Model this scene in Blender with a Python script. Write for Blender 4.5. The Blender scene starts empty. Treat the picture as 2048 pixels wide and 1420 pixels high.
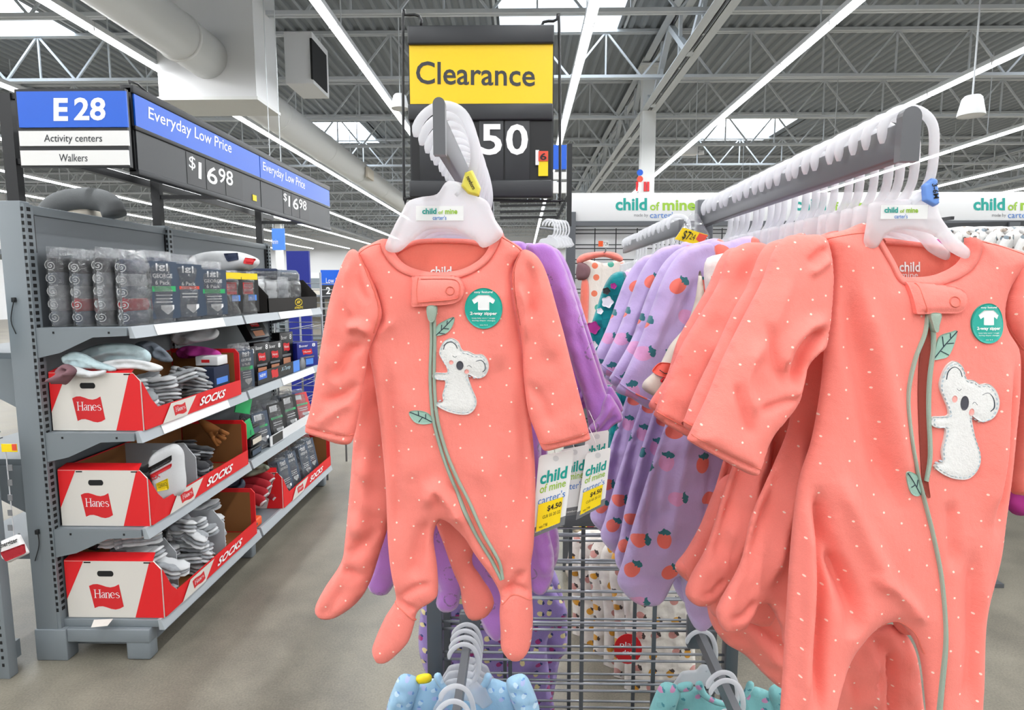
import bpy, bmesh, math, random
import numpy as np
from mathutils import Vector, Matrix
from mathutils.geometry import delaunay_2d_cdt

random.seed(7)
RNG = np.random.default_rng(7)
scene = bpy.context.scene
COL = scene.collection
PI = math.pi

# ------------------------------------------------------------------ camera
F_PX = 1200.0
PITCH = math.atan(135 / F_PX)
YAW = math.atan(22 / F_PX)
CAMZ = 1.47
cam_data = bpy.data.cameras.new('camera')
cam_data.sensor_fit = 'HORIZONTAL'
cam_data.sensor_width = 36.0
cam_data.lens = F_PX / 2048 * 36.0
cam_data.clip_start = 0.02
cam_data.clip_end = 200
cam = bpy.data.objects.new('camera', cam_data)
cam.location = (0, 0, CAMZ)
cam.rotation_euler = (PI / 2 - PITCH, 0, YAW)
COL.objects.link(cam)
scene.camera = cam

# ------------------------------------------------------------------ world, exposure
vs = scene.view_settings
vs.view_transform = 'Standard'
vs.look = 'None'
vs.exposure = 0.0
vs.gamma = 1.0
vs.use_curve_mapping = False
world = bpy.data.worlds.new('world')
scene.world = world
world.use_nodes = True
world.node_tree.nodes['Background'].inputs[0].default_value = (0.86, 0.93, 1.0, 1)
world.node_tree.nodes['Background'].inputs[1].default_value = 1.0

cy = scene.cycles
cy.max_bounces = 5
cy.diffuse_bounces = 3
cy.glossy_bounces = 2
cy.transmission_bounces = 3
cy.transparent_max_bounces = 14
cy.caustics_reflective = False
cy.caustics_refractive = False

# ceiling strip lights of the shop: one long lamp inside every row of tubes
ROW_X = [-20.6, -17.97, -15.3, -12.64, -9.97, -7.3, -4.75, -2.07, 0.71, 3.32, 5.97, 8.85, 11.6, 14.3, 17.0, 19.65, 22.3]
ROW_Z = CAMZ + 2.83
ROW_Y0, ROW_Y1 = -7.8, 44.0
LAMP_W = 770.0
for i, x in enumerate(ROW_X):
    ld = bpy.data.lights.new('strip_lamp', 'AREA')
    ld.shape = 'RECTANGLE'
    ld.size = 0.10
    ld.size_y = ROW_Y1 - ROW_Y0
    ld.energy = LAMP_W
    ld.color = (0.97, 0.985, 1.0)
    lo = bpy.data.objects.new('strip_lamp', ld)
    lo.location = (x, (ROW_Y0 + ROW_Y1) / 2, ROW_Z - 0.075)
    COL.objects.link(lo)

# ------------------------------------------------------------------ pixel <-> place helpers
_a = PI / 2 - PITCH
_rx = np.array([[1, 0, 0], [0, math.cos(_a), -math.sin(_a)], [0, math.sin(_a), math.cos(_a)]])
_rz = np.array([[math.cos(YAW), -math.sin(YAW), 0], [math.sin(YAW), math.cos(YAW), 0], [0, 0, 1]])
CM = _rz @ _rx
CC = np.array([0, 0, CAMZ])


def rays(P):
    P = np.asarray(P, float).reshape(-1, 2)
    d = np.stack([P[:, 0] - 1024, -(P[:, 1] - 710), np.full(len(P), -F_PX)], 1)
    return d @ CM.T


def atY(P, Y):
    d = rays(P)
    Y = np.broadcast_to(np.asarray(Y, float), (len(d),))
    return CC + d * (Y / d[:, 1])[:, None]


def aY(px, py, Y):
    return Vector(atY([(px, py)], Y)[0])


def aX(px, py, X):
    d = rays([(px, py)])[0]
    return Vector(CC + d * (X / d[0]))


def aZ(px, py, Z):
    d = rays([(px, py)])[0]
    return Vector(CC + d * ((Z - CAMZ) / d[2]))


# ------------------------------------------------------------------ materials
def lin(h):
    if isinstance(h, str):
        h = h.lstrip('#')
        c = [int(h[i:i + 2], 16) / 255 for i in (0, 2, 4)]
        return tuple(((v / 12.92) if v <= 0.04045 else ((v + 0.055) / 1.055) ** 2.4) for v in c)
    return tuple(h[:3])


MATS = {}


def mat(name, col='#808080', rough=0.5, metal=0.0, emit=0.0, sheen=0.0, spec=0.5, bump=None, vary=None, coat=0.0):
    """plain principled material; bump=(scale,strength), vary=(scale,amount) gives mottled colour"""
    if name in MATS:
        return MATS[name]
    m = bpy.data.materials.new(name)
    m.use_nodes = True
    nt = m.node_tree
    b = nt.nodes['Principled BSDF']
    c = lin(col)
    b.inputs['Base Color'].default_value = (*c, 1)
    b.inputs['Roughness'].default_value = rough
    b.inputs['Metallic'].default_value = metal
    b.inputs['Specular IOR Level'].default_value = spec
    b.inputs['Sheen Weight'].default_value = sheen
    b.inputs['Coat Weight'].default_value = coat
    if emit:
        m.cycles.emission_sampling = 'NONE' if emit > 8 else 'AUTO'
        b.inputs['Emission Color'].default_value = (*c, 1)
        b.inputs['Emission Strength'].default_value = emit
    if bump or vary:
        tc = nt.nodes.new('ShaderNodeTexCoord')
    if bump:
        n = nt.nodes.new('ShaderNodeTexNoise')
        n.inputs['Scale'].default_value = bump[0]
        n.inputs['Detail'].default_value = 3
        bp = nt.nodes.new('ShaderNodeBump')
        bp.inputs['Strength'].default_value = bump[1]
        bp.inputs['Distance'].default_value = 0.01
        nt.links.new(tc.outputs['Object'], n.inputs['Vector'])
        nt.links.new(n.outputs['Fac'], bp.inputs['Height'])
        nt.links.new(bp.outputs['Normal'], b.inputs['Normal'])
    if vary:
        n = nt.nodes.new('ShaderNodeTexNoise')
        n.inputs['Scale'].default_value = vary[0]
        n.inputs['Detail'].default_value = 5
        r = nt.nodes.new('ShaderNodeValToRGB')
        a = vary[1]
        r.color_ramp.elements[0].position = 0.3
        r.color_ramp.elements[1].position = 0.7
        r.color_ramp.elements[0].color = (*[v * (1 - a) for v in c], 1)
        r.color_ramp.elements[1].color = (*[min(1, v * (1 + a)) for v in c], 1)
        nt.links.new(tc.outputs['Object'], n.inputs['Vector'])
        nt.links.new(n.outputs['Fac'], r.inputs['Fac'])
        nt.links.new(r.outputs['Color'], b.inputs['Base Color'])
    MATS[name] = m
    return m


class NT:
    """short wrapper to write node graphs"""
    def __init__(self, name):
        self.m = bpy.data.materials.new(name)
        self.m.use_nodes = True
        self.t = self.m.node_tree
        self.b = self.t.nodes['Principled BSDF']
        MATS[name] = self.m

    def n(self, kind, **kw):
        o = self.t.nodes.new('ShaderNode' + kind)
        for k, v in kw.items():
            setattr(o, k, v)
        return o

    def set(self, sock, v):
        if hasattr(v, 'is_linked') or isinstance(v, bpy.types.NodeSocket):
            self.t.links.new(v, sock)
        else:
            if isinstance(v, (tuple, list)) and len(v) == 3 and sock.type == 'RGBA':
                v = (*v, 1)
            sock.default_value = v

    def math(self, op, a, b=0.0, c=0.0):
        o = self.n('Math', operation=op)
        self.set(o.inputs[0], a)
        self.set(o.inputs[1], b)
        self.set(o.inputs[2], c)
        return o.outputs[0]

    def vec(self, op, a, b=(0, 0, 0)):
        o = self.n('VectorMath', operation=op)
        self.set(o.inputs[0], a)
        if op == 'SCALE':
            self.set(o.inputs['Scale'], b)
        else:
            self.set(o.inputs[1], b)
        return o.outputs['Value'] if op in ('LENGTH', 'DISTANCE', 'DOT_PRODUCT') else o.outputs['Vector']

    def mix(self, f, a, b):
        o = self.n('Mix', data_type='RGBA')
        self.set(o.inputs['Factor'], f)
        self.set(o.inputs[6], a)
        self.set(o.inputs[7], b)
        return o.outputs[2]

    def noise(self, v, scale, detail=3.0):
        o = self.n('TexNoise')
        self.set(o.inputs['Vector'], v)
        o.inputs['Scale'].default_value = scale
        o.inputs['Detail'].default_value = detail
        return o.outputs['Fac']

    def vor(self, v, scale, rnd=1.0, feature='F1'):
        o = self.n('TexVoronoi', feature=feature, voronoi_dimensions='2D')
        self.set(o.inputs['Vector'], v)
        o.inputs['Scale'].default_value = scale
        o.inputs['Randomness'].default_value = rnd
        return o

    def uv(self):
        return self.n('UVMap').outputs['UV']

    def obj(self):
        return self.n('TexCoord').outputs['Object']

    def bump(self, h, strength=0.3, dist=0.002):
        o = self.n('Bump')
        o.inputs['Strength'].default_value = strength
        o.inputs['Distance'].default_value = dist
        self.set(o.inputs['Height'], h)
        self.t.links.new(o.outputs['Normal'], self.b.inputs['Normal'])


def fabric(name, col, deep=None, sheen=0.25, rough=0.9, weave=700):
    """knit cloth: returns the NT wrapper and its heathered colour so prints can be laid over it"""
    k = NT(name)
    u = k.uv()
    c = lin(col)
    d = tuple(v * 0.9 for v in c)
    n = k.noise(u, weave, 2)
    base = k.mix(n, d, c)
    k.set(k.b.inputs['Base Color'], base)
    k.b.inputs['Roughness'].default_value = rough
    k.b.inputs['Sheen Weight'].default_value = sheen
    k.b.inputs['Specular IOR Level'].default_value = 0.25
    n2 = k.noise(u, weave * 1.3, 2)
    n3 = k.noise(u, 60, 3)
    n4 = k.noise(k.vec('MULTIPLY', u, (1.6, 0.8, 1)), 17, 4)
    k.bump(k.math('ADD', n2, k.math('ADD', k.math('MULTIPLY', n3, 3.0), k.math('MULTIPLY', n4, 9.0))), 0.45, 0.0013)
    k.base, k.u = base, u
    return k


def seed_mat_specials():
    # coral knit with small white dots
    k = fabric('coral_dots', '#FF8E82', sheen=0.1)
    v = k.vor(k.vec('MULTIPLY', k.u, (1.0, 1.0, 0)), 33, 0.6)
    dot = k.math('LESS_THAN', v.outputs['Distance'], 0.043)
    k.set(k.b.inputs['Base Color'], k.mix(dot, k.base, lin('#FFDCCD')))
    fabric('coral_plain', '#FF8E82', sheen=0.1)
    fabric('coral_stitch', '#EE7A68')
    fabric('coral_inside', '#F88371')
    k = fabric('purple_velour', '#B57BD0', sheen=0.5, rough=0.8)
    v = k.vor(k.u, 15, 0.6)
    ring = k.math('LESS_THAN', k.math('ABSOLUTE', k.math('SUBTRACT', v.outputs['Distance'], 0.15)), 0.022)
    gapn = k.math('GREATER_THAN', k.noise(k.u, 160, 2), 0.5)
    k.set(k.b.inputs['Base Color'], k.mix(k.math('MULTIPLY', ring, gapn), k.base, lin('#8A6A9C')))
    # lavender with strawberries
    def berries(name, base, red, pink, leaf, sc=19):
        k = fabric(name, base)
        v = k.vor(k.u, sc, 0.45)
        loc = k.vec('SUBTRACT', k.vec('SCALE', k.u, float(sc)), k.vec('SCALE', v.outputs['Position'], float(sc)))
        # turn every berry its own way
        rot = k.n('VectorRotate', rotation_type='Z_AXIS')
        k.set(rot.inputs['Vector'], loc)
        sep = k.n('SeparateColor')
        k.set(sep.inputs[0], v.outputs['Color'])
        k.set(rot.inputs['Angle'], k.math('MULTIPLY', sep.outputs[0], 2.2))
        L = rot.outputs[0]
        d1 = k.vec('LENGTH', k.vec('MULTIPLY', L, (1.2, 0.95, 0)))
        berry = k.math('LESS_THAN', d1, 0.23)
        L2 = k.vec('SUBTRACT', L, (0, 0.23, 0))
        wob = k.noise(L2, 9, 1)
        d2 = k.math('ADD', k.vec('LENGTH', k.vec('MULTIPLY', L2, (0.8, 1.3, 0))), k.math('MULTIPLY', wob, 0.22))
        lf = k.math('LESS_THAN', d2, 0.23)
        col = k.mix(k.math('GREATER_THAN', sep.outputs[1], 0.5), lin(red), lin(pink))
        c = k.mix(berry, k.base, col)
        c = k.mix(lf, c, lin(leaf))
        k.set(k.b.inputs['Base Color'], c)
    berries('lavender_berries', '#C7B2E0', '#EF7A6B', '#DDA0CC', '#37777F', 15)
    berries('butterfly_print', '#A48CCB', '#B03A7E', '#E8D7A0', '#3A3F78', 24)
    berries('giraffe_print', '#E9E2D8', '#D79A34', '#C98F86', '#4A403C', 15)
    berries('ice_blue_print', '#A9D0EA', '#CFE6F5', '#B9C4EA', '#7FA9DD', 34)
    berries('mint_print', '#86C2C2', '#7DB3B5', '#C98BB0', '#4A8A94', 30)
    berries('flamingo_print', '#F3E9E4', '#EE7C5C', '#F2A58C', '#EE7C5C', 15)
    # dotted cream outfit
    k = fabric('cream_dots', '#F3EBE2')
    v = k.vor(k.u, 12, 0.5)
    dot = k.math('LESS_THAN', v.outputs['Distance'], 0.22)
    cr = k.n('ValToRGB')
    cr.color_ramp.interpolation = 'CONSTANT'
    for i, (p, h) in enumerate(((0, '#F08465'), (0.4, '#59B7A2'), (0.7, '#F4CDBE'))):
        e = cr.color_ramp.elements[i] if i < 2 else cr.color_ramp.elements.new(p)
        e.position = p
        e.color = (*lin(h), 1)
    sep = k.n('SeparateColor')
    k.set(sep.inputs[0], v.outputs['Color'])
    k.set(cr.inputs[0], sep.outputs[0])
    k.set(k.b.inputs['Base Color'], k.mix(dot, k.base, cr.outputs[0]))
    # fish scales
    def scales(name, cols, edge, sc):
        k = fabric(name, '#EBC9E8')
        v = k.vor(k.vec('MULTIPLY', k.u, (1, 1.25, 0)), sc, 0.3)
        e = k.vor(k.vec('MULTIPLY', k.u, (1, 1.25, 0)), sc, 0.3, 'DISTANCE_TO_EDGE')
        cr = k.n('ValToRGB')
        cr.color_ramp.interpolation = 'CONSTANT'
        for i, h in enumerate(cols):
            el = cr.color_ramp.elements[i] if i < 2 else cr.color_ramp.elements.new(0.5)
            el.position = i / len(cols)
            el.color = (*lin(h), 1)
        sep = k.n('SeparateColor')
        k.set(sep.inputs[0], v.outputs['Color'])
        k.set(cr.inputs[0], sep.outputs[0])
        k.set(k.b.inputs['Base Color'], k.mix(k.math('LESS_THAN', e.outputs['Distance'], 0.06), cr.outputs[0], lin(edge)))
    scales('mermaid_scales', ['#C2459C', '#2BA3A6', '#E6B0DE', '#D779C4', '#BFE4E8'], '#FFFFFF', 48)
    scales('teal_floral', ['#12868A', '#0F7C82', '#15999B', '#127177', '#1A8E92', '#2FB5B0'], '#12868A', 40)
    # animal print grey white
    berries('animal_print', '#E4E2DF', '#A99C90', '#7D8A92', '#6E625A', 26)
    # frosted plastic of hangers
    k = NT('frosted')
    tr = k.n('BsdfTransparent')
    tr.inputs[0].default_value = (0.97, 0.97, 0.98, 1)
    k.b.inputs['Base Color'].default_value = (0.86, 0.87, 0.89, 1)
    k.b.inputs['Roughness'].default_value = 0.28
    tl = k.n('BsdfTranslucent')
    tl.inputs[0].default_value = (0.9, 0.9, 0.92, 1)
    m1 = k.n('MixShader')
    m1.inputs[0].default_value = 0.45
    k.t.links.new(k.b.outputs[0], m1.inputs[1])
    k.t.links.new(tl.outputs[0], m1.inputs[2])
    m2 = k.n('MixShader')
    m2.inputs[0].default_value = 0.62
    k.t.links.new(tr.outputs[0], m2.inputs[1])
    k.t.links.new(m1.outputs[0], m2.inputs[2])
    k.t.links.new(m2.outputs[0], k.t.nodes['Material Output'].inputs[0])
    # clear crinkled film
    k = NT('clear_film')
    tr = k.n('BsdfTransparent')
    tr.inputs[0].default_value = (0.97, 0.975, 0.98, 1)
    gl = k.n('BsdfGlossy')
    gl.inputs['Roughness'].default_value = 0.12
    bp = k.n('Bump')
    bp.inputs['Strength'].default_value = 0.9
    bp.inputs['Distance'].default_value = 0.02
    k.set(bp.inputs['Height'], k.noise(k.obj(), 26, 4))
    k.t.links.new(bp.outputs['Normal'], gl.inputs['Normal'])
    fr = k.n('Fresnel')
    fr.inputs['IOR'].default_value = 1.65
    k.t.links.new(bp.outputs['Normal'], fr.inputs['Normal'])
    mx = k.n('MixShader')
    k.t.links.new(fr.outputs[0], mx.inputs[0])
    k.t.links.new(tr.outputs[0], mx.inputs[1])
    k.t.links.new(gl.outputs[0], mx.inputs[2])
    df = k.n('BsdfDiffuse')
    df.inputs[0].default_value = (0.9, 0.92, 0.94, 1)
    m3 = k.n('MixShader')
    m3.inputs[0].default_value = 0.07
    k.t.links.new(mx.outputs[0], m3.inputs[1])
    k.t.links.new(df.outputs[0], m3.inputs[2])
    k.t.links.new(m3.outputs[0], k.t.nodes['Material Output'].inputs[0])
    # polished concrete
    k = NT('concrete')
    o = k.obj()
    n1 = k.noise(o, 0.9, 6)
    n2 = k.noise(o, 7, 6)
    n3 = k.noise(o, 140, 3)
    f = k.math('ADD', k.math('MULTIPLY', n1, 0.5), k.math('ADD', k.math('MULTIPLY', n2, 0.35), k.math('MULTIPLY', n3, 0.35)))
    cr = k.n('ValToRGB')
    cr.color_ramp.elements[0].position = 0.42
    cr.color_ramp.elements[1].position = 0.78
    cr.color_ramp.elements[0].color = (*lin('#5E5A51'), 1)
    cr.color_ramp.elements[1].color = (*lin('#8F897B'), 1)
    k.set(cr.inputs[0], f)
    k.set(k.b.inputs['Base Color'], cr.outputs[0])
    k.set(k.b.inputs['Roughness'], k.math('ADD', 0.32, k.math('MULTIPLY', n2, 0.2)))
    k.b.inputs['Specular IOR Level'].default_value = 0.35


seed_mat_specials()
mat('deck', '#8D9398', 0.6)
mat('steel_white', '#C9CED2', 0.5)
mat('white_paint', '#DFE0DE', 0.5)
mat('white_panel', '#E4E5E6', 0.45)
mat('tube_glow', '#FAFCFF', 0.4, emit=9.0)
mat('skylight_glow', '#EAF4FF', 0.4, emit=6.0)
mat('lamp_end', '#D8DADC', 0.4)
mat('gondola_grey', '#7E868B', 0.45, bump=(900, 0.05))
mat('gondola_panel', '#6F757A', 0.5)
mat('rail_light', '#A9B0B5', 0.4)
mat('slot_dark', '#0E0F10', 0.7)
mat('black_metal', '#17181A', 0.4)
mat('charcoal', '#2C2E31', 0.42)
mat('fixture_grey', '#5E6165', 0.35, metal=0.3)
mat('rail_grey', '#66676A', 0.38, metal=0.25)
mat('wire_grey', '#8E9095', 0.3, metal=0.45)
mat('sign_blue', '#1260D6', 0.35)
mat('sign_white', '#E9E9E7', 0.45)
mat('sign_ink', '#3A3C40', 0.6)
mat('white_ink', '#F4F5F5', 0.5)
mat('sign_yellow', '#FBD31A', 0.35)
mat('box_white', '#DCD8D0', 0.6, bump=(300, 0.04))
mat('box_red', '#E21C22', 0.55, bump=(300, 0.04))
mat('box_inside', '#8A5A2E', 0.8)
mat('divider', '#C4C7CA', 0.6)
mat('tag_yellow', '#F9D90F', 0.5)
mat('tag_white', '#EDEDEC', 0.5)
mat('tag_grey', '#75777A', 0.5)
mat('ink_black', '#1A1A1C', 0.6)
mat('brand_teal', '#169F93', 0.5)
mat('brand_green', '#9BC53D', 0.5)
mat('brand_blue', '#3D7BC8', 0.5)
mat('tag_red', '#E2513B', 0.5)
mat('zip_green', '#A7B9A9', 0.7, bump=(1500, 0.4))
mat('leaf_green', '#9CC0B0', 0.85, bump=(800, 0.2))
mat('stitch_dark', '#33414A', 0.8)
mat('koala_felt', '#E3E2DF', 0.95, bump=(500, 0.2), vary=(260, 0.04), sheen=0.4)
mat('stitch_pale', '#B4C3CC', 0.8)
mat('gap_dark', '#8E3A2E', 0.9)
mat('eyelet_clear', '#D2D4D6', 0.4)
mat('koala_nose', '#4A4A52', 0.9)
mat('koala_blush', '#F2A79F', 0.9)
mat('sticker_teal', '#0FA796', 0.35)
mat('size_yellow', '#F0E25A', 0.35)
mat('size_blue', '#6E9BE8', 0.35)
mat('sock_white', '#DADCDD', 0.95, bump=(500, 0.3), sheen=0.3)
mat('sock_grey', '#9FA3A7', 0.95, bump=(500, 0.3), vary=(60, 0.15), sheen=0.3)
mat('sock_dark', '#2B2C30', 0.95, bump=(500, 0.3), sheen=0.3)
mat('navy_cloth', '#232D45', 0.9, bump=(400, 0.3))
mat('grey_cloth', '#6E7680', 0.9, bump=(400, 0.3), vary=(40, 0.15))
mat('black_cloth', '#17181B', 0.9, bump=(400, 0.3))
mat('red_cloth', '#A8202B', 0.9, bump=(400, 0.3))
mat('teal_cloth', '#C6DCE0', 0.9, bump=(400, 0.3))
mat('slate_card', '#3C4A5C', 0.45)
mat('green_card', '#2FAE66', 0.5)
mat('red_card', '#D42027', 0.45)
mat('black_card', '#121214', 0.35)
mat('brown_glove', '#9A5F2A', 0.8)
mat('magenta_cloth', '#B0308A', 0.8)
mat('olive_cloth', '#8A927F', 0.9)
mat('orange_card', '#F05A1E', 0.5)
mat('dark_blue_panel', '#0B1F86', 0.5)
mat('light_blue_panel', '#4F8DE8', 0.5)
mat('skin_photo', '#C98B6A', 0.5)
mat('cream', '#D8CFC0', 0.8)
mat('mauve_cloth', '#7E5C62', 0.9)
mat('poster_blue', '#BFE0EF', 0.5)
mat('cushion_grey', '#6C6F70', 0.9, bump=(300, 0.2))
mat('card_inside', '#1E1A17', 0.8)

# ------------------------------------------------------------------ object helpers
ORIG = {}


def link(o):
    COL.objects.link(o)
    return o


def thing(name, label, cat, loc=(0, 0, 0), group=None, kind=None):
    o = link(bpy.data.objects.new(name, None))
    o.location = loc
    o.empty_display_size = 0.05
    if label:
        o['label'] = label
    if cat:
        o['category'] = cat
    if group:
        o['group'] = group
    if kind:
        o['kind'] = kind
    ORIG[o.name] = Vector(loc)
    return o


ORD = 'first second third fourth fifth sixth seventh eighth ninth tenth eleventh twelfth thirteenth fourteenth fifteenth sixteenth seventeenth eighteenth nineteenth twentieth twenty-first twenty-second'.split()


def tag(o, label, cat, group=None, kind=None):
    if label:
        o['label'] = label
    if cat:
        o['category'] = cat
    if group:
        o['group'] = group
    if kind:
        o['kind'] = kind
    return o


class MB:
    def __init__(self):
        self.v, self.f, self.m, self.uv = [], [], [], None
        self.sm = []

    def add(self, vs, fs, m=0, smooth=False):
        k = len(self.v)
        self.v += [tuple(p) for p in vs]
        self.f += [tuple(i + k for i in f) for f in fs]
        self.m += [m] * len(fs)
        self.sm += [smooth] * len(fs)
        return self

    def box(self, a, b, m=0, bev=0.0):
        (x0, y0, z0), (x1, y1, z1) = a, b
        x0, x1 = min(x0, x1), max(x0, x1)
        y0, y1 = min(y0, y1), max(y0, y1)
        z0, z1 = min(z0, z1), max(z0, z1)
        if bev <= 0:
            vs = [(x, y, z) for x in (x0, x1) for y in (y0, y1) for z in (z0, z1)]
            fs = [(0, 1, 3, 2), (4, 6, 7, 5), (0, 4, 5, 1), (2, 3, 7, 6), (0, 2, 6, 4), (1, 5, 7, 3)]
            return self.add(vs, fs, m)
        bm = bmesh.new()
        bmesh.ops.create_cube(bm, size=1)
        for v in bm.verts:
            v.co = Vector(((x0 + x1) / 2 + v.co.x * (x1 - x0), (y0 + y1) / 2 + v.co.y * (y1 - y0), (z0 + z1) / 2 + v.co.z * (z1 - z0)))
        bmesh.ops.bevel(bm, geom=bm.edges[:], offset=bev, segments=2, affect='EDGES', profile=0.5)
        self.add([v.co[:] for v in bm.verts], [[v.index for v in f.verts] for f in bm.faces], m, True)
        bm.free()
        return self

    def bar(self, p, q, w, h=None, m=0, up=(0, 0, 1)):
        """square bar from p to q"""
        p, q = Vector(p), Vector(q)
        h = h or w
        d = (q - p).normalized()
        u = Vector(up)
        if abs(d.dot(u)) > 0.98:
            u = Vector((0, 1, 0))
        s = d.cross(u).normalized()
        t = s.cross(d)
        vs = []
        for c in (p, q):
            for a, b in ((-1, -1), (1, -1), (1, 1), (-1, 1)):
                vs.append(c + s * (a * w / 2) + t * (b * h / 2))
        fs = [(0, 3, 2, 1), (4, 5, 6, 7), (0, 1, 5, 4), (1, 2, 6, 5), (2, 3, 7, 6), (3, 0, 4, 7)]
        return self.add(vs, fs, m)

    def tube(self, path, r, n=8, m=0, flat=1.0, flat_axis=None, cap=True):
        P = [Vector(p) for p in path]
        R_ = r if isinstance(r, (list, tuple)) else [r] * len(P)
        vs, fs = [], []
        prev = None
        for i, p in enumerate(P):
            d = (P[min(i + 1, len(P) - 1)] - P[max(i - 1, 0)]).normalized()
            if prev is None:
                a = Vector((0, 1, 0)) if flat_axis is None else Vector(flat_axis)
                if abs(d.dot(a)) > 0.95:
                    a = Vector((1, 0, 0))
                s = d.cross(a).normalized()
            else:
                s = (prev - d * prev.dot(d)).normalized()
            prev = s
            t = d.cross(s)
            for k in range(n):
                an = 2 * PI * k / n
                vs.append(p + s * (math.cos(an) * R_[i]) + t * (math.sin(an) * R_[i] * flat))
        for i in range(len(P) - 1):
            for k in range(n):
                a, b = i * n + k, i * n + (k + 1) % n
                fs.append((a, b, b + n, a + n))
        if cap:
            fs.append(tuple(range(n - 1, -1, -1)))
            fs.append(tuple(range((len(P) - 1) * n, len(P) * n)))
        return self.add(vs, fs, m, True)

    def prism(self, pts, off, m=0):
        """polygon given in space, pushed along the vector off"""
        P = [Vector(p) for p in pts]
        o = Vector(off)
        n = len(P)
        vs = P + [p + o for p in P]
        fs = [tuple(range(n)), tuple(range(2 * n - 1, n - 1, -1))]
        fs += [(i, i + n, (i + 1) % n + n, (i + 1) % n) for i in range(n)]
        return self.add(vs, fs, m)

    def lathe(self, prof, c, n=24, m=0):
        c = Vector(c)
        vs, fs = [], []
        for (r, z) in prof:
            for k in range(n):
                an = 2 * PI * k / n
                vs.append(c + Vector((r * math.cos(an), r * math.sin(an), z)))
        for i in range(len(prof) - 1):
            for k in range(n):
                a, b = i * n + k, i * n + (k + 1) % n
                fs.append((a, b, b + n, a + n))
        return self.add(vs, fs, m, True)

    def quad(self, a, b, c, d, m=0):
        return self.add([a, b, c, d], [(0, 1, 2, 3)], m)

    def xform(self, mtx):
        self.v = [tuple(mtx @ Vector(p)) for p in self.v]
        return self

    def mesh(self, name, mats, off=(0, 0, 0)):
        me = bpy.data.meshes.new(name)
        o = Vector(off)
        me.from_pydata([tuple(Vector(p) - o) for p in self.v], [], self.f)
        if not isinstance(mats, (list, tuple)):
            mats = [mats]
        for x in mats:
            me.materials.append(MATS[x] if isinstance(x, str) else x)
        me.polygons.foreach_set('material_index', self.m)
        me.polygons.foreach_set('use_smooth', self.sm)
        me.update()
        return me

    def build(self, name, mats, parent=None, kind=None, base=True):
        if parent is not None:
            off = ORIG[parent.name]
        elif base and self.v:
            A = np.array(self.v)
            off = Vector(((A[:, 0].min() + A[:, 0].max()) / 2, (A[:, 1].min() + A[:, 1].max()) / 2, A[:, 2].min()))
        else:
            off = Vector((0, 0, 0))
        o = link(bpy.data.objects.new(name, self.mesh(name, mats, off)))
        if parent is not None:
            o.parent = parent
            ORIG[o.name] = off
        else:
            o.location = off
            ORIG[o.name] = Vector(off)
        if kind:
            o['kind'] = kind
        return o


def copy_tree(o, parent=None, loc=None, rot=None):
    c = link(o.copy())
    c.parent = parent
    if loc is not None:
        c.location = loc
    if rot is not None:
        c.rotation_euler = rot
    for ch in list(o.children):
        copy_tree(ch, c)
    return c


_tx = {}


def text2d(s, bold=0.0):
    """letters as flat triangles, in units of the text size; returns verts, faces"""
    key = (s, bold)
    if key not in _tx:
        cu = bpy.data.curves.new('lettering', 'FONT')
        cu.body = s
        cu.offset = bold
        cu.resolution_u = 3
        ob = link(bpy.data.objects.new('lettering', cu))
        bpy.context.view_layer.update()
        me = ob.evaluated_get(bpy.context.evaluated_depsgraph_get()).to_mesh()
        V = np.array([v.co[:2] for v in me.vertices]) if len(me.vertices) else np.zeros((0, 2))
        Fc = [tuple(p.vertices) for p in me.polygons]
        bpy.data.objects.remove(ob)
        bpy.data.curves.remove(cu)
        _tx[key] = (V, Fc)
    return _tx[key]


def lettering(name, s, fn, m, parent, bold=0.0, slant=0.0, mb=None):
    """fn maps an (n,2) array in 0..1 x 0..1 (over the text's own box, y up) to world points"""
    V, Fc = text2d(s, bold)
    lo, hi = V.min(0), V.max(0)
    U = (V - lo) / (hi - lo)
    if slant:
        U[:, 0] += (U[:, 1] - 0.5) * slant
    W = fn(U)
    b = mb or MB()
    b.add([tuple(p) for p in W], Fc)
    if mb is None:
        return b.build(name, m, parent)
    return b


def frame_fn(o, u, v):
    o, u, v = np.array(o), np.array(u), np.array(v)
    return lambda U: o + U[:, :1] * u + U[:, 1:2] * v


def pxbox_Y(x0, y0, x1, y1, Y):
    """text box on a plane facing the viewer at depth Y, given by photo corners (bottom-left, size)"""
    a, b, c = aY(x0, y1, Y), aY(x1, y1, Y), aY(x0, y0, Y)
    return frame_fn(a, b - a, c - a)


def px_quad_Y(pts, Y):
    """bilinear patch, corners bl br tr tl in px"""
    P = [np.array(aY(x, y, Y)) for x, y in pts]
    return lambda U: ((1 - U[:, :1]) * (1 - U[:, 1:2]) * P[0] + U[:, :1] * (1 - U[:, 1:2]) * P[1] + U[:, :1] * U[:, 1:2] * P[2] + (1 - U[:, :1]) * U[:, 1:2] * P[3])


def px_quad_X(pts, X):
    P = [np.array(aX(x, y, X)) for x, y in pts]
    return lambda U: ((1 - U[:, :1]) * (1 - U[:, 1:2]) * P[0] + U[:, :1] * (1 - U[:, 1:2]) * P[1] + U[:, :1] * U[:, 1:2] * P[2] + (1 - U[:, :1]) * U[:, 1:2] * P[3])


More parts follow.
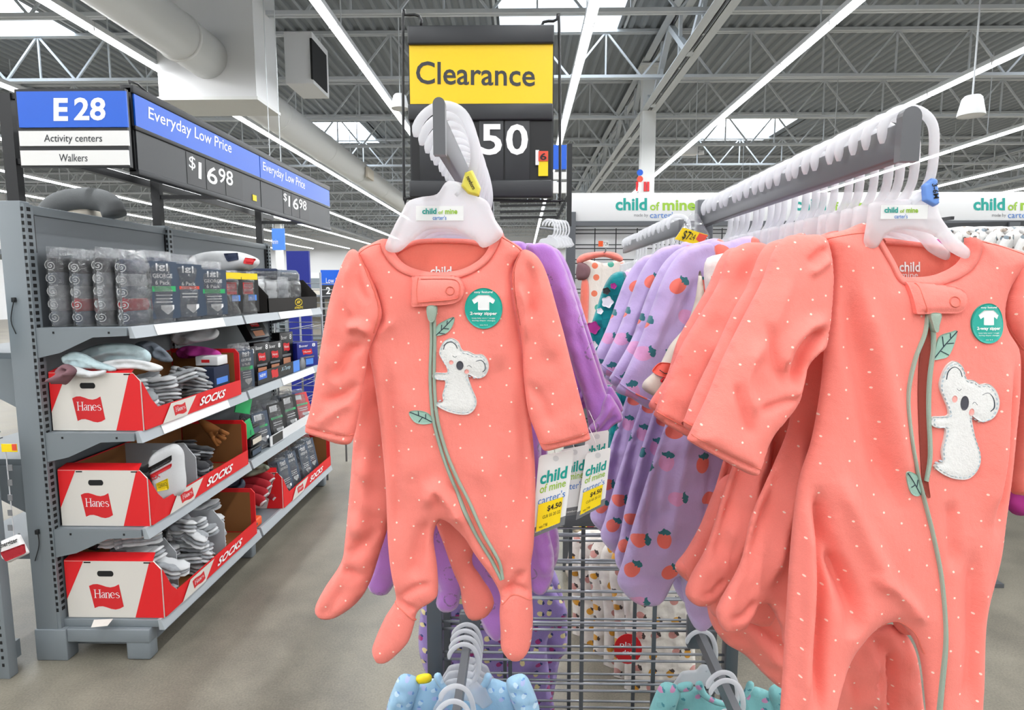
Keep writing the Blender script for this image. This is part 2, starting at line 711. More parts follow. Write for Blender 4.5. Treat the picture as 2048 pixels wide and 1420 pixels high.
# ------------------------------------------------------------------ soft shapes
def smooth_closed(P, step):
    """Catmull-Rom through the closed outline P, resampled evenly"""
    P = np.asarray(P, float)
    n = len(P)
    out = []
    for i in range(n):
        p0, p1, p2, p3 = P[i - 1], P[i], P[(i + 1) % n], P[(i + 2) % n]
        L = np.linalg.norm(p2 - p1)
        k = max(2, int(L / step * 1.5))
        for t in np.linspace(0, 1, k, endpoint=False):
            out.append(0.5 * ((2 * p1) + (-p0 + p2) * t + (2 * p0 - 5 * p1 + 4 * p2 - p3) * t * t + (-p0 + 3 * p1 - 3 * p2 + p3) * t ** 3))
    return resample(np.array(out), step, True)


def resample(P, step, closed=False):
    P = np.asarray(P, float)
    if closed:
        P = np.vstack([P, P[:1]])
    seg = np.linalg.norm(np.diff(P, axis=0), axis=1)
    s = np.concatenate([[0], np.cumsum(seg)])
    n = max(4, int(round(s[-1] / step)))
    t = np.linspace(0, s[-1], n + 1)
    Q = np.stack([np.interp(t, s, P[:, k]) for k in range(P.shape[1])], 1)
    return Q[:-1] if closed else Q


def smooth_open(P, step):
    P = np.asarray(P, float)
    if len(P) < 3:
        return resample(P, step)
    Q = np.vstack([2 * P[0] - P[1], P, 2 * P[-1] - P[-2]])
    out = []
    for i in range(1, len(Q) - 2):
        p0, p1, p2, p3 = Q[i - 1], Q[i], Q[i + 1], Q[i + 2]
        for t in np.linspace(0, 1, 8, endpoint=False):
            out.append(0.5 * ((2 * p1) + (-p0 + p2) * t + (2 * p0 - 5 * p1 + 4 * p2 - p3) * t * t + (-p0 + 3 * p1 - 3 * p2 + p3) * t ** 3))
    out.append(P[-1])
    return resample(np.array(out), step)


def seg_dist(P, A, closed, far=None):
    """distance of points to a polyline, with the side and the run along it"""
    B = np.vstack([A, A[:1]]) if closed else A
    a, d = B[:-1], np.diff(B, axis=0)
    L2 = (d ** 2).sum(1) + 1e-12
    cum = np.concatenate([[0], np.cumsum(np.sqrt(L2))])
    dist = np.full(len(P), 1e6)
    side = np.zeros(len(P))
    run = np.zeros(len(P))
    idx = np.arange(len(P))
    if far is not None:
        lo, hi = A.min(0) - far, A.max(0) + far
        idx = np.where((P > lo).all(1) & (P < hi).all(1))[0]
    for c in range(0, len(idx), 4000):
        k = idx[c:c + 4000]
        q = P[k].astype('f4')
        dx = q[:, :1] - a[None, :, 0].astype('f4')
        dy = q[:, 1:] - a[None, :, 1].astype('f4')
        d0, d1 = d[None, :, 0].astype('f4'), d[None, :, 1].astype('f4')
        t = np.clip((dx * d0 + dy * d1) / L2[None].astype('f4'), 0, 1)
        r = (dx - t * d0) ** 2 + (dy - t * d1) ** 2
        j = r.argmin(1)
        ar = np.arange(len(k))
        dist[k] = np.sqrt(r[ar, j])
        side[k] = np.sign(d0[0, j] * dy[ar, j] - d1[0, j] * dx[ar, j])
        run[k] = (cum[j] + t[ar, j] * np.sqrt(L2[j])) / cum[-1]
    return dist, side, run


def inside(P, A):
    out = np.zeros(len(P), bool)
    B = np.roll(A, -1, 0)
    dy = B[:, 1] - A[:, 1]
    dy = np.where(dy == 0, 1e-9, dy)
    for c in range(0, len(P), 4000):
        x, y = P[c:c + 4000, :1], P[c:c + 4000, 1:]
        m = (A[None, :, 1] > y) != (B[None, :, 1] > y)
        xx = A[None, :, 0] + (y - A[None, :, 1]) * ((B[:, 0] - A[:, 0]) / dy)[None]
        out[c:c + 4000] = ((m & (x < xx)).sum(1) % 2) == 1
    return out


def fill2d(A, step):
    """outline -> triangles; returns points (outline first), faces"""
    lo, hi = A.min(0), A.max(0)
    xs = np.arange(lo[0], hi[0], step)
    ys = np.arange(lo[1], hi[1], step * 0.866)
    G = []
    for j, y in enumerate(ys):
        G.append(np.stack([xs + (step / 2 if j % 2 else 0), np.full(len(xs), y)], 1))
    if G:
        G = np.vstack(G)
        G = G[inside(G, A)]
        if len(G):
            d, _, _ = seg_dist(G, A, True)
            G = G[d > step * 0.55]
    else:
        G = np.zeros((0, 2))
    n = len(A)
    V = [Vector(p) for p in np.vstack([A, G])] if len(G) else [Vector(p) for p in A]
    E = [(i, (i + 1) % n) for i in range(n)]
    r = delaunay_2d_cdt(V, E, [], 1, 1e-4)
    P = np.array([v[:] for v in r[0]])
    faces = [tuple(f) for f in r[2]]
    cen = np.array([P[list(f)].mean(0) for f in faces])
    keep = inside(cen, A)
    return P, [f for f, k in zip(faces, keep) if k]


def wob(P, scale, seed):
    r = np.random.default_rng(seed)
    o = np.zeros(len(P))
    for k in range(7):
        an = r.uniform(0, PI)
        f = r.uniform(0.5, 1.6) / scale
        o += np.sin((P[:, 0] * math.cos(an) + P[:, 1] * math.sin(an)) * 2 * PI * f + r.uniform(0, 6.28)) / 4
    return o


class Soft:
    """a padded flat shape: outline in photo pixels at depth fn Y(px,py); thickness in metres towards the viewer"""
    def __init__(self, outline, Y, thick=0.012, edge=30, folds=(), noise=0.0012, nscale=90, seed=1, step=6.0, smooth=True, belly=(), back=0.5):
        self.Yf = Y if callable(Y) else (lambda P, Y=Y: np.full(len(P), float(Y)))
        self.A = smooth_closed(outline, step) if smooth else resample(np.array(outline, float), step, True)
        self.thick, self.edge, self.noise, self.nscale, self.seed, self.back = thick, edge, noise, nscale, seed, back
        self.folds = []
        for f in folds:
            pts, w, amp = f[0], f[1] * 0.85, f[2] * 1.35
            kind = f[3] if len(f) > 3 else 'r'
            self.folds.append((smooth_open(pts, 14.0), w, amp, kind))
        self.P, self.F = fill2d(self.A, step)

    def height(self, P):
        d, _, _ = seg_dist(P, self.A, True)
        d = np.where(inside(P, self.A), d, 0)
        q = np.clip(d / self.edge, 0, 1)
        h = self.thick * np.sqrt(np.clip(1 - (1 - q) ** 2, 0, 1))
        k = np.clip(d / (self.edge * 0.6), 0, 1)
        e = self.noise * wob(P, self.nscale, self.seed) * k
        for pts, w, amp, kind in self.folds:
            dd, sd, run = seg_dist(P, pts, False, w * 3.2)
            tp = np.clip(np.minimum(run, 1 - run) * 5 + 0.08, 0, 1)
            if kind == 'r':
                e += amp * np.exp(-(dd / w) ** 2) * tp * k
            elif kind == 's':      # a crease: raised on the left side of the line, sunk on the right
                e += amp * sd * np.exp(-dd / w) * tp * k * (dd < w * 3)
            elif kind == 'e':      # same, up to the very edge
                e += amp * np.exp(-(dd / w) ** 2) * tp
        return h, e

    def grid(self):
        st = 2.5
        lo = self.A.min(0) - 12
        n = np.ceil((self.A.max(0) + 12 - lo) / st).astype(int) + 1
        gx, gy = np.meshgrid(lo[0] + st * np.arange(n[0]), lo[1] + st * np.arange(n[1]))
        h, e = self.height(np.stack([gx.ravel(), gy.ravel()], 1))
        self.G = (h + e).reshape(n[1], n[0])
        self.glo, self.gst = lo, st

    def surf(self, P, off=0.0):
        P = np.asarray(P, float)
        if not hasattr(self, 'G'):
            self.grid()
        q = (P - self.glo) / self.gst
        ny, nx = self.G.shape
        x = np.clip(q[:, 0], 0, nx - 1.001)
        y = np.clip(q[:, 1], 0, ny - 1.001)
        i, j = x.astype(int), y.astype(int)
        u, v = x - i, y - j
        G = self.G
        h = (G[j, i] * (1 - u) * (1 - v) + G[j, i + 1] * u * (1 - v) + G[j + 1, i] * (1 - u) * v + G[j + 1, i + 1] * u * v)
        W = atY(P, self.Yf(P))
        W[:, 1] -= h + off
        return W

    def build(self, name, m, parent=None, uvscale=1.0):
        P, Fc = self.P, self.F
        h, e = self.height(P)
        Y = self.Yf(P)
        W = atY(P, Y)
        fr, bk = W.copy(), W.copy()
        fr[:, 1] -= h + e
        bk[:, 1] += h * self.back + 0.0004
        n = len(P)
        # outline points are shared
        d, _, _ = seg_dist(P, self.A, True)
        on = d < 1e-3
        idx = np.arange(n)
        bidx = np.where(on, idx, 0)
        inn = np.where(~on)[0]
        bidx[inn] = n + np.arange(len(inn))
        V = np.vstack([fr, bk[inn]])
        mb = MB()
        mb.v = [tuple(p) for p in V]
        mb.f = [tuple(f) for f in Fc] + [tuple(int(bidx[i]) for i in reversed(f)) for f in Fc]
        mb.m = [0] * len(mb.f)
        mb.sm = [True] * len(mb.f)
        o = mb.build(name, m, parent)
        ux = np.concatenate([W[:, 0], W[inn, 0]])
        uz = np.concatenate([W[:, 2], W[inn, 2]])
        uv = o.data.uv_layers.new(name='UVMap')
        li = np.zeros(len(o.data.loops), int)
        o.data.loops.foreach_get('vertex_index', li)
        uv.data.foreach_set('uv', np.stack([ux[li], uz[li]], 1).ravel().astype('f4'))
        self.o = o
        return o


def ribbon(surf, pts, width, off, name, m, parent, step=5.0, thick=0.0012, mb=None, closed=False):
    """flat band lying on a soft surface along photo-pixel polyline pts, width px"""
    Q = smooth_closed(pts, step) if closed else smooth_open(pts, step)
    T = np.gradient(Q, axis=0)
    T /= np.linalg.norm(T, axis=1)[:, None] + 1e-9
    N = np.stack([-T[:, 1], T[:, 0]], 1)
    rows = []
    for s, o in ((-0.5, -0.002), (-0.42, off), (0, off + thick), (0.42, off), (0.5, -0.002)):
        rows.append(surf(Q + N * (s * width), o))
    n = len(Q)
    b = mb or MB()
    vs = [tuple(p) for r in rows for p in r]
    fs = []
    rng = n if closed else n - 1
    for j in range(4):
        for i in range(rng):
            k = (i + 1) % n
            fs.append((j * n + i, j * n + k, (j + 1) * n + k, (j + 1) * n + i))
    b.add(vs, fs, 0, True)
    if mb is None:
        o = b.build(name, m, parent)
        planar_uv(o)
        return o
    return b


def planar_uv(o):
    me = o.data
    if me.uv_layers:
        return
    uv = me.uv_layers.new(name='UVMap')
    co = np.zeros(len(me.vertices) * 3)
    me.vertices.foreach_get('co', co)
    co = co.reshape(-1, 3)
    li = np.zeros(len(me.loops), int)
    me.loops.foreach_get('vertex_index', li)
    uv.data.foreach_set('uv', co[li][:, [0, 2]].ravel().astype('f4'))


def patch(surf, outline, off, name, m, parent, step=5.0, thick=0.001, smooth=True, dome=0.0):
    """applique: outline in photo pixels lying on a soft surface with its own thickness"""
    A = smooth_closed(outline, step) if smooth else resample(np.array(outline, float), step, True)
    P, Fc = fill2d(A, step)
    d, _, _ = seg_dist(P, A, True)
    ex = dome * np.clip(d / 12, 0, 1)
    W = surf(P, off + thick)
    W[:, 1] -= ex
    n = len(P)
    W0 = surf(P, -0.001)
    b = MB()
    na = len(A)
    b.v = [tuple(p) for p in W] + [tuple(p) for p in W0[:na]]
    b.f = [tuple(f) for f in Fc] + [(i, (i + 1) % na, n + (i + 1) % na, n + i) for i in range(na)]
    b.m = [0] * len(b.f)
    b.sm = [True] * len(Fc) + [False] * na
    o = b.build(name, m, parent)
    planar_uv(o)
    return o


def text_on(surf, s, box, off, name, m, parent, bold=0.0, rot=0.0):
    """print on a soft surface: box = px x0,y0,x1,y1"""
    V, Fc = text2d(s, bold)
    lo, hi = V.min(0), V.max(0)
    U = (V - lo) / (hi - lo)
    x0, y0, x1, y1 = box
    cx, cy = (x0 + x1) / 2, (y0 + y1) / 2
    X = (U[:, 0] - 0.5) * (x1 - x0)
    Yp = -(U[:, 1] - 0.5) * (y1 - y0)
    c, sn = math.cos(rot), math.sin(rot)
    P = np.stack([cx + X * c - Yp * sn, cy + X * sn + Yp * c], 1)
    b = MB()
    b.add([tuple(p) for p in surf(P, off)], Fc)
    return b.build(name, m, parent)
# ================================================================== STRUCTURE
H = lambda h: CAMZ + h
DECK_Z = H(4.4)
XMIN, XMAX, YMIN, YMAX = -24.0, 26.0, -8.6, 45.0
mb = MB().box((XMIN, YMIN, -0.1), (XMAX, YMAX, 0))
tag(mb.build('floor', 'concrete'), None, None, kind='structure')
for nm, a, b in (('wall_back', (XMIN, YMAX, 0), (XMAX, YMAX + 0.2, DECK_Z + 0.3)), ('wall_front', (XMIN, YMIN - 0.2, 0), (XMAX, YMIN, DECK_Z + 0.3)),
                 ('wall_left', (XMIN - 0.2, YMIN, 0), (XMIN, YMAX, DECK_Z + 0.3)), ('wall_right', (XMAX, YMIN, 0), (XMAX + 0.2, YMAX, DECK_Z + 0.3))):
    tag(MB().box(a, b).build(nm, 'white_panel'), None, None, kind='structure')

# corrugated deck with openings for the skylights
SKY = [(-0.35, 1.6, 8.6, 10.9), (-6.2, -4.3, 16.6, 18.9), (5.3, 7.3, 16.4, 18.8), (-6.2, -4.4, 30, 32.4), (5.3, 7.1, 30, 32.4), (-0.4, 1.4, 24, 26.2), (-9.6, -7.8, 8.8, 11), (9.0, 10.9, 8.8, 11.0)]
pitch = 0.2
mb = MB()
nx = int((XMAX - XMIN) / pitch)
prof = [(0, 0), (0.06, 0), (0.08, 0.045), (0.16, 0.045), (0.2, 0)]
for i in range(nx):
    x = XMIN + i * pitch
    cuts = sorted((s[2], s[3]) for s in SKY if s[0] < x + pitch / 2 < s[1])
    y = YMIN
    runs = []
    for c0, c1 in cuts:
        runs.append((y, c0))
        y = c1
    runs.append((y, YMAX))
    for y0, y1 in runs:
        vs = []
        for px_, pz in prof:
            vs += [(x + px_, y0, DECK_Z + pz), (x + px_, y1, DECK_Z + pz)]
        mb.add(vs, [(2 * k, 2 * k + 1, 2 * k + 3, 2 * k + 2) for k in range(4)])
ceiling = mb.build('ceiling', 'deck', base=False)
tag(ceiling, None, None, kind='structure')
ORIG[ceiling.name] = Vector((0, 0, 0))
for i, (x0, x1, y0, y1) in enumerate(SKY):
    w = thing('window_%d' % (i + 1), None, None, ((x0 + x1) / 2, (y0 + y1) / 2, DECK_Z), kind='structure')
    b = MB()
    x0 -= 0.1; x1 += 0.1
    t = 0.04
    b.box((x0 - t, y0 - t, DECK_Z), (x0, y1 + t, DECK_Z + 0.4)).box((x1, y0 - t, DECK_Z), (x1 + t, y1 + t, DECK_Z + 0.4))
    b.box((x0, y0 - t, DECK_Z), (x1, y0, DECK_Z + 0.4)).box((x0, y1, DECK_Z), (x1, y1 + t, DECK_Z + 0.4))
    b.build('curb', 'steel_white', w)
    b = MB()
    n = 8
    vs, fs = [], []
    for j in range(n + 1):
        for k in range(n + 1):
            u, v = j / n, k / n
            vs.append((x0 + (x1 - x0) * u, y0 + (y1 - y0) * v, DECK_Z + 0.4 + 0.25 * math.sin(PI * u) ** 0.6 * math.sin(PI * v) ** 0.6))
    for j in range(n):
        for k in range(n):
            a = j * (n + 1) + k
            fs.append((a, a + 1, a + n + 2, a + n + 1))
    b.add(vs, fs, 0, True)
    b.build('dome_pane', 'skylight_glow', w)

# bar joists across the shop, one mesh shared by all
JB = H(3.62)
JT = DECK_Z - 0.03
j = MB()
for z in (JB, JT):
    for dy in (-0.035, 0.035):
        j.box((XMIN, dy - 0.025, z - 0.025), (XMAX, dy + 0.025, z + 0.025))
x = XMIN
k = 0
while x < XMAX - 0.62:
    a, b = ((x, 0, JB), (x + 0.62, 0, JT)) if k % 2 == 0 else ((x, 0, JT), (x + 0.62, 0, JB))
    j.bar(a, b, 0.032)
    if k % 2 == 0:
        j.bar((x + 0.62, 0, JB), (x + 0.62, 0, JT), 0.026)
    x += 0.62
    k += 1
jm = j.mesh('joist', 'steel_white')
y = -6.6
while y < YMAX:
    o = link(bpy.data.objects.new('joist', jm))
    o.location = (0, y, 0)
    o.parent = ceiling
    y += 2.5

# joist girders along the shop and their columns
def girder(x):
    g = MB()
    zb, zt = H(3.4), DECK_Z - 0.12
    for z in (zb, zt):
        for dx in (-0.09, 0.09):
            g.box((x + dx - 0.07, YMIN, z - 0.008), (x + dx + 0.07, YMAX, z + 0.008))
            g.box((x + dx * 0.3 - 0.008, YMIN, z - 0.008), (x + dx * 0.3 + 0.008, YMAX, z + 0.12))
    y = YMIN + 0.35
    k = 0
    while y < YMAX - 1.3:
        a, b = ((x, y, zb), (x, y + 1.25, zt)) if k % 2 == 0 else ((x, y, zt), (x, y + 1.25, zb))
        g.bar(a, b, 0.09, 0.09)
        g.bar((x, y + 0.6, zb), (x, y + 0.6, zt), 0.05)
        y += 1.25
        k += 1
    o = g.build('girder', 'steel_white', ceiling)
    return o
for gx in (2.43, -10.9, 15.7):
    girder(gx)
colthing = thing('column', 'white steel column with red and blue dots, standing behind the hanging rail', 'column', (2.43, 12.2, 0))
MB().box((2.43 - 0.13, 12.07, 0), (2.43 + 0.13, 12.33, DECK_Z - 0.02)).build('post', 'white_paint', colthing)
MB().box((2.43 - 0.2, 12.0, H(4.2)), (2.43 + 0.2, 12.4, H(4.25))).build('cap_plate', 'white_paint', colthing)
for (px, py, m) in ((1280, 345, 'sign_blue'), (1280, 358, 'tag_red')):
    c = aY(px, py, 12.06)
    b = MB()
    b.prism([c + Vector((0.06 * math.cos(t), 0, 0.06 * math.sin(t))) for t in np.linspace(0, 2 * PI, 16, endpoint=False)], (0, 0.008, 0))
    b.build('dot', m, colthing)
for px in (1274, 1290, 1296):
    c = aY(px, 372, 12.06)
    MB().box((c.x - 0.022, 12.05, c.z - 0.10), (c.x + 0.022, 12.07, c.z + 0.08)).build('red_stripe', 'red_card', colthing)
for cx_, cy_, lb in ((-3.3, 33, 'white steel column far behind the shelving, left of the duct'), (-10.9, 27, 'white steel column at the far left under the long girder')):
    c2 = thing('column', lb, 'column', (cx_, cy_, 0))
    MB().box((cx_ - 0.13, cy_ - 0.13, 0), (cx_ + 0.13, cy_ + 0.13, DECK_Z - 0.02)).build('post', 'white_paint', c2)
    MB().box((cx_ - 0.2, cy_ - 0.2, H(4.2)), (cx_ + 0.2, cy_ + 0.2, H(4.25))).build('cap_plate', 'white_paint', c2)

# rows of strip lights
ROWLAB = ['outermost strip light row beside the far left wall', 'strip light row second from the far left wall', 'strip light row third from the far left wall', 'strip light row fourth from the far left wall', 'strip light row fifth from the far left wall', 'strip light row just left of the blue aisle number sign',
          'strip light row above the blue aisle number sign, left of the round duct', 'strip light row between the white duct box and the yellow sign',
          'strip light row right behind the yellow sign, beside the bright skylight', 'strip light row running past the white column, above the back wall sign',
          'strip light row crossing above the long grey rail end', 'strip light row right of the rail end, under the pendant speaker', 'strip light row fifth from the far right wall', 'strip light row fourth from the far right wall', 'strip light row third from the far right wall', 'strip light row second from the far right wall', 'outermost strip light row beside the far right wall']
seg = 1.22
hou = MB().box((-0.06, 0.005, 0), (0.06, seg - 0.005, 0.055)).box((-0.045, 0, -0.03), (0.045, 0.02, 0.05)).mesh('housing', 'lamp_end')
tb = MB()
vs, fs = [], []
for yy in (0.03, seg - 0.03):
    for k in range(9):
        an = PI + PI * k / 8
        vs.append((0.045 * math.cos(an), yy, 0.045 * math.sin(an)))
for k in range(8):
    fs.append((k, k + 1, k + 10, k + 9))
fs += [tuple(range(9)), tuple(range(17, 8, -1))]
tb.add(vs, fs, 0, True)
tub = tb.mesh('tube', 'tube_glow')
for i, x in enumerate(ROW_X):
    r = thing('strip_light', ROWLAB[i], 'strip light', (x, 0, ROW_Z), group='ceiling strip lights')
    y = ROW_Y0
    n = 0
    while y < 24:
        for nm, me in (('housing', hou), ('tube', tub)):
            o = link(bpy.data.objects.new(nm, me))
            o.parent = r
            o.location = (0, y, 0)
        if n % 4 == 0:
            o = link(bpy.data.objects.new('hanger_rod', MB().bar((0, 0, 0.05), (0, 0, DECK_Z - ROW_Z), 0.012).mesh('hanger_rod', 'steel_white') if i == 0 and n == 0 else bpy.data.meshes['hanger_rod']))
            o.parent = r
            o.location = (0, y + 0.3, 0)
        y += seg
        n += 1
    o = MB().box((x - 0.06, y, ROW_Z), (x + 0.06, ROW_Y1, ROW_Z + 0.05)).build('housing', 'lamp_end', r)
    o = MB().box((x - 0.042, y, ROW_Z - 0.04), (x + 0.042, ROW_Y1, ROW_Z)).build('tube', 'tube_glow', r)

# round duct and its box
dX, dH = -4.04, 2.92
d = thing('air_duct', 'big round white air duct running through a square white box', 'duct', (dX, 8.3, H(2.4)))
def cyl_y(mb, x, z, r, y0, y1, n=28, m=0):
    mb.tube([(x, y0, z), (x, y1, z)], r, n, m)
b = MB(); cyl_y(b, dX, H(dH), 0.27, -6, 7.98); b.build('duct_pipe', 'white_paint', d)
b = MB(); cyl_y(b, dX, H(dH - 0.12), 0.27, 8.6, 40); b.build('duct_pipe', 'white_paint', d)
b = MB(); cyl_y(b, dX, H(dH), 0.285, 7.3, 7.34); b.build('joint_ring', 'white_paint', d)
for yy in (10, 12.4, 14.8, 17.2):
    b = MB(); cyl_y(b, dX, H(dH - 0.12), 0.28, yy, yy + 0.03); b.build('joint_ring', 'white_paint', d)
MB().box((-4.68, 7.95, H(2.4)), (-3.42, 8.65, DECK_Z - 0.1)).build('duct_box', 'white_panel', d)
MB().box((-4.70, 7.93, H(2.39)), (-3.40, 8.67, H(2.43))).build('bottom_flange', 'white_paint', d)
MB().box((-3.75, 14.6, H(2.62)), (-3.70, 15.2, H(2.85))).build('vent_grille', 'cream', d)
for yy in (7.0, 11, 15, 19):
    MB().bar((dX, yy, H(dH)), (dX, yy, DECK_Z), 0.015).build('hanger_rod', 'steel_white', d)
MB().box((-3.4, 8.9, H(2.9)), (-3.0, 9.6, H(3.6))).build('side_box', 'white_panel', d)
MB().box((-3.02, 8.86, H(2.95)), (-2.99, 9.5, H(3.5))).build('vent_opening', 'slot_dark', d)

# pendant speakers and cables
def pendant(px, py, Y, r, lab):
    c = aY(px, py, Y)
    t = thing('pendant_speaker', lab, 'speaker', c)
    MB().lathe([(0.001, r * 1.0), (r * 0.55, r * 1.0), (r * 0.72, r * 0.8), (r, -r * 0.55), (r * 0.97, -r * 0.62), (r * 0.9, -r * 0.5), (0.001, -r * 0.45)], c, 24).build('shell', 'white_panel', t)
    MB().bar(c + Vector((0, 0, r)), (c.x, c.y, DECK_Z), 0.012).build('cable', 'steel_white', t)
pendant(1943, 217, 6.5, 0.125, 'white bell shaped pendant speaker hanging on the right side')
pendant(800, 207, 8.5, 0.12, 'white bell shaped pendant speaker partly hidden behind the yellow sign')
b = MB()
fx = aY(1377, 302, 15)
em = thing('emergency_light', 'small emergency light box hanging below the right skylight', 'light', (fx.x, 15, fx.z))
MB().box((fx.x - 0.2, 14.9, fx.z - 0.1), (fx.x + 0.2, 15.1, fx.z + 0.1), bev=0.02).build('case', 'white_panel', em)
for s in (-1, 1):
    MB().lathe([(0.02, 0.02), (0.07, 0.02), (0.08, -0.06), (0.01, -0.06)], (fx.x + s * 0.3, 15, fx.z - 0.02), 12).build('lamp_head', 'white_panel', em)
    MB().bar((fx.x + s * 0.2, 15, fx.z), (fx.x + s * 0.3, 15, fx.z), 0.03).build('lamp_arm', 'white_panel', em)
MB().bar((fx.x, 15, fx.z + 0.1), (fx.x, 15, DECK_Z), 0.02).build('stem', 'steel_white', em)
# ================================================================== CLOTHES RACK (centre fixture)
GY = 1.57                      # depth of the grid panel
fix = thing('clothes_rack', 'grey steel clothing rack with wire grid panels and two long top rails', 'rack', (0.16, 1.66, 0))
b_post = lambda x0, x1, y0, y1, z0, z1: MB().box((x0, y0, z0), (x1, y1, z1), bev=0.002)
pl0, pl1 = aY(856, 1290, GY).x, aY(886, 1290, GY).x
pr0, pr1 = aY(1447, 1330, GY).x, aY(1472, 1330, GY).x
for x0, x1 in ((pl0, pl1), (pr0, pr1)):
    b_post(x0, x1, GY - 0.015, GY + 0.02, 0.0, 1.52).build('post', 'fixture_grey', fix)
    b_post(x0, x1, GY + 0.16, GY + 0.195, 0.0, 1.52).build('post', 'fixture_grey', fix)
    b_post(x0, x1, GY - 0.32, GY + 0.5, 0.0, 0.05).build('foot', 'fixture_grey', fix)
for z in (aY(1180, 1036, GY).z, 0.10):
    b_post(pl0, pr1, GY - 0.012, GY + 0.016, z - 0.02, z + 0.02).build('cross_bar', 'fixture_grey', fix)
# wires of the two grid panels: pairs of horizontals, single verticals
wire_h = MB().tube([(pl1 - 0.002, 0, 0), (pr0 + 0.002, 0, 0)], 0.0038, 6).mesh('grid_wire', 'wire_grey')
z_top = aY(1044, 1250, GY).z
z1 = aY(1200, 1260, GY).z
zs = []
for k in range(-6, 11):
    zs += [z1 + 0.0905 * k, z1 + 0.0905 * k + 0.021]
for gy in (GY, GY + 0.175):
    for z in zs:
        if 0.15 < z < aY(1180, 1050, GY).z:
            o = link(bpy.data.objects.new('grid_wire', wire_h))
            o.parent = fix
            o.location = Vector((0, gy, z)) - ORIG[fix.name]
vx = [aY(1164, 1300, GY).x + 0.2 * k for k in (-1, 0, 1)]
for gy, dx in ((GY + 0.008, 0), (GY + 0.185, -0.02)):
    for x in vx:
        MB().bar((x + dx, gy, 0.12), (x + dx, gy, aY(1180, 1040, GY).z), 0.011, 0.006).build('grid_upright', 'fixture_grey', fix)

# the two long rails and their end caps
RAIL = {}
for nm, x0, x1, ytop, ybot, Yc in (('l', 865, 891, 194, 309, 0.70), ('r', 1807, 1838, 212, 322, 0.74)):
    a, b = aY(x0, ytop, Yc), aY(x1, ybot, Yc)
    xc = (a.x + b.x) / 2
    zb = b.z
    w = (b.x - a.x)
    rail = MB().box((xc - w * 0.42, Yc + 0.008, zb + 0.004), (xc + w * 0.42, GY + 0.01, zb + 0.047), bev=0.003)
    rail.build('hang_rail', 'rail_grey', fix)
    cap = MB()
    n = 10
    pts = [(xc - w / 2, Yc, zb), (xc + w / 2, Yc, zb)]
    for t in np.linspace(0, PI, n):
        pts.append((xc + w / 2 * math.cos(t), Yc, a.z - w / 2 + w / 2 * math.sin(t)))
    cap.prism(pts, (0, 0.012, 0))
    cap.build('rail_end_cap', 'rail_grey', fix)
    MB().box((xc - 0.02, GY - 0.03, zb - 0.05), (xc + 0.02, GY, zb + 0.07), bev=0.003).build('rail_bracket', 'fixture_grey', fix)
    RAIL[nm] = (xc, zb + 0.047, zb)
# second rail on the far side
xr, zr, zb = RAIL['r']
MB().box((xr - 0.008, GY + 0.2, zb + 0.004), (xr + 0.008, 2.75, zb + 0.047), bev=0.003).build('hang_rail', 'rail_grey', fix)
# lower arms
LOW = {}
for nm, px, py, Yn, dz in (('l', 941, 1243, 0.98, -0.02), ('r', 1391, 1252, 1.05, -0.03)):
    p = aY(px, py, GY)
    MB().bar((p.x, GY, p.z), (p.x, Yn, p.z + dz), 0.018, 0.032).build('lower_arm', 'rail_grey', fix)
    MB().box((p.x - 0.028, GY - 0.03, p.z - 0.05), (p.x + 0.028, GY - 0.005, p.z + 0.04), bev=0.004).build('arm_bracket', 'fixture_grey', fix)
    MB().box((p.x - 0.012, Yn - 0.006, p.z + dz - 0.016), (p.x + 0.012, Yn, p.z + dz + 0.04), bev=0.004).build('arm_end_cap', 'rail_grey', fix)
    LOW[nm] = p

# ------------------------------------------------------------------ clearance sign on top of the rack
SY = 1.50
sg = thing('clearance_sign', 'yellow clearance sign holder with black price panel on top of the rack', 'sign', aY(960, 395, SY))
def yb(x0, y0, x1, y1, Y, t, bev=0.0):
    a, b = aY(x0, y0, Y), aY(x1, y1, Y)
    return MB().box((a.x, Y, b.z), (b.x, Y + t, a.z), bev=bev)
yb(816, 52, 1106, 395, SY + 0.008, 0.02).build('back_plate', 'charcoal', sg)
yb(814, 50, 1108, 86, SY - 0.008, 0.04, 0.004).build('top_channel', 'charcoal', sg)
ins = yb(818, 84, 1105, 214, SY, 0.006); ins.build('yellow_insert', 'sign_yellow', sg)
lettering('lettering', 'Clearance', px_quad_Y([(832, 168), (1070, 173), (1070, 128), (832, 122)], SY - 0.0008), 'sign_ink', sg, bold=0.012)
yb(815, 207, 1106, 239, SY - 0.006, 0.03, 0.004).build('middle_channel', 'charcoal', sg)
for x0, x1 in ((838, 892), (894, 948), (958, 1007), (1010, 1059)):
    yb(x0, 241, x1, 363, SY - 0.001, 0.006, 0.001).build('digit_card', 'charcoal', sg)
yb(822, 238, 1102, 366, SY + 0.004, 0.003).build('price_panel', 'black_card', sg)
for ch, x0, x1 in (('4', 897, 945), ('5', 962, 1004), ('0', 1012, 1056)):
    lettering('price_digit', ch, pxbox_Y(x0, 248, x1, 310, SY - 0.003), 'white_ink', sg, bold=0.02)
lettering('price_digit', '.', pxbox_Y(944, 298, 952, 308, SY - 0.003), 'white_ink', sg, bold=0.03)
yb(818, 360, 1105, 394, SY - 0.006, 0.03, 0.004).build('bottom_channel', 'charcoal', sg)
st = yb(1077, 302, 1096, 352, SY - 0.004, 0.002).build('price_sticker', 'tag_yellow', sg)
yb(1077, 302, 1096, 322, SY - 0.006, 0.002).build('sticker_red', 'tag_red', sg)
lettering('print', '6', pxbox_Y(1080, 306, 1093, 320, SY - 0.007), 'ink_black', sg, bold=0.02)
yb(1071, 300, 1078, 330, SY - 0.0045, 0.001).build('barcode_strip', 'tag_white', sg)
